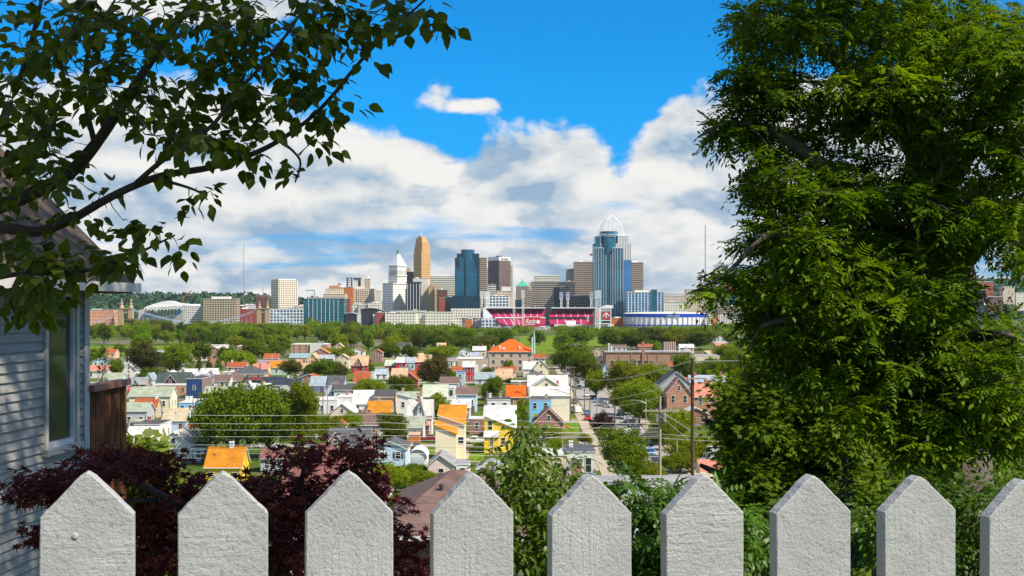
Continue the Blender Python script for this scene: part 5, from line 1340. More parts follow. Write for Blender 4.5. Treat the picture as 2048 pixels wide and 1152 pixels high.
    o = thing('brick_stack', 'square brick chimney stack with a leafy top before the white flat-roofed house', 'chimney', ((1154 - CX) / F * 120, 120, gz(120)))
    zt = (HY - 925) / F * 120 - gz(120)
    MB().box(-.42, .42, -.4, .4, 0, zt).build('shaft', brick('stack_brick', (.33, .10, .05)), o); MB().box(-.5, .5, -.48, .48, zt, zt + .22).build('cap', CHIM['b'], o)
    MB().box(-2.4, 2.4, .42, 6, 0, zt - 2.4).build('base_wall', wallmat('brickdark'), o)
make_right_field()

def fill_houses():
    rnd = random.Random(21)
    WL = ['white', 'white', 'offwhite', 'cream', 'greywhite', 'paleblue', 'beige', 'brickred', 'peach', 'tan', 'white', 'pinkwhite', 'grey']
    RL = ['dark', 'brown', 'palegrey', 'greygreen', 'tan', 'rust', 'tan', 'white', 'brown', 'maroon', 'orange', 'rust']
    WN = {'offwhite': 'off-white', 'greywhite': 'grey-white', 'paleblue': 'pale blue', 'brickred': 'red brick', 'pinkwhite': 'pinkish'}
    RN = {'dark': 'near black', 'palegrey': 'pale grey', 'greygreen': 'mossy', 'rust': 'rust-red', 'slate': 'slate blue-grey', 'bluegrey': 'blue-grey', 'maroon': 'dull red'}
    used = set(); n = 0
    for yb, cnt in ((712, 30), (719, 36), (727, 40), (736, 44), (746, 46), (757, 46), (770, 40), (785, 36), (803, 30), (825, 24), (850, 20), (880, 14)):
        for k in range(cnt):
            y = yb + rnd.uniform(-3, 3); Y = gd(y)
            px = rnd.choice([rnd.uniform(190, 1085), rnd.uniform(190, 1085), rnd.uniform(1195, 1470)])
            w = rnd.uniform(5.5, 9.5) / Y * F; h = rnd.choice([2.9, 3.2, 5.4, 5.6]) / Y * F; hr = rnd.uniform(1.4, 2.6) / Y * F
            kind = rnd.choice('RRGG'); ye = y - h; dep = rnd.uniform(7, 10)
            yr = ye - hr if kind == 'G' else HY - (HY - (ye - hr)) * Y / (Y + dep / 2)
            x0, x1 = px - w / 2, px + w / 2
            xw = (px - CX) / F * Y
            if 8 < xw - .0133 * Y < 40: continue
            bad = False
            for lx, ly, lw, lY, ph, lyr in LAND:
                if lx - lw - 2 < x1 and lx + lw + 2 > x0:
                    lye = 2 * ly - lyr
                    if lY > Y and y > lyr and yr < lye + 7: bad = True; break
                    if abs(lY - Y) < 13: bad = True; break
            if bad: continue
            wl, rl = rnd.choice(WL), rnd.choice(RL)
            cand = sorted(LAND, key=lambda l: math.hypot(l[0] - px, (l[1] - ye) * 1.5))[:8]
            lab = None
            for l in cand:
                rel = ('just behind' if Y > l[3] else 'just in front of') if abs(px - l[0]) < l[2] * .8 else ('right of' if px > l[0] else 'left of')
                q = f"{WN.get(wl, wl)} {'gabled ' if kind == 'G' else ''}house with {RN.get(rl, rl)} roof {rel} the {l[4]}".replace('the the', 'the')
                if len(q.split()) <= 16 and q not in used: lab = q; break
            if not lab: continue
            used.add(lab)
            L0 = len(LAND)
            house(lab, x0, x1, y, ye, yr, kind, wl, rl, dep, ch=rnd.choice(['', '', 'r.3', 'r.7', 't.5', 'w.2']), land='x')
            LAND[-1] = LAND[-1][:4] + (f"{WN.get(wl, wl)} house with the {RN.get(rl, rl)} roof",) + LAND[-1][5:]
            n += 1
            if n >= 110: return
fill_houses()
# the filler houses are too alike to steer by
LAND[:] = [l for l in LAND]
# ------------------------------------------------------------------ downtown across the river
def fa(n, wall, glass, pz=4.0, px=4.0, wz=.5, wx=.55, Y=2000, **k):
    return facade(n, wall, glass, pz * Y / F, px * Y / F, wz, wx, **k)
DK = (.035, .04, .045)
FA = {
    'cream_grid': fa('cream_grid', (.70, .62, .47), DK, 4.2, 4.4, .5, .55), 'tan_grid': fa('tan_grid', (.46, .38, .26), (.05, .045, .04), 4.4, 5.2, .62, .66), 'white_office': fa('white_office', (.72, .70, .64), (.10, .11, .12), 4.6, 4.2, .5, .6),
    'teal_glass': fa('teal_glass', (.04, .20, .24), (.006, .075, .105), 5.2, 4.2, .86, .9, gvar=.9), 'blue_glass': fa('blue_glass', (.01, .10, .16), (.004, .085, .15), 3.0, 3.0, .9, .92, gvar=.7), 'blue_dark': fa('blue_dark', (.004, .035, .06), (.003, .03, .055), 3.0, 3.0, .9, .92),
    'ga_glass': fa('ga_glass', (.02, .13, .20), (.008, .10, .165), 3.1, 3.2, .82, .9, gvar=.8), 'ga_light': fa('ga_light', (.06, .18, .34), (.03, .15, .32), 3.1, 3.2, .7, .9), 'ga_white': fa('ga_white', (.72, .70, .66), (.10, .11, .13), 60, 3.2, .98, .42),
    'brown_grid': fa('brown_grid', (.30, .24, .19), (.04, .04, .045), 4.2, 3.6, .45, .6), 'brown_plain': fa('brown_plain', (.150, .105, .095), (.115, .085, .08), 3.2, 2.4, .5, .6, wvar=.2), 'brown_band': fa('brown_band', (.36, .28, .21), (.06, .05, .045), 4.0, 9.0, .45, 1.0),
    'white_band': fa('white_band', (.70, .68, .60), (.12, .12, .11), 4.4, 9.0, .5, 1.0), 'green_band': fa('green_band', (.66, .66, .56), (.14, .16, .12), 4.6, 5.0, .48, .92), 'grey_band': fa('grey_band', (.36, .31, .25), (.04, .045, .055), 4.4, 8.0, .55, .96), 'dark_band': fa('dark_band', (.16, .14, .13), (.02, .025, .035), 4.2, 8.0, .6, 1.0),
    'gold_grid': fa('gold_grid', (.60, .37, .15), (.13, .07, .03), 4.2, 3.8, .6, .42), 'white_tower': fa('white_tower', (.80, .78, .70), (.16, .15, .13), 5.0, 4.2, .42, .42), 'colonnade': fa('colonnade', (.78, .76, .68), (.12, .11, .10), 30, 3.3, .8, .5), 'dark_mullion': fa('dark_mullion', (.62, .62, .60), (.012, .018, .030), 400, 6.0, 1.0, .82),
    'orange_brick': fa('orange_brick', (.58, .17, .03), (.20, .08, .03), 5.0, 5.0, .35, .4), 'red_brick': fa('red_brick', (.34, .08, .05), (.10, .05, .045), 4.5, 4.5, .45, .4), 'brown_brick': fa('brown_brick', (.17, .075, .05), (.05, .035, .03), 4.8, 4.2, .5, .45), 'beige_dark': fa('beige_dark', (.64, .50, .36), (.12, .08, .06), 4.2, 3.8, .6, .62),
    'blue_mullion': fa('blue_mullion', (.66, .70, .70), (.02, .13, .26), 5.0, 6.4, .92, .78, gvar=.8), 'beige_small': fa('beige_small', (.60, .50, .38), (.13, .10, .08), 5.0, 4.6, .4, .38), 'white_small': fa('white_small', (.74, .70, .60), (.05, .05, .05), 5.2, 5.4, .45, .45), 'frame_white': fa('frame_white', (.70, .74, .76), (.06, .10, .15), 6.0, 6.5, .7, .7),
    'apartment': fa('apartment', (.55, .22, .10), (.62, .56, .48), 6.0, 5.0, .4, .45), 'navy_glass': fa('navy_glass', (.02, .06, .10), (.006, .03, .055), 5, 4.5, .85, .9)}
CONC = plain('pale_concrete', (.62, .60, .54), .7, .08, .05); GREYC = plain('grey_concrete', (.34, .34, .33), .7, .12, .05); WHITEM = plain('white_steel', (.78, .78, .76), .4, .05, .2); DARKP = plain('dark_panel', (.035, .035, .045), .5, .2, .08); COPPER = plain('copper_roof', (.06, .34, .24), .5, .12, .08); GOLD = plain('gold_stone', (.56, .35, .14), .6, .15, .1)
MATX = dict(conc=CONC, greyc=GREYC, white=WHITEM, dark=DARKP, copper=COPPER, gold=GOLD)
def fm_(n): return FA[n] if n in FA else MATX[n]
class Tower:
    def __init__(s, name, label, cat, px, Y=2000, land=None, yt=600, hw=20):
        s.Y = Y; s.X = (px - CX) / F * Y; s.px = px
        s.o = thing(name, label, cat, (s.X, Y, GZ))
        LAND.append((px, 630, hw, Y, land or label.split(' with ')[0], yt))
    def x(s, px): return (px - CX) / F * s.Y - s.X
    def z(s, py): return (HY - py) / F * s.Y - GZ
    def box(s, name, x0, x1, yt, mat, yb=None, dy=0, dep=30, parent=None):
        a, b = s.x(x0), s.x(x1); c = (a + b) / 2
        zb = 0 if yb is None else s.z(yb)
        return MB().box(a - c, b - c, 0, dep, zb, s.z(yt)).build(name, fm_(mat) if isinstance(mat, str) else mat, parent or s.o, (c, dy, 0))
    def corner(s, name, x0, xc, x1, yt, mat, yb=None, th=28, dy=0):
        """a block turned so that the edge at xc is nearest"""
        t = R(th); wl = (xc - x0) / F * s.Y / math.cos(t); wr = (x1 - xc) / F * s.Y / math.sin(t)
        return MB().box(-wl, 0, 0, wr, 0 if yb is None else s.z(yb), s.z(yt)).build(name, fm_(mat), s.o, (s.x(xc), dy, 0), -t)
    def cyl(s, name, px, hw, yt, mat, yb=None, dy=0, n=24):
        r_ = hw / F * s.Y
        return MB().lathe([(r_, 0 if yb is None else s.z(yb)), (r_, s.z(yt))], n).build(name, fm_(mat), s.o, (s.x(px), dy + r_, 0))
    def pyr(s, name, x0, x1, y0, x2, x3, y1, mat, dy=0, dep=26):
        a, b, c, d = s.x(x0), s.x(x1), s.x(x2), s.x(x3); k = (d - c) / (b - a)
        m = dep / 2; q = dep * k / 2
        return MB().hull([(a, 0, s.z(y0)), (b, 0, s.z(y0)), (b, dep, s.z(y0)), (a, dep, s.z(y0)), (c, m - q, s.z(y1)), (d, m - q, s.z(y1)), (d, m + q, s.z(y1)), (c, m + q, s.z(y1))], [(0, 3, 2, 1), (4, 5, 6, 7), (0, 1, 5, 4), (1, 2, 6, 5), (2, 3, 7, 6), (3, 0, 4, 7)]).build(name, fm_(mat) if isinstance(mat, str) else mat, s.o, (0, dy, 0))
def text(s, body, size, mat, parent, loc, align='CENTER', shear=0, offset=0):
    c = bpy.data.curves.new(s, 'FONT'); c.body = body; c.size = size; c.align_x = align; c.extrude = .12; c.shear = shear; c.offset = offset; c.materials.append(mat)
    tmp = link('letters', c); SC.view_layers[0].update()
    me = bpy.data.meshes.new_from_object(tmp.evaluated_get(bpy.context.evaluated_depsgraph_get()))
    bpy.data.objects.remove(tmp); bpy.data.curves.remove(c)
    if not me.materials: me.materials.append(mat)
    o = link(s, me, parent, loc); o.rotation_euler = (R(90), 0, 0)
    return o
def simple(label, x0, x1, yt, mat, Y=2000, dep=30, cat='building', name='office_building', land=None, extra=()):
    t = Tower(name, label, cat, (x0 + x1) / 2, Y, land, yt, (x1 - x0) / 2)
    t.box('wall', x0, x1, yt, mat, dep=dep)
    t.box('roof_edge', x0 - .4, x1 + .4, yt - .6, 'conc' if mat not in ('teal_glass', 'navy_glass', 'blue_glass') else 'dark', yb=yt - .02, dy=-.3, dep=dep + .6)
    rq = random.Random(int(x0 * 3 + yt))
    if not extra and x1 - x0 > 12:
        for q in range(rq.choice((1, 2, 2))):
            a = rq.uniform(x0 + 1, x1 - (x1 - x0) * .4); t.box('roof_plant', a, a + (x1 - x0) * rq.uniform(.12, .32), yt - rq.uniform(1.6, 3.0), rq.choice(('greyc', 'conc', 'white')), yb=yt - .6, dy=dep * .3 + q, dep=dep * .3)
    for (nm, a, b, c, m) in extra: t.box(nm, a, b, c, m, yb=yt, dy=6, dep=dep * .5)
    return t
def downtown():
    # left: behind the bridge
    simple('orange brick flats with pale window bands left of the bridge towers', 168, 226, 620, 'apartment', 1830, 24, 'apartment block', 'apartment_block')
    simple('white office block between the football stadium and the tan grid block', 360, 407, 612, 'white_office', 2050, 26, extra=(('roof_plant', 372, 395, 608, 'white'),))
    t = simple('broad tan block with a deep grid of windows and a pale penthouse', 406, 472, 598, 'tan_grid', 2030, 30, land='tan grid block', extra=(('penthouse', 421, 457, 593, 'conc'),))
    simple('low red brick building right of the tan grid block', 480, 514, 618, 'red_brick', 2080, 24); simple('brown building with a pale roof strip behind the low red brick one', 472, 486, 612, 'brown_brick', 2100, 20); simple('white-roofed low building left of the white bank tower', 486, 512, 610, 'conc', 2180, 20)
    simple('tall dark red brick building with a cornice beside the cream grid tower', 512, 535, 592, 'brown_brick', 2120, 22, extra=(('parapet', 511, 536, 589.5, 'dark'),))
    t = Tower('office_tower', 'cream tower with an even grid of dark square windows', 'tower', 564, 2000, 'cream grid tower', 558, 30)
    t.corner('wall', 534.5, 557, 593, 560, 'cream_grid', th=62); t.corner('crown', 538, 557, 589, 557.5, 'conc', yb=560, th=62, dy=3)
    simple('low cream annex at the foot of the cream grid tower', 590, 607, 612, 'cream_grid', 2010, 22); simple('pale blue-white framed block below the cream grid tower', 540, 606, 618, 'frame_white', 1960, 22)
    t = simple('wide teal glass office block with pale vertical lines', 607, 688, 598, 'teal_glass', 1900, 34, land='teal glass block')
    t.box('attic', 612, 689, 594.5, 'greyc', yb=598, dy=3, dep=20)
    for k in range(8): t.box('mullion', 617 + k * 8.4, 617.7 + k * 8.4, 598.3, 'white', dy=-.35, dep=.34)
    simple('red brick block directly right of the teal glass block', 689, 700, 597, 'red_brick', 1960, 20)
    t = simple('beige classical building with a colonnade above the teal glass block', 646, 691, 588, 'beige_small', 2150, 26); t.box('upper_storey', 650, 684, 577, 'beige_small', yb=588, dy=5, dep=14)
    t = simple('orange brick building with a stepped roof left of the beige tower', 658, 706, 575, 'orange_brick', 2250, 24); t.box('upper_storey', 658, 676, 571, 'orange_brick', yb=575, dy=4, dep=14)
    # unfinished frame
    t = Tower('unfinished_building', 'bare dark concrete building frame above the orange brick building', 'building', 698, 2260, None, 555, 6)
    for k in range(5): t.box('slab', 693, 703, 555.5 + k * 4.4, 'dark', yb=556.6 + k * 4.4, dep=14)
    for a in (693, 702.2): t.box('column', a, a + .8, 555, 'dark', dy=-.4, dep=14.8)
    t = Tower('office_tower', 'beige tower with dark windows and a set-back top left of the white pyramid tower', 'tower', 727, 2100, 'beige set-back tower', 549, 18)
    t.box('wall', 707, 748, 577, 'beige_small'); t.box('window_bay', 713, 740, 580, 'beige_dark', dy=-.6, dep=10); t.box('upper_storey', 707, 741, 556, 'conc', yb=577, dy=4, dep=22); t.box('top', 715, 735, 550, 'conc', yb=556, dy=5, dep=16); t.box('window_slot', 716, 721, 560, 'dark', yb=572, dy=3.6, dep=2); t.box('window_slot', 730, 740, 556.5, 'beige_dark', yb=576, dy=3.5, dep=2); t.box('overhang', 706, 722, 555.5, 'dark', yb=558, dy=3, dep=3)
    simple('small domed pale stone building left of the white pyramid tower', 747, 762, 583, 'conc', 2150, 18, extra=(('dome', 749, 758, 580, 'beige_small'),))
    # white tower with the pyramid
    t = Tower('pyramid_tower', 'white stone tower with a pyramid roof and green lantern', 'tower', 788, 2050, 'white pyramid tower', 497, 25)
    t.corner('wall', 763, 786, 812.5, 567, 'white_tower', th=45); t.corner('cornice', 762.4, 786, 813.2, 566, 'conc', yb=567.6, th=45, dy=-1.2)
    t.corner('shaft', 774.5, 794, 811.5, 551, 'white_tower', yb=567, th=45, dy=6); t.corner('cornice', 773.3, 794, 812.6, 549.8, 'conc', yb=552, th=45, dy=4.6); t.corner('colonnade', 775.5, 794, 810.6, 532, 'colonnade', yb=550, th=45, dy=7); t.corner('cornice', 774.6, 794, 811.6, 530, 'conc', yb=532.6, th=45, dy=5.6)
    c = s_ = None
    x = t.x(793); r0 = 17.6 / F * t.Y * 1.0; r1 = 3.6 / F * t.Y
    mb = MB(); n = 4; z0, z1 = t.z(530), t.z(507)
    ring = lambda r_, z: [(r_ * math.cos(R(90 * k)), r_ * math.sin(R(90 * k)), z) for k in range(4)]
    mb.hull(ring(r0, z0) + ring(r1, z1), [(3, 2, 1, 0), (4, 5, 6, 7), (0, 1, 5, 4), (1, 2, 6, 5), (2, 3, 7, 6), (3, 0, 4, 7)]); py = mb.build('pyramid_roof', WHITEM, t.o, (x, 24, 0))
    MB().lathe([(2.1, t.z(507)), (2.3, t.z(504.5)), (1.5, t.z(504)), (1.5, t.z(500)), (2.2, t.z(499.4)), (1.6, t.z(498)), (.2, t.z(496.6))], 10, (x, 24)).build('lantern', plain('green_copper', (.12, .24, .13), .6), t.o)
    # golden stepped tower
    t = Tower('stepped_tower', 'tall golden brick stepped skyscraper with a spire', 'skyscraper', 843, 2150, 'golden stepped skyscraper', 470, 17)
    t.corner('wall', 826, 843, 860, 506, 'gold_grid', th=45); t.corner('setback', 827, 843.5, 859, 494, 'gold_grid', yb=506, th=45, dy=3); t.corner('setback', 829, 844, 857.4, 484, 'gold_grid', yb=494, th=45, dy=5); t.corner('crown', 830.5, 843, 853.5, 476, 'gold', yb=484, th=45, dy=7); t.corner('crown', 834, 843, 850, 472, 'gold', yb=476, th=45, dy=9)
    MB().tube([(t.x(842), 14, t.z(472)), (t.x(842), 14, t.z(462))], [1.0, .12], 6).build('spire', WHITEM, t.o); t.box('wing', 856, 866, 568, 'gold_grid', dy=-6, dep=20)
    simple('dark brown slab between the white and golden towers', 812, 827, 544, 'brown_plain', 2180, 24); simple('narrow golden building tucked behind the white pyramid tower', 811, 819, 537, 'gold_grid', 2230, 18)
    simple('cream slab with lettering on its top edge before the golden skyscraper', 826, 857, 557, 'conc', 2060, 22)
    t = simple('dark glass block with four white vertical ribs', 813, 841, 566, 'dark_mullion', 2030, 22); t.box('parapet', 812.6, 841.4, 563.6, 'dark', yb=566.2, dy=-.5, dep=23)
    simple('tan brick building at the foot of the golden skyscraper', 857, 868, 572, 'gold_grid', 2040, 20)
    simple('pale green-banded slab between the golden and blue towers', 861, 912, 553, 'green_band', 2200, 22, land='green-banded slab', extra=(('roof_plant', 876, 898, 549, 'conc'),)); simple('brown brick building before the green-banded slab', 873, 894, 580, 'brown_brick', 2070, 22); simple('grey stone block left of the blue glass tower base', 887, 909, 594, 'greyc', 2020, 20); simple('dark red narrow building below the green-banded slab', 879, 890, 596, 'red_brick', 2000, 18)
    # blue glass tower with stone shoulders
    t = Tower('glass_tower', 'deep blue glass tower with stepped top and stone shoulders', 'skyscraper', 936, 2000, 'deep blue glass tower', 499, 30)
    t.box('stone_wing', 909.5, 924, 515, 'brown_grid', dy=4); t.box('stone_wing', 948, 973, 515, 'brown_grid', dy=4); t.box('stone_face', 959, 973.4, 515.4, 'brown_band', dy=3.5, dep=1)
    t.cyl('glass_core', 935, 13.8, 499, 'blue_glass', dy=-2); t.box('shoulder', 913.5, 958, 507, 'blue_dark', dy=1, dep=24); t.box('glass_front', 918, 929, 515, 'blue_glass', dy=-1.5, dep=10); t.box('glass_front', 932, 949, 518.5, 'blue_glass', dy=-3.4, dep=12); t.box('glass_front', 911, 929, 536, 'blue_glass', dy=-2.5, dep=10); t.box('glass_front', 932, 953.5, 535, 'blue_glass', dy=-4.2, dep=12); t.box('recess', 929, 932, 512, 'blue_dark', dy=-1.0, dep=8); t.box('podium', 904, 960, 592, 'blue_dark', dy=-5, dep=26); t.box('base', 902, 962, 617, 'white_small', dy=-7, dep=20)
    simple('white-banded strip building right of the blue glass tower', 974, 992, 569, 'white_band', 2060, 20); simple('narrow white-banded slab peeking out left of the brown tower', 971, 978, 537, 'white_band', 2180, 16)
    t = Tower('office_tower', 'dark brown tower with a white bank sign band on top', 'tower', 999, 2120, 'dark brown sign tower', 513, 24)
    t.corner('wall', 975.5, 998, 1021, 521, 'brown_plain', th=45); t.corner('sign_band', 975.5, 998, 1020.6, 513.5, 'white', yb=520.8, th=45, dy=.6); t.box('plant', 992, 1004, 511, 'dark', yb=513.5, dy=12, dep=10); t.box('banded_edge', 1016, 1025.5, 530, 'white_band', dy=20, dep=16)
    sg = text('sign_lettering', 'Fifth Third Bank', 4.6, DARKP, t.o, (t.x(998) + 9.2, 8.2, t.z(519.4))); sg.rotation_euler = (R(90), 0, R(45)); sg.scale.x = .55
    t = simple('pale stone building with a stepped roof in front of the dark brown tower', 993, 1026, 582, 'beige_small', 2080, 22); t.box('upper_storey', 1003, 1022, 573, 'conc', yb=582, dy=4, dep=12); t.box('chimney', 1012.5, 1015, 568, 'brown_brick', yb=573, dy=5, dep=4)
    simple('low white building with a row of dark square windows behind the ballpark', 978, 1018, 592, 'frame_white', 1990, 20); simple('pinkish block right of the low white dark-windowed building', 1018, 1030, 591, 'beige_small', 2010, 18)
    t = Tower('gabled_tower', 'brown stone tower with a green pyramid roof', 'tower', 1045, 2050, 'green pyramid-roofed tower', 559, 14)
    t.box('wall', 1032, 1058, 573, 'brown_grid', dep=22); t.pyr('pyramid_roof', 1033, 1057, 572.5, 1043.5, 1046, 561, 'copper', dep=20); t.box('finial', 1043.4, 1046, 558.6, 'copper', yb=561, dy=9, dep=2); t.box('wing', 1054, 1062, 580, 'brown_grid', dy=2, dep=18); t.box('glass_gable', 1030, 1044, 600, 'navy_glass', dy=-8, dep=8)
    simple('narrow tan slab right of the green pyramid roof', 1060, 1067, 566, 'gold_grid', 2150, 16)
    t = simple('broad grey-brown banded office block with a dark glass slot', 1064, 1136, 564, 'grey_band', 2060, 28, land='broad banded block'); t.box('upper_storey', 1068, 1119, 550.5, 'white_band', yb=564, dy=3, dep=20); t.box('glass_slot', 1108, 1119, 574, 'navy_glass', dy=-.6, dep=4); t.box('front_wing', 1062, 1108, 588, 'grey_band', dy=-6, dep=6)
    simple('pale banded tower left of the brown banded tower', 1132, 1151, 538, 'white_band', 2150, 22); simple('dark recessed block between the two banded buildings', 1134, 1150, 563, 'dark_band', 2090, 16)
    t = simple('tall brown banded tower with a flag on its roof', 1148, 1187, 524, 'brown_band', 2120, 26, cat='tower', land='tall brown banded tower'); MB().tube([(t.x(1179.5), 8, t.z(524)), (t.x(1179.5), 8, t.z(506))], .3, 5).build('flagpole', WHITEM, t.o); MB().box(t.x(1179.8), t.x(1185.5), 8, 8.2, t.z(511), t.z(506.5)).build('flag', plain('flag_red', (.34, .10, .12), .8), t.o)
    simple('long dark banded block behind the ballpark roof', 1130, 1187, 592, 'dark_band', 2030, 22)
    simple('round brown banded tower right of the tallest glass tower', 1263, 1286.5, 525, 'brown_band', 2150, 26, cat='tower', extra=(('penthouse', 1264, 1277, 521, 'white'),))
    # the tallest tower with its wire tiara
    t = Tower('crowned_tower', 'tallest blue glass tower crowned by an arched white steel lattice', 'skyscraper', 1224, 2000, 'tallest glass tower', 430, 38)
    t.cyl('glass_core', 1219, 17.5, 463, 'ga_glass', dy=0); t.cyl('core_rim', 1219, 17.7, 462.3, 'dark', yb=463.4, dy=-.1)
    t.box('shoulder', 1191, 1203, 472, 'ga_glass', dy=3, dep=24); t.box('shoulder', 1187, 1204, 487, 'ga_glass', dy=2, dep=26); t.box('glass_pier', 1187.5, 1207.5, 496, 'ga_glass', dy=-4, dep=30); t.box('glass_pier', 1207.5, 1212, 510, 'ga_glass', dy=-3, dep=26); t.box('glass_pier', 1225, 1246, 496, 'ga_glass', dy=-4, dep=30); t.box('glass_pier', 1221, 1225, 509.5, 'ga_glass', dy=-3, dep=26); t.box('glass_centre', 1212, 1221, 514, 'ga_glass', dy=-1.5, dep=24)
    t.box('column_wing', 1236, 1257.5, 472, 'ga_white', dy=4, dep=22); t.box('column_wing', 1231, 1262, 486.5, 'ga_white', dy=3, dep=26); t.box('side_glass', 1246, 1263.5, 520, 'ga_light', dy=1, dep=30); t.box('wing_rim', 1235.6, 1258, 471, 'white', yb=472.6, dy=3.5, dep=23)
    for xx, yt in ((1187.6, 496), (1191.8, 496.5), (1196.6, 496.5), (1201.8, 496.5), (1207.0, 496), (1211.6, 510), (1221, 509.5), (1225, 496), (1229.8, 496.5), (1235, 496.5), (1240.4, 496.5), (1245.6, 496), (1203, 487), (1200.6, 472)): t.box('mullion', xx - .24, xx + .24, yt - .3, 'white', dy=-4.6 if yt > 490 else 1.4, dep=.6)
    for a, b, y in ((1187.4, 1207.5, 496), (1225, 1246, 496)): t.box('ledge', a, b, y - .5, 'white', yb=y + .4, dy=-4.7, dep=.7)
    mb = MB(); cxx, rx, ry, z0, hz = t.x(1224.5), 25.5 / F * 2000, 15.0, t.z(471), (471 - 429.5) / F * 2000
    pt = lambda u, f: (cxx + rx * math.cos(u) * max(0, 1 - f ** 1.75) ** .62, 17 + ry * math.sin(u) * max(0, 1 - f ** 1.75) ** .62, z0 + hz * f)
    fs = [i / 14 for i in range(15)]
    for k in range(14):
        u = 2 * math.pi * k / 14
        mb.tube([pt(u, f) for f in fs], .19, 4, cap=False)
        mb.tube([pt(u + .07 * i, f) for i, f in enumerate(fs)], .08, 4, cap=False)
    for f in fs[1:-1:2]: mb.tube([pt(2 * math.pi * k / 28, f) for k in range(29)], .12, 4, cap=False)
    mb.tube([pt(0, f) for f in fs] + [pt(math.pi, f) for f in fs[::-1]], .5, 5); mb.build('lattice_crown', WHITEM, t.o)
    text('sign_lettering', 'GREAT AMERICAN', 3.1, WHITEM, t.o, (t.x(1219), -.6, t.z(470.6)))
    text('sign_lettering', 'INSURANCE GROUP', 1.7, WHITEM, t.o, (t.x(1222), -.6, t.z(473)))
    t = simple('blue glass block with white mullions right of the tallest tower', 1251.5, 1327, 585, 'blue_mullion', 1960, 30, land='blue block with white mullions'); t.box('glass_corner', 1303, 1314, 579, 'blue_glass', dy=-1, dep=8); t.box('penthouse', 1270, 1304, 580, 'conc', yb=585, dy=5, dep=18)
    simple('long beige block with a grey roof band right of the blue block', 1326, 1442, 593, 'beige_small', 2150, 30, land='long beige block', extra=(('roof_band', 1326, 1432, 587, 'greyc'),)); simple('shorter paler beige block in front of the long beige one', 1327, 1374, 604, 'white_small', 2080, 22)
    simple('small grey hilltop building with chimneys above the long beige block', 1372, 1400, 579, 'beige_small', 2500, 20); simple('dark flat-topped hilltop building left of the red crane', 1400, 1436, 577, 'navy_glass', 2500, 20)
    t = Tower('office_building', 'bright blue glass building partly behind the red crane', 'building', 1460, 2350, None, 590, 18); t.box('wall', 1443, 1480, 590, facade('bright_blue', (.03, .16, .34), (.01, .12, .36), 4, 4, .8, .9)); t.box('roof_edge', 1442.6, 1480.4, 589.2, 'conc', yb=590, dy=-.3, dep=31)
    simple('low brown building right of the long beige block', 1408, 1480, 612, 'brown_grid', 2050, 20)
    # riverfront low buildings
    t = Tower('museum', 'dark riverfront museum with curved pale roofs', 'museum', 732, 1900, 'dark museum with curved roofs', 613, 44)
    for a, b, yt in ((690, 717, 628), (722, 764, 618), (775, 808, 625)):
        W = (b - a) / F * 1900; x = t.x(a); z = t.z(yt)
        pts = [(x, 0), (x + W, 0)] + [(x + W * (1 - k / 10), z - 1.5 + 5.5 * math.sin(math.pi * (.25 + .6 * (1 - k / 10))) - 3) for k in range(11)]
        MB().prism(pts, 0, 24).build('wall', DARKP, t.o)
        mb = MB()
        for k in range(10):
            (xa, za), (xb, zb) = pts[2 + k], pts[3 + k]
            mb.hull([(xb, -1, zb + .1), (xa, -1, za + .1), (xa, 25, za + .1), (xb, 25, zb + .1), (xb, -1, zb + 1.1), (xa, -1, za + 1.1), (xa, 25, za + 1.1), (xb, 25, zb + 1.1)], [(0, 3, 2, 1), (4, 5, 6, 7), (0, 1, 5, 4), (1, 2, 6, 5), (2, 3, 7, 6), (3, 0, 4, 7)])
        mb.build('curved_roof', GREYC, t.o)
    t.box('stone_bay', 714, 722, 626, 'conc', dy=-1, dep=8); t.box('stone_bay', 746, 758, 628, 'white_small', dy=-1.5, dep=8)
    simple('grey low hall in front of the beige set-back tower', 694, 742, 608, 'white_small', 2000, 22); simple('white ribbed hall behind the curved museum roofs', 716, 742, 610, 'ga_white', 1990, 20); simple('small white building with peaked roof bits below the white pyramid tower', 736, 762, 606, 'white_small', 1985, 16); simple('red brick panelled apartment front beside the curved museum', 752, 772, 625, 'red_brick', 1885, 16)
    simple('cream riverfront apartments with balconies below the dark ribbed block', 770, 832, 626, 'white_small', 1880, 18, 'apartment block', 'apartment_block'); simple('tall white riverfront apartments left of the ballpark', 850, 906, 624, 'white_small', 1890, 18, 'apartment block', 'apartment_block', land='white riverfront apartments'); simple('lower white apartments joining the two riverfront blocks', 826, 856, 629, 'white_small', 1895, 16, 'apartment block', 'apartment_block'); simple('grey banded low building above the riverfront apartments', 792, 852, 621, 'green_band', 1960, 14)
    simple('white and orange low building left of the ballpark stands', 905, 964, 636, 'white_small', 1895, 16); simple('small orange brick building at the left corner of the ballpark', 930, 944, 638, 'orange_brick', 1880, 6); simple('orange brick low building between ballpark and arena', 1220, 1248, 636, 'orange_brick', 1880, 14)
    # football stadium
    t = Tower('football_stadium', 'white football stadium with a curved ribbed canopy', 'stadium', 325, 1980, 'ribbed white football stadium', 602, 45)
    top = [(288, 615.5), (296, 611.5), (308, 607.5), (322, 603.6), (333, 601.6), (342, 603), (352, 606), (370, 607.5)]; bot = [(370, 611), (350, 611.5), (330, 614), (310, 616.5), (288, 617.5)]
    MB().prism([(t.x(a), t.z(b)) for a, b in bot[::-1]] + [(t.x(a), t.z(b)) for a, b in top[::-1]], 0, 30).build('canopy', WHITEM, t.o)
    MB().prism([(t.x(a), t.z(b)) for a, b in ((288, 660), (364, 660), (364, 622), (330, 621), (300, 626), (288, 626))], 6, 34).build('bowl', GREYC, t.o)
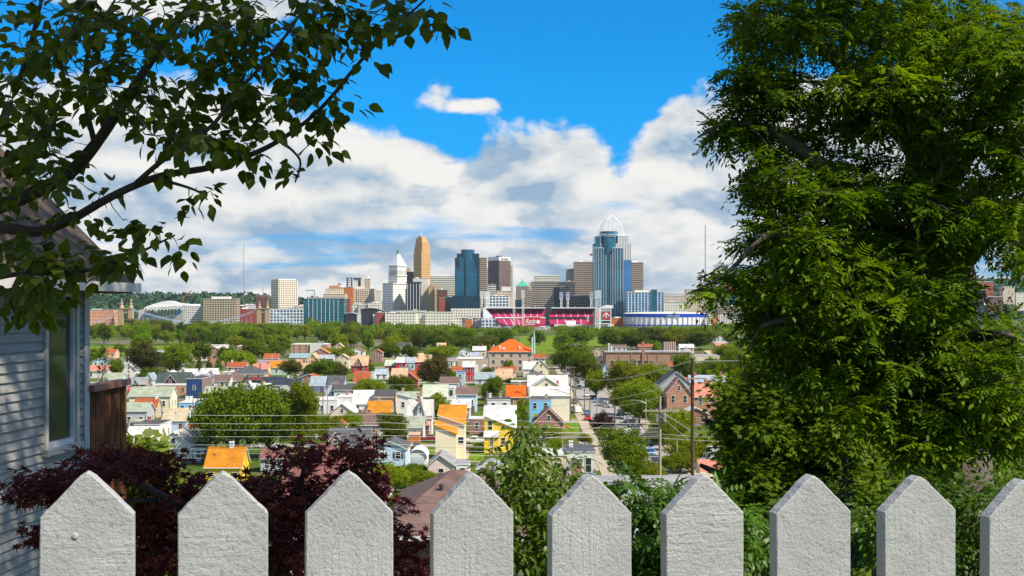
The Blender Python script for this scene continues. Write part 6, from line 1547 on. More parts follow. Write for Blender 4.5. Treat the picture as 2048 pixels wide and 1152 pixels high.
    MB().prism([(t.x(a), t.z(b)) for a, b in ((268, 660), (298, 660), (298, 616), (286, 616), (270, 620))], 20, 44).build('end_stand', plain('stand_pink', (.50, .40, .37), .8, .1, .1), t.o)
    for k in range(10):
        a = 298 + k * 6.6; MB().tube([(t.x(a + 8), -.5, t.z(612 - k * .2)), (t.x(a - 3), -1.5, t.z(621 - k * .3)), (t.x(a - 6), 4, t.z(629))], [1.0, 1.1, .8], 5).build('rib', WHITEM, t.o)
    t.box('banner', 352, 356, 622, plain('banner_blue', (.01, .10, .36), .6), yb=629, dy=-1, dep=1)
    # suspension bridge
    t = Tower('suspension_bridge', 'old suspension bridge with stone towers and pale blue cables', 'bridge', 390, 1820, 'suspension bridge', 600, 150)
    STN = plain('sandstone', (.40, .29, .16), .8, .2, .15); BLU = plain('cable_blue', (.34, .50, .68), .5, .08, .1)
    for tx in (251, 526):
        tw = MB(); d = 9.4 if tx == 251 else 8.0
        for s_ in (-1, 1): tw.box(t.x(tx + s_ * d - 4.4), t.x(tx + s_ * d + 4.4), 0, 8, 0, t.z(618))
        tw.box(t.x(tx - d + 4.4), t.x(tx + d - 4.4), 1, 7, t.z(626), t.z(619)); tw.box(t.x(tx - d - 5.4), t.x(tx + d + 5.4), -.6, 8.6, t.z(618), t.z(616.4))
        b_ = tw.build('stone_tower', STN, t.o)
        for s_ in (-1, 1):
            x = t.x(tx + s_ * d); z = t.z(616.4); k = 1 if tx == 251 else .75
            MB().lathe([(3.2 * k, z), (3.0 * k, z + 2 * k), (1.9 * k, z + 4 * k), (1.4 * k, z + 5 * k), (2.0 * k, z + 6 * k), (1.0 * k, z + 8 * k), (.9 * k, z + 10 * k), (1.3 * k, z + 10.6 * k), (.2, z + 13 * k)], 10, (x, 4)).build('turret', STN, b_)
    for s_, y in ((0, 0), (1, 8)):
        for k, (a, b_, c_) in enumerate((((262, 619), (330, 641), (392, 648)), ((517, 617), (475, 640), (392, 648)), ((241, 621), (222, 632), (180, 650)), ((536, 619), (560, 632), (600, 650)))):
            for off in (0,):
                p = [Vector((t.x(q[0] + s_ * 5 - 2), y, t.z(q[1] + off))) for q in (a, b_, c_)]
                pts = [(p[0] * (1 - f) ** 2 + p[1] * 2 * f * (1 - f) * 1.0 + p[2] * f * f) for f in [i / 10 for i in range(11)]]
                MB().tube(pts, .3, 5).build('cable', BLU, t.o)
    for k in range(26):
        px = 276 + k * 9; f = abs(px - 392) / 130; MB().box(t.x(px) - .2, t.x(px) + .2, 3.8, 4.2, t.z(655), t.z(648 - 24 * f * f)).build('hanger', BLU, t.o)
    MB().box(t.x(160), t.x(620), -1, 9, t.z(656), t.z(653)).build('deck', BLU, t.o)
    # arena
    t = Tower('arena', 'round white arena with a bright blue band and pale ribs', 'arena', 1335, 1840, 'white and blue arena', 624, 86)
    rx, ry = 85 / F * 1840, 34.0; BLUE = plain('arena_blue', (.005, .05, .42), .45, .06, .05)
    ell = lambda k_, z: [(rx * k_ * math.cos(2 * math.pi * i / 48), ry + ry * k_ * math.sin(2 * math.pi * i / 48), z) for i in range(48)]
    def ringmesh(levels):
        mb = MB(); v = [p for k_, z in levels for p in ell(k_, z)]; f = []
        for j in range(len(levels) - 1):
            for i in range(48): f.append((j * 48 + i, j * 48 + (i + 1) % 48, (j + 1) * 48 + (i + 1) % 48, (j + 1) * 48 + i))
        f.append(tuple(range((len(levels) - 1) * 48, len(levels) * 48))); mb.hull(v, f); return mb
    ringmesh([(.985, 0), (.985, t.z(634))]).build('wall', plain('arena_white', (.74, .75, .76), .6, .05, .05), t.o)
    ringmesh([(1.0, t.z(634)), (1.0, t.z(627.6))]).build('blue_band', BLUE, t.o); ringmesh([(.99, t.z(627.5)), (.96, t.z(626.2)), (.6, t.z(624.4)), (.2, t.z(623.8))]).build('roof', plain('arena_roof', (.56, .53, .46), .8, .1, .05), t.o); ringmesh([(1.0, t.z(652)), (1.0, t.z(649.4))]).build('base_band', BLUE, t.o); ringmesh([(1.06, 0), (1.06, t.z(652.4))]).build('plinth', GREYC, t.o)
    for i in range(25, 48): MB().box(-.35, .35, -.8, .2, t.z(651), t.z(634)).build('rib', CONC, t.o, (rx * math.cos(2 * math.pi * i / 48), ry + ry * math.sin(2 * math.pi * i / 48), 0))
    text('sign_lettering', 'us bank arena', 3.4, WHITEM, t.o, (t.x(1346), -.5, t.z(632.8))); MB().lathe([(1.5, 0), (1.5, .3)], 12).build('sign_emblem', WHITEM, t.o, (t.x(1334), -.3, t.z(631)))
    t = simple('white finned building with an orange end right of the arena', 1436, 1500, 632, 'ga_white', 1880, 16); t.box('orange_end', 1422, 1432, 628, plain('orange_panel', (.62, .14, .02), .6), dy=-4, dep=10)
    simple('grey-white stepped stair block at the right end of the arena', 1417, 1424, 628, 'white_band', 1850, 10)
downtown()

def ballpark():
    t = Tower('ballpark', 'baseball park with deep pink-red seating and white steel roofs', 'stadium', 1085, 1850, 'baseball park', 612, 125)
    SEAT, tt, b = newmat('seat_red'); 
    v = nd(tt, 'TexCoord').outputs['Object']; sx = nd(tt, 'SeparateXYZ'); tt.links.new(v, sx.inputs[0])
    k = mth(tt, 'MULTIPLY_ADD', noise_of(tt, v, .15, 4, .6), .7, .65)
    tt.links.new(mixc(tt, 1.0, (.31, .006, .065), k, 'MULTIPLY'), b.inputs['Base Color']); b.inputs['Roughness'].default_value = .6
    RED = plain('sign_red', (.55, .015, .03), .5, .05, .2); AISLE = plain('aisle_pale', (.60, .42, .45), .7)
    def stand(x0, x1, y0, y1, d0, d1, lean, nm='seating'):
        """raked seats from the front row (y0, depth d0) up to the back row (y1, depth d1)"""
        A = [(t.x(x0 + lean), d0, t.z(y0)), (t.x(x1 - lean * .3), d0, t.z(y0)), (t.x(x1), d1, t.z(y1)), (t.x(x0), d1, t.z(y1))]
        lo = [(p[0], p[1] + .5, p[2] - 2.0) for p in A]
        o = MB().hull(A + lo, [(0, 1, 2, 3), (4, 7, 6, 5), (0, 4, 5, 1), (1, 5, 6, 2), (2, 6, 7, 3), (3, 7, 4, 0)]).build(nm, SEAT, t.o)
        n = max(3, int((x1 - x0) / 14)); mb = MB()
        for i in range(1, n):
            f = i / n; p = Vector(A[0]).lerp(Vector(A[1]), f); q = Vector(A[3]).lerp(Vector(A[2]), f); w = Vector((.45, 0, 0)); u = Vector((0, -.1, .25))
            mb.face([p - w + u, p + w + u, q + w + u, q - w + u])
        mb.build('aisle', AISLE, o)
        return o
    stand(974, 1091, 634, 620, 6, 34, 14); stand(1100, 1186, 634, 621, 8, 36, -2); stand(992, 1092, 650, 637, -8, 6, 10); stand(1098, 1178, 648, 637, -6, 8, 2)
    for a, b_ in ((968, 1092), (1103, 1196)):
        t.box('roof', a, b_, 615, 'white', yb=616.6, dy=14, dep=22); t.box('back_wall', a + 3, b_ - 1, 616.6, plain('dark_back_wall', (.20, .15, .16), .8), yb=638, dy=36.5, dep=1.5)  # back wall in one even dark mauve-grey
        for k in range(int((b_ - a) / 14)): t.box('roof_post', a + 5 + k * 14, a + 5.7 + k * 14, 613, 'white', yb=615, dy=15, dep=.6)
    t.box('mezzanine', 1098, 1188, 633.8, plain('mezzanine_dark', (.06, .035, .05), .6), yb=637.2, dy=5, dep=4); t.box('mezzanine', 990, 1091, 634.2, 'white', yb=636.6, dy=4, dep=3)
    MB().prism([(t.x(a), t.z(b_)) for a, b_ in ((966, 660), (992, 660), (1000, 646), (990, 638), (969, 616), (966, 616))], 10, 13).build('end_wall', WHITEM, t.o)
    t.box('club_building', 964, 991, 637, 'frame_white', dy=-10, dep=14); t.box('field_wall', 985, 1100, 651.5, GREYC, dy=-16, dep=2); t.box('concourse', 1108, 1226, 648.5, 'conc', yb=653, dy=-14, dep=12); t.box('concourse_wall', 1110, 1180, 653, GREYC, dy=-8, dep=4); t.box('pavilion', 1132, 1151, 641, 'white', yb=648.5, dy=-11, dep=6)
    for a in (1116, 1170, 1182, 1203, 1222): t.box('concourse_post', a, a + 1.2, 653, 'white', dy=-14, dep=1)
    t.box('truss', 1045, 1092, 651.8, 'white', yb=653, dy=-20, dep=1); 
    for k in range(7): MB().tube([(t.x(1046 + k * 6.6), -19.6, t.z(652)), (t.x(1052 + k * 6.6 if k % 2 == 0 else 1041 + k * 6.6), -19.6, t.z(659))], .3, 4).build('brace', WHITEM, t.o)
    # red sign with the script lettering and a baseball
    s_ = MB().box(t.x(1047.5), t.x(1080.6), -22, -21, t.z(652), t.z(634)).build('sign_board', RED, t.o); MB().box(t.x(1047), t.x(1081), -22.2, -20.8, t.z(634), t.z(633)).build('sign_frame', WHITEM, s_)
    x = text('sign_lettering', 'Reds', 9.4, WHITEM, s_, (t.x(1060.2), -22.4, t.z(646.6)), shear=.3, offset=.12); x.scale.x = .74
    MB().box(t.x(1050), t.x(1069), -22.3, -22.02, t.z(649.2), t.z(648.2)).build('underline', WHITEM, s_)
    MB().prism([(t.x(1075.6) + 2.7 * math.cos(R(a)), t.z(643.4) + 2.7 * math.sin(R(a))) for a in range(0, 360, 20)], -22.5, -22.02).build('baseball', WHITEM, s_)
    # scoreboard frame on the right
    for a in (1188, 1197, 1219): t.box('frame_post', a, a + 1.6, 616, 'white', dy=-18, dep=1.5)
    for y in (617, 621, 640, 646): t.box('frame_rail', 1189.7, 1219, y, 'white', yb=y + 1.3, dy=-17.8, dep=1)
    t.box('red_panel', 1190, 1196.5, 622.6, RED, yb=638.4, dy=-17, dep=.8); p = t.box('red_panel', 1203, 1218.4, 622.6, RED, yb=638.4, dy=-17.3, dep=.8)
    c = t.x(1210.7) - (t.x(1203) + t.x(1218.4)) / 2
    for s2 in (-1, 1): MB().hull([(c, -.3, t.z(624)), (c, -.3, t.z(626.6)), (c + s2 * 4.6, -.3, t.z(634)), (c + s2 * 4.6, -.3, t.z(631.4)), (c, -.05, t.z(624)), (c, -.05, t.z(626.6)), (c + s2 * 4.6, -.05, t.z(634)), (c + s2 * 4.6, -.05, t.z(631.4))], [(0, 1, 2, 3), (4, 7, 6, 5), (0, 4, 5, 1), (1, 5, 6, 2), (2, 6, 7, 3), (3, 7, 4, 0)]).build('chevron_mark', WHITEM, p)
    MB().box(c - .6, c + .6, -.3, -.05, t.z(636), t.z(628)).build('bar_mark', WHITEM, p)
    text('sign_lettering', 'C', 7.0, WHITEM, t.o, (t.x(1193.3), -17.4, t.z(633.5)))
    for k in range(5): t.box('stack', 1172.5 + k * 2.6, 1173.4 + k * 2.6, 630 - k % 2, RED if k > 1 else 'white', yb=646, dy=-18, dep=.7)
    t.box('red_screen', 1169, 1186, 643, RED, yb=649, dy=-19, dep=1); MB().prism([(t.x(1202), t.z(616)), (t.x(1228), t.z(616)), (t.x(1226), t.z(611)), (t.x(1214), t.z(610)), (t.x(1204), t.z(613.5))], 6, 14).build('entrance_canopy', WHITEM, t.o)
    # floodlight masts: each could be lifted away
    for i, (px, yt, yb, dy, lab) in enumerate(((963.5, 582, 656, 30, 'outermost left white floodlight mast of the ballpark'), (971.5, 583, 656, 36, 'second white floodlight mast at the left end of the ballpark'), (976.3, 583, 656, 42, 'third white floodlight mast at the left end, nearest the stands'), (1028, 581.5, 658, -24, 'tall front floodlight mast left of the red script sign'), (1046, 580.5, 658, -24, 'tall front floodlight mast touching the red script sign'), (1122.5, 584, 640, 44, 'grey-backed floodlight mast over the gap end of the right stand'), (1135.5, 584, 640, 44, 'grey-backed floodlight mast above the middle of the right stand'), (1182.5, 583.5, 640, 40, 'slim floodlight mast left of the paired ones by the scoreboard'), (1193, 581.5, 658, -22, 'left one of the paired floodlight masts at the scoreboard'), (1199, 580.5, 658, -22, 'right one of the paired floodlight masts at the scoreboard'))):
        Y = 1850 + dy; zt = (HY - yt) / F * Y - GZ
        o = thing('floodlight_mast', lab, 'floodlight', ((px - CX) / F * Y, Y, GZ), 0, 'floodlight masts of the ballpark')
        mb = MB()
        for sx in (-1, 1):
            for sy in (-1, 1): mb.tube([(sx * 1.3, sy * 1.3, 0), (sx * 1.0, sy * 1.0, zt - 9)], .3, 4)
        n = 14
        for k in range(n):
            z0, z1 = (zt - 9) * k / n, (zt - 9) * (k + 1) / n
            s2 = 1 if k % 2 else -1
            mb.tube([(-1.2 * s2, -1.2, z0), (1.2 * s2, -1.2, z1)], .2, 4); mb.tube([(-1.2, 1.2 * s2, z0), (-1.2, -1.2 * s2, z1)], .2, 4)
        mb.build('lattice_mast', WHITEM, o)
        mb = MB(); w = 2.5 if yb > 650 else 2.7
        for r_ in range(6):
            mb.box(-w, w, -.3, .3, zt - 10 + r_ * 1.9, zt - 9.6 + r_ * 1.9)
            for c_ in range(4):
                x = -w + (c_ + .5) * w / 2
                if r_ < 5: mb.box(x - .5, x + .5, -.6, -.2, zt - 9.5 + r_ * 1.9, zt - 8.4 + r_ * 1.9)
        mb.build('lamp_rack', WHITEM if yb > 650 else plain('rack_grey', (.42, .45, .52), .5, .06, .1), o)
ballpark()

# ------------------------------------------------------------------ hills, masts, cranes
def far_things():
    prof = [(-600, 586), (172, 588), (230, 589), (300, 591.5), (420, 592), (470, 589), (520, 590), (560, 599), (700, 604), (1000, 606), (1280, 604), (1330, 600), (1390, 588), (1440, 578), (1560, 574), (1700, 568), (1950, 562), (2100, 560), (2700, 560)]
    def hz(X, Y):
        px = CX + X / 3900 * F
        for (a, ya), (b, yb) in zip(prof, prof[1:]):
            if px <= b: y = ya + (yb - ya) * max(0, (px - a) / (b - a)); break
        else: y = prof[-1][1]
        top = (HY - y - 4.5) / F * 3900
        u = (Y - 3250) / 650
        s = min(1, max(0, u)); s = s * s * (3 - 2 * s)
        return GZ + (top - GZ) * s + 6 * noise.noise(Vector((X * .004, Y * .004, 0))) * s
    xs = np.linspace(-2600, 2600, 160); ys = np.linspace(3250, 4600, 30)
    mb = MB()
    V = [(float(x), float(y), hz(x, y)) for y in ys for x in xs]
    mb.hull(V, [(j * 160 + i, j * 160 + i + 1, (j + 1) * 160 + i + 1, (j + 1) * 160 + i) for j in range(29) for i in range(159)])
    o = mb.build('hills', plain('hill_green', (.03, .07, .02), .95, .3, .01), smooth=True); o['kind'] = 'structure'
    rg = np.random.default_rng(9); N = 26000
    X = rg.uniform(-1900, 1900, N); Y = rg.uniform(3260, 3960, N)
    Z = np.array([hz(a, b) for a, b in zip(X, Y)]) + rg.uniform(1, 9, N)
    nr = rg.normal(size=(N, 3)) * .7 + np.array((0, -.4, 1))
    tag(link('hill_forest', leaf_mesh('hill_forest', leafmat('hill', (.020, .060, .020), (.055, .110, .030), .1), QUAD, QUADF, np.stack([X, Y, Z], 1), rg.normal(size=(N, 3)) * np.array((1, 1, .5)), nr, rg.uniform(8, 17, N))), 'forest covering the hills beyond the downtown buildings', 'forest', kind='stuff')
    def hill_building(lab, x0, x1, yt, yb, Y, mat, name='hill_building'):
        W = (x1 - x0) / F * Y; zb = (HY - yb) / F * Y
        o = thing(name, lab, 'building', (((x0 + x1) / 2 - CX) / F * Y, Y, zb)); h = (yb - yt) / F * Y
        MB().box(-W / 2, W / 2, 0, 24, -25, h).build('wall', fm_(mat), o); MB().box(-W / 2 - .5, W / 2 + .5, -.5, 24.5, h + .02, h + 1.2).build('roof', CONC, o)
    hill_building('long pale grey hospital-like slab on the wooded hill at the far left', 172, 223, 586, 597, 3880, 'white_office')
    for i, (lab, x0, x1, yt, yb, m) in enumerate((('long pink brick building on the far right hillside', 1938, 1986, 564, 576, 'red_brick'), ('small cream building under the long pink one on the right hillside', 1952, 1972, 580, 590, 'white_small'), ('tan block at the right end of the far hillside', 2006, 2030, 574, 588, 'beige_small'), ('brown brick block low on the right hillside', 1976, 2004, 594, 606, 'brown_brick'), ('blue-grey block lowest on the far right hillside', 1946, 1968, 602, 612, 'navy_glass'), ('white building beside the tan hillside block', 2032, 2060, 586, 600, 'white_small'))): hill_building(lab, x0, x1, yt, yb, 3150, m)
    for px, yt, yb, r_, lab in ((1410.5, 450, 600, .75, 'tall radio mast above the hill on the right'), (487.5, 487, 600, .45, 'thin radio mast above the hill on the left'), (526, 572, 600, .4, 'short thin mast behind the dark red brick building')):
        Y = 3400; o = thing('radio_mast', lab, 'radio mast', ((px - CX) / F * Y, Y, (HY - yb) / F * Y - 20)); H = (yb - yt) / F * Y + 20
        mb = MB()
        for k in range(3): mb.tube([(r_ * 1.6 * math.cos(2.1 * k), r_ * 1.6 * math.sin(2.1 * k), 0), (r_ * .9 * math.cos(2.1 * k), r_ * .9 * math.sin(2.1 * k), H)], r_ * .7, 4)
        for k in range(24): z = H * k / 24; mb.tube([(r_ * 1.4, 0, z), (-r_ * .8, r_ * 1.2, z + H / 48), (-r_ * .8, -r_ * 1.2, z + H / 24)], r_ * .3, 3)
        mb.build('mast', plain('mast_grey', (.32, .28, .28), .6), o)
    def crane(lab, pts, col, Y, r_):
        o = thing('crane', lab, 'crane', P(pts[0][0], pts[0][1], Y)); base = P(pts[0][0], pts[0][1], Y)
        m = plain('crane_' + col[0], col[1], .5)
        for nm, (a, b) in zip(('mast', 'boom', 'stay'), zip(pts, pts[1:])):
            p, q = P(*a, Y) - base, P(*b, Y) - base
            d = (q - p); u = Vector((d.z, 0, -d.x)).normalized() * r_ * 2.2
            mb = MB(); n = 9
            mb.tube([p + u * .5, q + u * .3], r_, 4); mb.tube([p - u * .5, q - u * .3], r_, 4)
            for k in range(n): mb.tube([p + d * k / n + u * (.5 if k % 2 else -.5), p + d * (k + 1) / n + u * (-.5 if k % 2 else .5)], r_ * .6, 4)
            mb.build(nm, m, o)
    crane('red lattice crane leaning beside the blue building on the right', [(1500, 652), (1478, 604), (1455, 569), (1430, 556)], ('red', (.62, .03, .06)), 1900, .8)
    crane('small orange crane boom above the football stadium', [(364, 604), (366, 597), (383, 581)], ('rust', (.45, .14, .06)), 2300, .5)
    crane('pale tower crane left of the beige classical building', [(629, 600), (629, 580), (612, 580.5)], ('pale', (.42, .50, .52)), 2300, .6)
    crane('short dark crane on the orange brick building', [(677, 578), (677, 567), (683, 569)], ('dark', (.10, .10, .11)), 2260, .5)
    for px, py, lab in ((591, 539, 'small dark bird in the sky left of the white pyramid tower'), (632, 542, 'second small bird flying just right of the first')):
        o = MB().hull([(-.45, .1, .16), (0, -.1, 0), (.45, .1, .16), (0, .14, .02), (0, .32, 0), (0, -.28, .03), (0, 0, -.1)], [(0, 1, 3), (1, 2, 3), (1, 5, 3), (3, 4, 1), (1, 6, 4), (5, 6, 1)]).build('bird', DARKP, None, P(px, py, 420)); tag(o, lab, 'bird', 'birds in the sky')
far_things()
# ------------------------------------------------------------------ tree prototypes
def crown_mesh(name, shape, n_cl, per, leaf, seed, tmpl=QUAD, faces=QUADF):
    rg = np.random.default_rng(seed)
    def unit(n):
        v = rg.normal(size=(n, 3)); return v / np.linalg.norm(v, axis=1, keepdims=True)
    # a crown of unit half width; z from 0 (lowest leaves) to h
    if shape == 'round': lobes = [((0, 0, .95), (.72, .72, .75))] + [((.55 * math.cos(a) * rg.uniform(.7, 1.1), .55 * math.sin(a) * rg.uniform(.7, 1.1), rg.uniform(.55, 1.25)), (rg.uniform(.36, .52),) * 3) for a in np.arange(0, 6.28, .78)]
    elif shape == 'broad': lobes = [((0, 0, .70), (.75, .75, .5))] + [((.66 * math.cos(a), .66 * math.sin(a), rg.uniform(.4, .95)), (rg.uniform(.34, .5), rg.uniform(.34, .5), rg.uniform(.28, .42))) for a in np.arange(0, 6.28, .7)]
    elif shape == 'tall': lobes = [((rg.uniform(-.2, .2), rg.uniform(-.2, .2), z), (rg.uniform(.62, .85),) * 2 + (.6,)) for z in (.6, 1.1, 1.6, 2.1)] + [((rg.uniform(-.6, .6), rg.uniform(-.6, .6), rg.uniform(.5, 2.2)), (.42, .42, .42)) for _ in range(6)]
    else: lobes = [((0, 0, z), (1.02 - .34 * z, 1.02 - .34 * z, .45)) for z in (.3, .7, 1.1, 1.5, 1.9, 2.3)]
    vol = np.array([a[0] * a[1] * a[2] for _, a in lobes]); vol = vol / vol.sum()
    pos, ax, nr = [], [], []
    pick = rg.choice(len(lobes), n_cl, p=vol)
    for i in pick:
        c, r_ = lobes[i]
        u = unit(1)[0]
        cc = np.array(c) + u * np.array(r_) * rg.uniform(.55, 1.0)
        rad = rg.uniform(.10, .2)
        v = unit(per)
        pos.append(cc + v * rad * rg.uniform(.3, 1.0, (per, 1)) * np.array((1, 1, .75)))
        ax.append(v * .8 + rg.normal(size=(per, 3)) * .5)
        nr.append(v * .6 + u * .8 + rg.normal(size=(per, 3)) * .5 + np.array((0, 0, .3)))
    pos, ax, nr = map(np.concatenate, (pos, ax, nr))
    pos[:, 2] = np.maximum(pos[:, 2], .02)
    return leaf_mesh(name, None, tmpl, faces, pos, ax, nr, rg.uniform(.7, 1.3, len(pos)) * leaf)
def trunk_mesh(seed, h=.5, top=1.0):
    rnd = random.Random(seed); mb = MB()
    mb.tube([(0, 0, -h), (.02, .01, 0), (.0, .02, top)], [.085, .065, .03], 6)
    for k in range(5):
        a = k * 1.3 + rnd.random(); z = rnd.uniform(-.05, .5) * top
        mb.tube([(0, 0, z), (.3 * math.cos(a), .3 * math.sin(a), z + .3), (.62 * math.cos(a), .62 * math.sin(a), z + .5)], [.04, .025, .01], 4, cap=False)
    return mb.mesh('trunk', BARKG)
TONES = {'dark green': leafmat('t_dark', (.070, .118, .003), (.145, .200, .005), .44), 'mid green': leafmat('t_mid', (.120, .178, .003), (.205, .262, .005), .46),
         'yellow-green': leafmat('t_yel', (.145, .195, .004), (.220, .275, .006), .44), 'lime green': leafmat('t_lime', (.120, .215, .005), (.195, .300, .008), .42),
         'olive': leafmat('t_olive', (.060, .070, .008), (.105, .110, .014), .22), 'olive-brown': leafmat('t_brown', (.060, .048, .010), (.120, .095, .016), .2),
         'purple': leafmat('t_purple', (.028, .012, .014), (.065, .024, .026), .15), 'rust red': leafmat('t_rust', (.11, .035, .008), (.20, .075, .012), .2)}
HGT = {'round': 1.55, 'broad': 1.2, 'tall': 2.65, 'cone': 2.75}
PROTO = {}
def proto(shape, lod):
    key = (shape, lod)
    if key not in PROTO:
        n, per, leaf = {0: (420, 46, .052), 1: (240, 26, .085), 2: (130, 14, .135)}[lod]
        if shape in ('tall', 'cone'): n = int(n * 1.5)
        PROTO[key] = [(crown_mesh('crown_' + shape, shape, n, per, leaf, 17 * k + lod + len(shape)), trunk_mesh(k)) for k in range(3 if lod else 2)]
    return PROTO[key]
USED = {}
def describe(px, py, hw, ytop, Y, tone, shape):
    """where a tree stands, by the nearest building one can find"""
    word = {'round': 'round', 'broad': 'broad', 'tall': 'tall', 'cone': 'conical'}[shape]
    cand = sorted(LAND, key=lambda l: math.hypot((l[0] - px), (l[1] - (py + ytop) / 2) * 1.6))[:14]
    for adj in ('', 'small ', 'full ', 'slight '):
        if adj == 'small ' and hw > 22: continue
        if adj == 'full ' and hw < 14: continue
        if adj == 'slight ' and hw > 14: continue
        for l in cand:
            dx = px - l[0]
            if abs(dx) < l[2] * .8: rel = 'behind' if Y > l[3] else 'in front of'
            else: rel = 'right of' if dx > 0 else 'left of'
            s = f"{adj}{tone} {word} tree {rel} the {l[4]}"
            if s not in USED and len(s.replace('-', ' ').split()) <= 16:
                USED[s] = 1
                return s
    return f"{tone} {word} tree in the dense wood before the river"
TREES = []
def tree(px, yb, hw, yt, tone='mid green', shape='round', label=None, Y=None, group='trees of the town'):
    Y = Y or gd(yb)
    G = gz(Y)
    Wd = hw / F * Y; top = (HY - yt) / F * Y - G
    ch = Wd * HGT[shape]
    low = min(max(top - ch, .03 * top), .16 * top)
    sz = (top - low) / HGT[shape]
    lod = 0 if hw > 26 else (1 if hw > 11 else 2)
    cm, tm = random.choice(proto(shape, lod))
    lab = label or describe(px, yb, hw, yt, Y, tone, shape)
    X = (px - CX) / F * Y
    rz = random.uniform(0, 6.28)
    o = thing('tree', lab, 'tree', (X, Y, G), rz, group)
    c = link('crown', cm, o, (0, 0, low)); c.scale = (Wd, Wd, sz)
    if not cm.materials: cm.materials.append(TONES[tone])
    c.material_slots[0].link = 'OBJECT'; c.material_slots[0].material = TONES[tone]
    k = link('trunk', tm, o, (0, 0, low)); k.scale = (Wd, Wd, max(low / .5, .3) if low > 0 else 1)
    TREES.append((px, yb, hw, yt, Y))
    return o
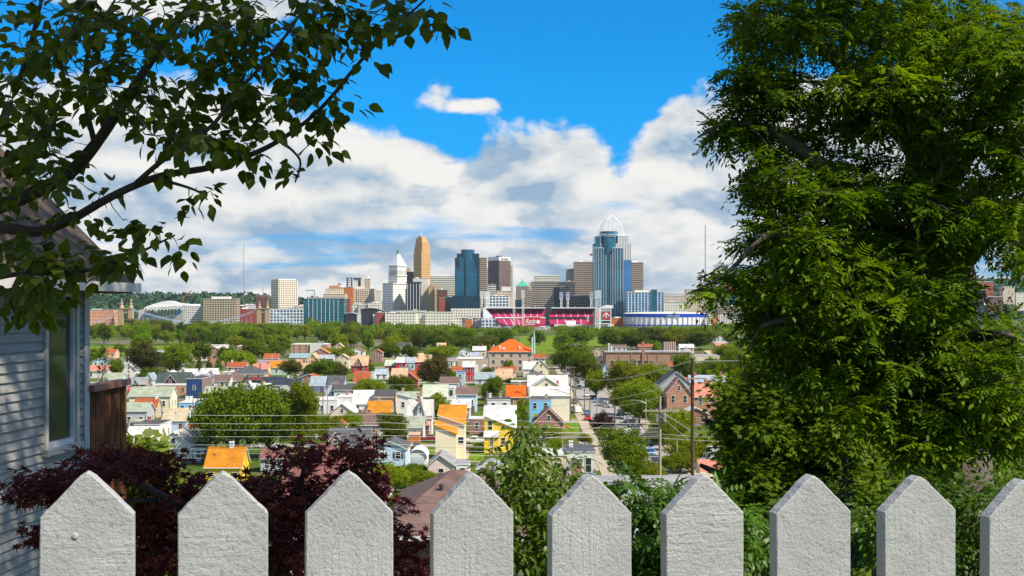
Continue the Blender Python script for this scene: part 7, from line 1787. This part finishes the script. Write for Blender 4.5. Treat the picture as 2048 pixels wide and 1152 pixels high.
# ------------------------------------------------------------------ trees one can pick out
def make_trees():
    T = tree
    for a in [
        (475, 925, 92, 768, 'dark green', 'broad', 'largest dark green maple, left of the conical tree behind the wires'), (540, 915, 62, 780, 'dark green', 'round', 'dark green round tree filling the gap between the largest maple and the conical tree'),
        (606, 915, 45, 763, 'mid green', 'tall', 'tall pointed green tree right of the largest maple'), (432, 915, 44, 800, 'dark green', 'round', 'dark green tree at the lower left side of the largest maple'),
        (655, 890, 40, 832, 'mid green'), (702, 870, 34, 825, 'mid green', 'broad'), (785, 888, 36, 828, 'dark green'), (742, 790, 28, 757, 'mid green', 'broad'), (804, 786, 29, 750, 'dark green', 'broad'),
        (580, 756, 26, 720, 'olive', 'round'), (654, 756, 36, 718, 'dark green', 'broad'), (625, 752, 20, 726, 'dark green'), (868, 772, 38, 714, 'olive-brown', 'round', 'big olive-brown tree above the large white house with the greenish roof'),
        (984, 812, 29, 753, 'dark green', 'tall', 'dense dark tree right of the pale blue house with the brown-black roof'), (1042, 850, 19, 797, 'yellow-green', 'tall'), (1020, 770, 12, 757, 'dark green'),
        (1248, 972, 58, 860, 'lime green', 'round', 'bright lime green maple in front of the street above the fifth picket'), (1204, 895, 26, 826, 'purple', 'round', 'dark purple plum tree on the corner of the street'), (1095, 880, 34, 850, 'yellow-green', 'broad', 'yellow-green bushy tree before the small red brick house'),
        (1050, 885, 28, 845, 'mid green', 'broad'), (1150, 752, 46, 686, 'dark green'), (1128, 738, 30, 700, 'dark green'), (1172, 775, 36, 712, 'dark green'), (1192, 800, 26, 742, 'mid green'), (1252, 800, 46, 724, 'yellow-green'), (1296, 790, 44, 726, 'yellow-green', 'broad'),
        (1286, 838, 44, 762, 'yellow-green'), (1248, 830, 34, 768, 'mid green'), (1278, 850, 34, 800, 'dark green', 'broad'), (1372, 765, 34, 710, 'dark green'), (1420, 762, 30, 718, 'mid green'), (1345, 888, 44, 818, 'yellow-green', 'broad'), (1385, 925, 52, 868, 'mid green', 'broad'), (1320, 900, 34, 842, 'mid green'),
        (1352, 826, 20, 778, 'mid green', 'tall'), (1330, 826, 20, 786, 'rust red', 'round'), (1372, 822, 14, 790, 'rust red', 'round'), (1360, 945, 40, 905, 'yellow-green', 'broad'), (1290, 968, 44, 925, 'yellow-green', 'broad'),
        (232, 760, 18, 718, 'mid green'), (290, 758, 40, 690, 'olive'), (352, 750, 40, 688, 'mid green'), (400, 735, 26, 684, 'dark green'), (398, 740, 9, 714, 'olive', 'cone'), (418, 740, 9, 716, 'olive', 'cone'), (437, 742, 10, 712, 'dark green', 'cone'), (478, 745, 34, 700, 'lime green', 'broad'), (452, 735, 22, 694, 'dark green'),
        (510, 722, 34, 680, 'dark green'), (552, 718, 26, 684, 'dark green'), (194, 735, 26, 698, 'mid green'), (205, 712, 10, 690, 'dark green', 'cone'), (240, 712, 14, 688, 'mid green'), (300, 770, 22, 735, 'dark green', 'broad'), (310, 822, 20, 796, 'mid green', 'broad'), (262, 945, 24, 900, 'lime green'), (350, 850, 12, 832, 'mid green'),
        (820, 728, 20, 690, 'dark green'), (775, 722, 36, 688, 'dark green'), (700, 722, 16, 700, 'mid green'), (672, 715, 22, 696, 'yellow-green', 'broad'), (884, 722, 32, 692, 'mid green'), (740, 745, 12, 728, 'yellow-green'), (820, 955, 46, 928, 'yellow-green', 'broad', 'yellow-green bush below the rounded white garage'),
        (770, 985, 50, 926, 'yellow-green', 'broad', 'yellow-green tree in front of the pale blue house with dark shutters'), (690, 960, 20, 905, 'yellow-green'), (590, 940, 24, 905, 'dark green'), (840, 975, 44, 940, 'mid green', 'broad'), (1018, 745, 12, 720, 'mid green'), (975, 752, 14, 735, 'yellow-green'), (955, 905, 18, 888, 'mid green', 'broad'),
        (1170, 890, 16, 868, 'mid green', 'broad'), (1120, 900, 30, 878, 'mid green', 'broad'), (905, 760, 14, 742, 'mid green'), (1440, 830, 34, 770, 'mid green'), (1475, 800, 44, 700, 'mid green'), (1500, 720, 40, 668, 'lime green'), (1455, 735, 36, 690, 'yellow-green'),
        (1400, 700, 44, 656, 'mid green'), (1352, 700, 40, 660, 'yellow-green'), (1300, 706, 26, 682, 'dark green', 'broad'), (1240, 700, 26, 662, 'dark green'), (1275, 700, 34, 664, 'dark green'), (1215, 694, 24, 660, 'dark green'), (1125, 702, 24, 668, 'dark green'), (1155, 690, 26, 656, 'dark green'), (1172, 688, 22, 658, 'mid green'), (1075, 690, 20, 664, 'dark green'), (1460, 690, 20, 660, 'mid green'),
        (925, 700, 30, 660, 'dark green'), (960, 712, 26, 676, 'dark green'), (880, 705, 36, 664, 'dark green'), (840, 700, 34, 660, 'dark green')]:
        T(*a)
    # the wood between the town and the river: what fits between the things already placed
    rnd = random.Random(5)
    boxes = [(l[0] - l[2], l[0] + l[2], l[5], l[3]) for l in LAND]
    keep = [(955, 1228, 0, 657), (1062, 1120, 672, 700), (180, 250, 690, 700), (300, 345, 690, 702), (1180, 1215, 672, 684), (582, 654, 684, 712), (1030, 1052, 676, 690)]
    n = 0
    rows = [(661, 26), (664, 30), (668, 32), (672, 34), (677, 34), (683, 32), (690, 30), (698, 28), (707, 20), (718, 12), (730, 16), (745, 18), (762, 18), (785, 16), (812, 14), (845, 12), (880, 8)]
    for yb, cnt in rows[::-1]:
        for k in range(cnt * 2):
            if n >= 203: break
            px = rnd.uniform(150, 1560); y = yb + rnd.uniform(-2.5, 2.5)
            Y = gd(y)
            k_ = 1 if yb < 715 else .62
            hw = rnd.uniform(4.6, 8.6) * k_ / Y * F
            yt = y - rnd.uniform(9, 17) * k_ / Y * F
            bad = False
            for x0, x1, top, D in boxes:
                if D > Y - 4 and x0 - hw * .55 < px < x1 + hw * .55 and yt < top + (28 if yb < 715 else 15) and y > top: bad = True; break
                if abs(D - Y) < 14 and x0 - hw < px < x1 + hw: bad = True; break
            if bad or any(a - hw * .4 < px < b + hw * .4 and yt < d and y > c for a, b, c, d in keep): continue
            if any(abs(px - t_[0]) < (hw + t_[2]) * .42 and abs(Y - t_[4]) < 26 for t_ in TREES): continue
            xw = (px - CX) / F * Y
            if 10 < xw - .0133 * Y < 36 and Y < 1050: continue
            T(px, y, hw, yt, rnd.choice(['dark green', 'mid green', 'mid green', 'yellow-green', 'yellow-green', 'olive', 'lime green']), rnd.choice(['round', 'round', 'broad', 'round', 'tall'] if yb > 680 else ['round', 'broad']))
            n += 1
    print('TREES', len(TREES), n)
    # the thick belt on the river bank reads as one mass
    rg = np.random.default_rng(3)
    pos, ax, nr, sz = [], [], [], []
    for k in range(430):
        Y = rg.uniform(1330, 1790); X = rg.uniform(-.36, .30) * Y
        if 0 < X - .0133 * Y < 34: continue
        h = rg.uniform(8, 15) * (1 - .25 * (Y - 1330) / 460) * (.62 if -.035 < X / Y < .15 else 1); r_ = rg.uniform(6, 10)
        m = 190
        v = rg.normal(size=(m, 3)); v /= np.linalg.norm(v, axis=1, keepdims=True)
        v[:, 2] = np.abs(v[:, 2]) * 1.0 - .15
        pos.append(np.array((X, Y, GZ + h * .45)) + v * np.array((r_, r_, h * .55)) * rg.uniform(.75, 1.05, (m, 1)))
        ax.append(rg.normal(size=(m, 3))); nr.append(v + rg.normal(size=(m, 3)) * .5); sz.append(rg.uniform(1.3, 2.8, m))
    pos, ax, nr, sz = map(np.concatenate, (pos, ax, nr, sz))
    o = link('woods', leaf_mesh('river_woods', leafmat('river_wood', (.080, .135, .003), (.220, .280, .005), .44, patch=.045), QUAD, QUADF, pos, ax, nr, sz))
    tag(o, 'green belt of riverside woods below the downtown skyline', 'woods', kind='stuff')
make_trees()
def more_green():
    """woods at both sides of the valley and scrub on the slope below the fence"""
    rg = np.random.default_rng(8)
    def mass(name, label, spots, leaf, mat, m):
        pos, ax, nr, sz = [], [], [], []
        for X, Y, r_, h in spots:
            v = rg.normal(size=(m, 3)); v /= np.linalg.norm(v, axis=1, keepdims=True); v[:, 2] = np.abs(v[:, 2]) - .15
            pos.append(np.array((X, Y, gz(Y) + h * .45)) + v * np.array((r_, r_, h * .55)) * rg.uniform(.7, 1.08, (m, 1)))
            ax.append(rg.normal(size=(m, 3))); nr.append(v + rg.normal(size=(m, 3)) * .5); sz.append(rg.uniform(.7, 1.4, m) * leaf * r_)
        pos, ax, nr, sz = map(np.concatenate, (pos, ax, nr, sz))
        tag(link(name, leaf_mesh(name, mat, QUAD, QUADF, pos, ax, nr, sz)), label, name, kind='stuff')
    S = []
    for k in range(420):
        Y = 150 * (1750 / 150) ** rg.random(); s = rg.uniform(.20, .62) if k % 3 else rg.uniform(-.62, -.335)
        if s > 0 and Y < 900 and s < .2: continue
        S.append((s * Y, Y, rg.uniform(5, 9), rg.uniform(8, 14)))
    mass('valley_woods', 'leafy woods along both sides of the valley behind the near trees', S, .22, leafmat('valley', (.065, .115, .003), (.175, .235, .005), .4, patch=.05), 240)
    S = []
    for k in range(330):
        Y = 9 * (215 / 9) ** rg.random(); X = rg.uniform(-.36, .42) * Y + rg.uniform(-4, 4)
        r_ = rg.uniform(.5, 1.0) * (1 + Y / 60); h = r_ * 1.1
        if HY - (gz(Y) + h * 1.05) / Y * F < 1010: continue
        if any(abs(X - a) < b + r_ and abs(Y - c) < 9 + r_ for a, b, c in ((-10, 5, 72), (-2, 4, 47), (7, 4, 64), (5.8, 3, 122))): continue
        if -9 < X + .065 * (18 - Y) + 0 and X < -5 and Y < 20: continue
        S.append((X, Y, r_, h))
    mass('undergrowth', 'undergrowth on the slope below the picket fence', S, .16, leafmat('scrub', (.045, .095, .004), (.120, .185, .007), .4, patch=.4), 220)
more_green()

# ------------------------------------------------------------------ poles, wires, lamps
WOOD = plain('pole_wood', (.17, .115, .075), .9, .25, 3, streak=(8, 8, .8))
WOODP = plain('pole_pale', (.36, .30, .22), .9, .2, 3, streak=(8, 8, .8))
PORC = plain('insulator', (.55, .55, .55), .4)
def pole(px, yt, yb, label, arms=0, mat=None, r_=.16, Y=None, trafo=False):
    Y = Y or gd(yb); G = gz(Y)
    o = thing('utility_pole', label, 'utility pole', ((px - CX) / F * Y, Y, G), 0, 'utility poles in the town')
    H = (HY - yt) / F * Y - G
    m = mat or WOOD
    MB().tube([(0, 0, 0), (0, 0, H)], [r_, r_ * .7], 8).build('shaft', m, o)
    for k in range(arms):
        z = H - .35 - k * 1.1
        a = MB().box(-1.25, 1.25, -.22, -.10, z, z + .14).build('crossarm', m, o)
        mb = MB()
        for x in (-1.15, -.6, .6, 1.15): mb.lathe([(.05, z + .14), (.07, z + .22), (.04, z + .32)], 6, (x, -.16))
        mb.build('insulators', PORC, a)
    if trafo: MB().lathe([(.26, H - 2.9), (.28, H - 2.8), (.28, H - 1.8), (.2, H - 1.7)], 10, (.0, -.5)).build('transformer', METAL, o)
    return o, H
def make_poles():
    for a in [
        (1141, 733, 842, 'tall slim pole at the left street edge nearest the cream building', 1), (1148, 739, 828, 'slim pole close right of the slimmest pole at the cream building'), (1151, 752, 800, 'short pole beyond the white van'),
        (1169, 777, 832, 'brown pole behind the red parked car', 1), (1180, 780, 842, 'brown pole just right of the red parked car'), (1194, 790, 840, 'short pale pole with a box in front of the street cars', 0, WOODP), (1209, 802, 880, 'pale pole rising out of the purple plum tree', 0, WOODP),
        (1230, 812, 874, 'short thick brown stub pole right of the purple plum tree', 0, None, .24), (1354, 880, 942, 'thin pale pole between the two big poles', 0, WOODP), (1125, 866, 905, 'short pale pole by the red awning', 0, WOODP),
        (646, 786, 842, 'thin dark pole left of the small beige gable'), (655, 780, 846, 'brown pole immediately left of the small beige gable', 0, WOODP), (716, 752, 800, 'slim pole in front of the large rust-red roof'), (350, 716, 745, 'pale pole before the leafy tree on the left', 1, WOODP), (490, 720, 750, 'pale pole over the peach house hip roof', 1, WOODP),
        (520, 708, 740, 'short pale pole left of the white one by the orange tile roof', 0, WOODP), (544, 706, 738, 'white steel pole by the orange tile roof', 0, PORC), (696, 702, 735, 'pole with a small arm behind the red gingerbread house', 1), (679, 700, 728, 'thin pole left of the red gingerbread house', 1), (456, 740, 775, 'dark pole between the two brown-roofed white houses', 1),
        (514, 758, 800, 'dark pole before the white house with two gables'), (386, 796, 842, 'brown pole before the sky blue flat-roofed house'), (253, 750, 800, 'pale pole beside the pale blue gabled house', 0, WOODP), (371, 772, 800, 'pale post left of the navy blue box building', 0, WOODP), (231, 706, 740, 'thin lamp-like pole near the mown field', 0, PORC),
        (764, 876, 945, 'old grey pole before the pale blue house with dark shutters', 1, WOODP), (985, 872, 930, 'thin pole in front of the yellow house'), (1053, 755, 812, 'dark pole with insulators at the left end of the cream building', 2), (974, 782, 818, 'thin pale pole left of the white box house', 0, WOODP), (1083, 700, 745, 'pole by the far street beside the school', 1), (1096, 712, 745, 'shorter pole down the far street', 1), (1104, 716, 748, 'last dark pole in the row down the far street'), (1258, 786, 822, 'pole among the street trees behind the silver cars')]:
        pole(*a)
    o, H = pole(1320, 792, 950, 'large pale pole with a wide crossarm and guy wires', 0, WOODP, .17, Y=130)
    Y = 130
    z = (HY - 823) / F * Y - gz(130)
    a = MB().box(-1.6, 1.9, -.28, -.16, z, z + .13).box(-1.6, 1.9, .16, .28, z, z + .13).build('crossarm', WOODP, o)
    mb = MB()
    for x in (-1.4, -.9, -.4, .5, 1.0, 1.6): mb.lathe([(.03, z + .13), (.055, z + .2), (.03, z + .28)], 6, (x, -.22))
    mb.build('insulators', PORC, a)
    for x in (-.7, .7): MB().lathe([(.17, z - 1.0), (.19, z - .95), (.19, z - .3), (.12, z - .25)], 10, (x * .55, -.35)).build('transformer', METAL, o)
    o, H = pole(1385, 716, 952, 'tall dark brown pole at the left edge of the leafy trees', 0, plain('pole_dark', (.10, .05, .03), .9, .25, 3, streak=(8, 8, .8)), .19, Y=112)
    Y = 112; z = (HY - 758) / F * Y - gz(112)
    MB().box(-.3, 1.1, -.34, -.22, z, z + .12).build('crossarm', WOODP, o)
    # street lamp with a long arm
    Y = gd(870); o = thing('street_lamp', 'street lamp with a long curved arm over the right side of the street', 'street lamp', ((1292 - CX) / F * Y, Y, GZ)); H = (HY - 797) / F * Y - GZ
    MB().tube([(0, 0, 0), (0, 0, H)], [.14, .09], 8).build('shaft', WOODP, o)
    MB().tube([(0, 0, H - 1.2), (-1.2, 0, H - .6), (-3.2, 0, H - .35)], [.06, .05, .04], 6).build('arm', METAL, o)
    MB().box(-4.0, -3.1, -.16, .16, H - .5, H - .32).build('lamp_head', METAL, o)
make_poles()
WIRE = plain('wire_metal', (.62, .60, .56), .45, .05, 2, metal=.2)
WIRED = plain('wire_dark', (.16, .15, .14), .6, .05, 2)
def wire(pts, label, r_=.03, mat=None):
    """pts: (px, py, distance) of the supports; sags a little between"""
    w = [P(*p) for p in pts]
    out = []
    for a, b in zip(w, w[1:]):
        L = (b - a).length
        for k in range(12):
            t = k / 12
            q = a.lerp(b, t); q.z -= 4 * t * (1 - t) * L * .006; out.append(q)
    out.append(w[-1])
    o = MB().tube(out, r_, 4).build('power_line', mat or WIRE)
    tag(o, label, 'power line', 'power lines across the town')
def make_wires():
    D = 246
    for i, (y0, y1, nm) in enumerate(((827, 829, 'topmost'), (844, 845, 'second'), (856, 858, 'third'), (870, 871, 'fourth'), (886, 888, 'fifth'), (894, 897, 'sixth'), (903, 905, 'seventh'), (911, 917, 'lowest'))):
        wire([(150, y0 - 1, D - 4 + i), (764, y1, D), (1320, y1 + 8 if i > 3 else 848 + i * 8, 256)], f'{nm} of the long pale wires crossing in front of the largest maple', .028)
    wire([(1141, 749, 380), (1385, 722, 112), (1620, 716, 100)], 'long wire rising over the street to the tall dark brown pole')
    wire([(1141, 790, 380), (1385, 758, 112)], 'wire from the street poles up to the dark brown pole below its top wire')
    wire([(1180, 800, 380), (1385, 774, 112)], 'wire crossing the yellow-green street trees below two others', .026)
    wire([(1320, 826, 130), (1385, 806, 112), (1600, 800, 100)], 'wire from the wide crossarm to the tall dark brown pole')
    wire([(1324, 823, 130), (1400, 872, 122)], 'slanting guy wire right of the large pale pole', .03)
    wire([(1322, 832, 130), (1378, 880, 124)], 'second slanting guy wire under the first one', .026)
    wire([(985, 892, 270), (1125, 872, 266), (1320, 876, 256), (1470, 884, 250)], 'bundle-like low wire passing over the lime green maple', .035)
    wire([(980, 885, 270), (1125, 866, 266), (1320, 868, 256), (1470, 876, 250)], 'wire running just above the low one over the lime maple', .03)
    wire([(764, 880, 276), (985, 880, 274)], 'wire in front of the tall cream house', .024); wire([(764, 890, 276), (985, 896, 274)], 'lower wire in front of the tall cream house', .024, WIRED)
    wire([(231, 727, 720), (350, 728, 720), (490, 724, 660), (620, 716, 660)], 'thin wire over the far left white houses', .05); wire([(716, 770, 480), (985, 765, 470), (1053, 768, 470)], 'thin wire in front of the olive-brown tree', .035)
    wire([(250, 773, 470), (371, 774, 470), (514, 770, 470), (690, 776, 470)], 'thin wire above the long grey-green roof', .03); wire([(1209, 830, 330), (1292, 838, 335), (1500, 830, 330)], 'wire across the middle of the street', .028); wire([(1125, 878, 300), (1209, 850, 300), (1320, 860, 256)], 'wire from the short pale pole over the plum tree', .026)
    wire([(975, 836, 300), (1141, 806, 330)], 'wire crossing the white box house and the blue house', .026, WIRED); wire([(985, 872, 290), (1320, 842, 256)], 'wire crossing the yard of the small red brick house', .026, WIRED)
make_wires()

# ------------------------------------------------------------------ vehicles
TYRE = plain('tyre', (.02, .02, .02), .9); RIM = plain('rim', (.45, .45, .46), .35, .05, metal=.8)
LAMPF = plain('headlight', (.70, .70, .66), .15, .03); LAMPR = plain('tail_light', (.45, .02, .01), .2, .05)
def paint(n, c): 
    m = plain('car_' + n, c, .28, .04, 1, spec=.6); m.node_tree.nodes['Principled BSDF'].inputs['Coat Weight'].default_value = .6; return m
CARC = {k: paint(k, v) for k, v in dict(red=(.55, .015, .02), white=(.75, .75, .74), silver=(.42, .43, .44), dark=(.03, .033, .04), grey=(.16, .165, .17), blue=(.08, .20, .42), darkred=(.20, .01, .02), black=(.012, .012, .014)).items()}
PROF = {'car': ([(-2.2, .35), (2.2, .35), (2.22, .72), (2.1, .92), (1.2, 1.0), (.55, 1.42), (-.9, 1.45), (-1.7, 1.02), (-2.15, .95)], [(1.12, 1.0), (.5, 1.40), (-.85, 1.43), (-1.6, 1.03)], 1.78),
        'suv': ([(-2.25, .42), (2.25, .42), (2.27, .95), (2.1, 1.08), (1.15, 1.15), (.6, 1.72), (-1.9, 1.75), (-2.2, 1.15)], [(1.05, 1.16), (.56, 1.68), (-1.85, 1.70), (-2.08, 1.16)], 1.9),
        'van': ([(-2.6, .4), (2.5, .4), (2.52, .95), (2.35, 1.12), (1.75, 1.25), (1.0, 2.0), (-2.5, 2.05), (-2.6, 1.2)], [(1.62, 1.28), (.98, 1.92), (-.2, 1.95), (-.2, 1.25)], 1.95),
        'pickup': ([(-2.7, .5), (2.7, .5), (2.72, 1.0), (2.5, 1.12), (1.45, 1.18), (.95, 1.78), (-.45, 1.8), (-.55, 1.15), (-2.68, 1.12)], [(1.35, 1.2), (.9, 1.72), (-.4, 1.74), (-.45, 1.2)], 1.9)}
def vehicle(kind, px, py, col, ang, label, cat=None):
    Y = gd(py); o = thing({'car': 'parked_car', 'suv': 'parked_suv', 'van': 'parked_van', 'pickup': 'pickup_truck'}[kind], label, cat or {'car': 'car', 'suv': 'car', 'van': 'van', 'pickup': 'pickup'}[kind], ((px - CX) / F * Y, Y, GZ + .04), R(ang), 'cars parked along the street')
    body, gl, W = PROF[kind]
    bo = MB().prism(body, -W / 2, W / 2).build('body', CARC[col], o)
    bv = bo.modifiers.new('edges', 'BEVEL'); bv.width = .07; bv.segments = 2; bv.limit_method = 'ANGLE'
    g = [(x, z) for x, z in gl]
    cx = sum(x for x, z in g) / len(g); cz = sum(z for x, z in g) / len(g)
    s = [(cx + (x - cx) * .86, cz + (z - cz) * .8) for x, z in g]
    MB().prism(s, -W / 2 - .012, W / 2 + .012).build('side_window', glass_mat(), o)
    # windscreen and rear window as raised panes on the slopes
    for (a, b_), nm in (((gl[0], gl[1]), 'windscreen'), ((gl[-1], gl[-2]), 'rear_window')):
        (xa, za), (xb, zb) = a, b_
        sgn = 1 if nm == 'windscreen' else -1
        ex = .10 * sgn
        mb = MB(); mb.hull([(xa + ex, -W * .4, za + .03), (xa + ex, W * .4, za + .03), (xb + ex, W * .36, zb), (xb + ex, -W * .36, zb), (xa, -W * .4, za), (xa, W * .4, za), (xb, W * .36, zb - .04), (xb, -W * .36, zb - .04)], [(0, 1, 2, 3), (4, 7, 6, 5), (0, 4, 5, 1), (1, 5, 6, 2), (2, 6, 7, 3), (3, 7, 4, 0)])
        mb.build(nm, glass_mat(), o)
    L = body[1][0]
    for sx in (-1, 1):
        for sy in (-1, 1):
            mb = MB(); xx = sx * L * .62; 
            pts = [(xx + .34 * math.cos(R(a)), .34 + .34 * math.sin(R(a))) for a in range(0, 360, 24)]
            y0 = sy * (W / 2 - .17); mb.prism(pts, *sorted((y0, sy * (W / 2 + .02))))
            w = mb.build('wheel', TYRE, o)
            pts = [(xx + .2 * math.cos(R(a)), .34 + .2 * math.sin(R(a))) for a in range(0, 360, 36)]
            MB().prism(pts, *sorted((sy * (W / 2 + .02), sy * (W / 2 + .035)))).build('rim', RIM, w)
    for sy in (-1, 1):
        MB().box(L - .02, L + .05, sy * W * .36 - .18, sy * W * .36 + .18, .62, .80).build('headlight', LAMPF, o)
        MB().box(-L - .05, -L + .02, sy * W * .38 - .14, sy * W * .38 + .14, .68, .90).build('tail_light', LAMPR, o)
    return o
def make_cars():
    a0 = 90
    for kind, px, py, col, ang, lab in [
        ('car', 1175, 841, 'red', a0, 'bright red car parked on the left side of the street'), ('car', 1174, 830, 'blue', a0, 'blue car directly behind the bright red one'), ('van', 1152, 826, 'white', a0 + 14, 'white van parked against the cream building'), ('suv', 1149, 808, 'grey', a0, 'grey car beyond the white van'),
        ('car', 1174, 793, 'white', a0 + 180, 'white car farthest in the right-hand row'), ('car', 1186, 799, 'dark', a0 + 180, 'dark car behind the farthest white car'), ('car', 1193, 805, 'blue', a0 + 180, 'bluish car in the middle of the right-hand row'), ('suv', 1201, 812, 'grey', a0 + 180, 'dark grey car before the silver wagon'), ('suv', 1217, 815, 'silver', a0 + 205, 'silver wagon parked at the kerb by the street trees'),
        ('suv', 1241, 832, 'dark', a0 + 180, 'dark car alone below the silver wagon'), ('car', 1248, 838, 'grey', a0 + 180, 'grey car behind the pale suv'), ('suv', 1255, 845, 'silver', a0 + 180, 'pale silver suv at the lower end of the street row'), ('suv', 1264, 855, 'black', a0 + 180, 'black car next to the street trees'), ('pickup', 1272, 866, 'black', a0 + 180, 'black pickup at the foot of the street lamp'),
        ('van', 1287, 884, 'white', a0 + 180, 'white van at the bend below the black pickup'), ('car', 1298, 900, 'blue', a0 + 180, 'blue car in the lot right of the lime maple'), ('car', 1301, 911, 'blue', a0 + 180, 'lighter blue car nearest the large pale pole'), ('suv', 1311, 930, 'dark', a0 + 180, 'dark suv lowest of the cars by the large pale pole'),
        ('pickup', 857, 884, 'darkred', 8, 'dark red pickup beside the white ornate house'), ('pickup', 951, 888, 'white', 176, 'white pickup parked between the cream and yellow houses'), ('suv', 1138, 744, 'grey', a0, 'grey car far up the street by the trees'), ('car', 1155, 768, 'dark', a0 + 180, 'dark car in the shade of the far street trees'), ('car', 1158, 778, 'black', a0 + 180, 'black car at the far end under the street trees')]:
        vehicle(kind, px, py, col, ang, lab)
make_cars()

# ------------------------------------------------------------------ the air
def make_haze():
    m = bpy.data.materials.new('haze_air'); m.use_nodes = True; t = m.node_tree
    for n in list(t.nodes):
        if n.type == 'BSDF_PRINCIPLED': t.nodes.remove(n)
    pv = nd(t, 'VolumePrincipled'); pv.inputs['Color'].default_value = (.62, .80, .95, 1); pv.inputs['Density'].default_value = 2.4e-5; pv.inputs['Anisotropy'].default_value = .2
    t.links.new(pv.outputs[0], t.nodes['Material Output'].inputs['Volume'])
    o = MB().box(-2800, 2800, -70, 4900, -46, 250).build('haze', m); o['kind'] = 'stuff'; o['label'] = 'thin blue summer haze over the whole valley'
make_haze()
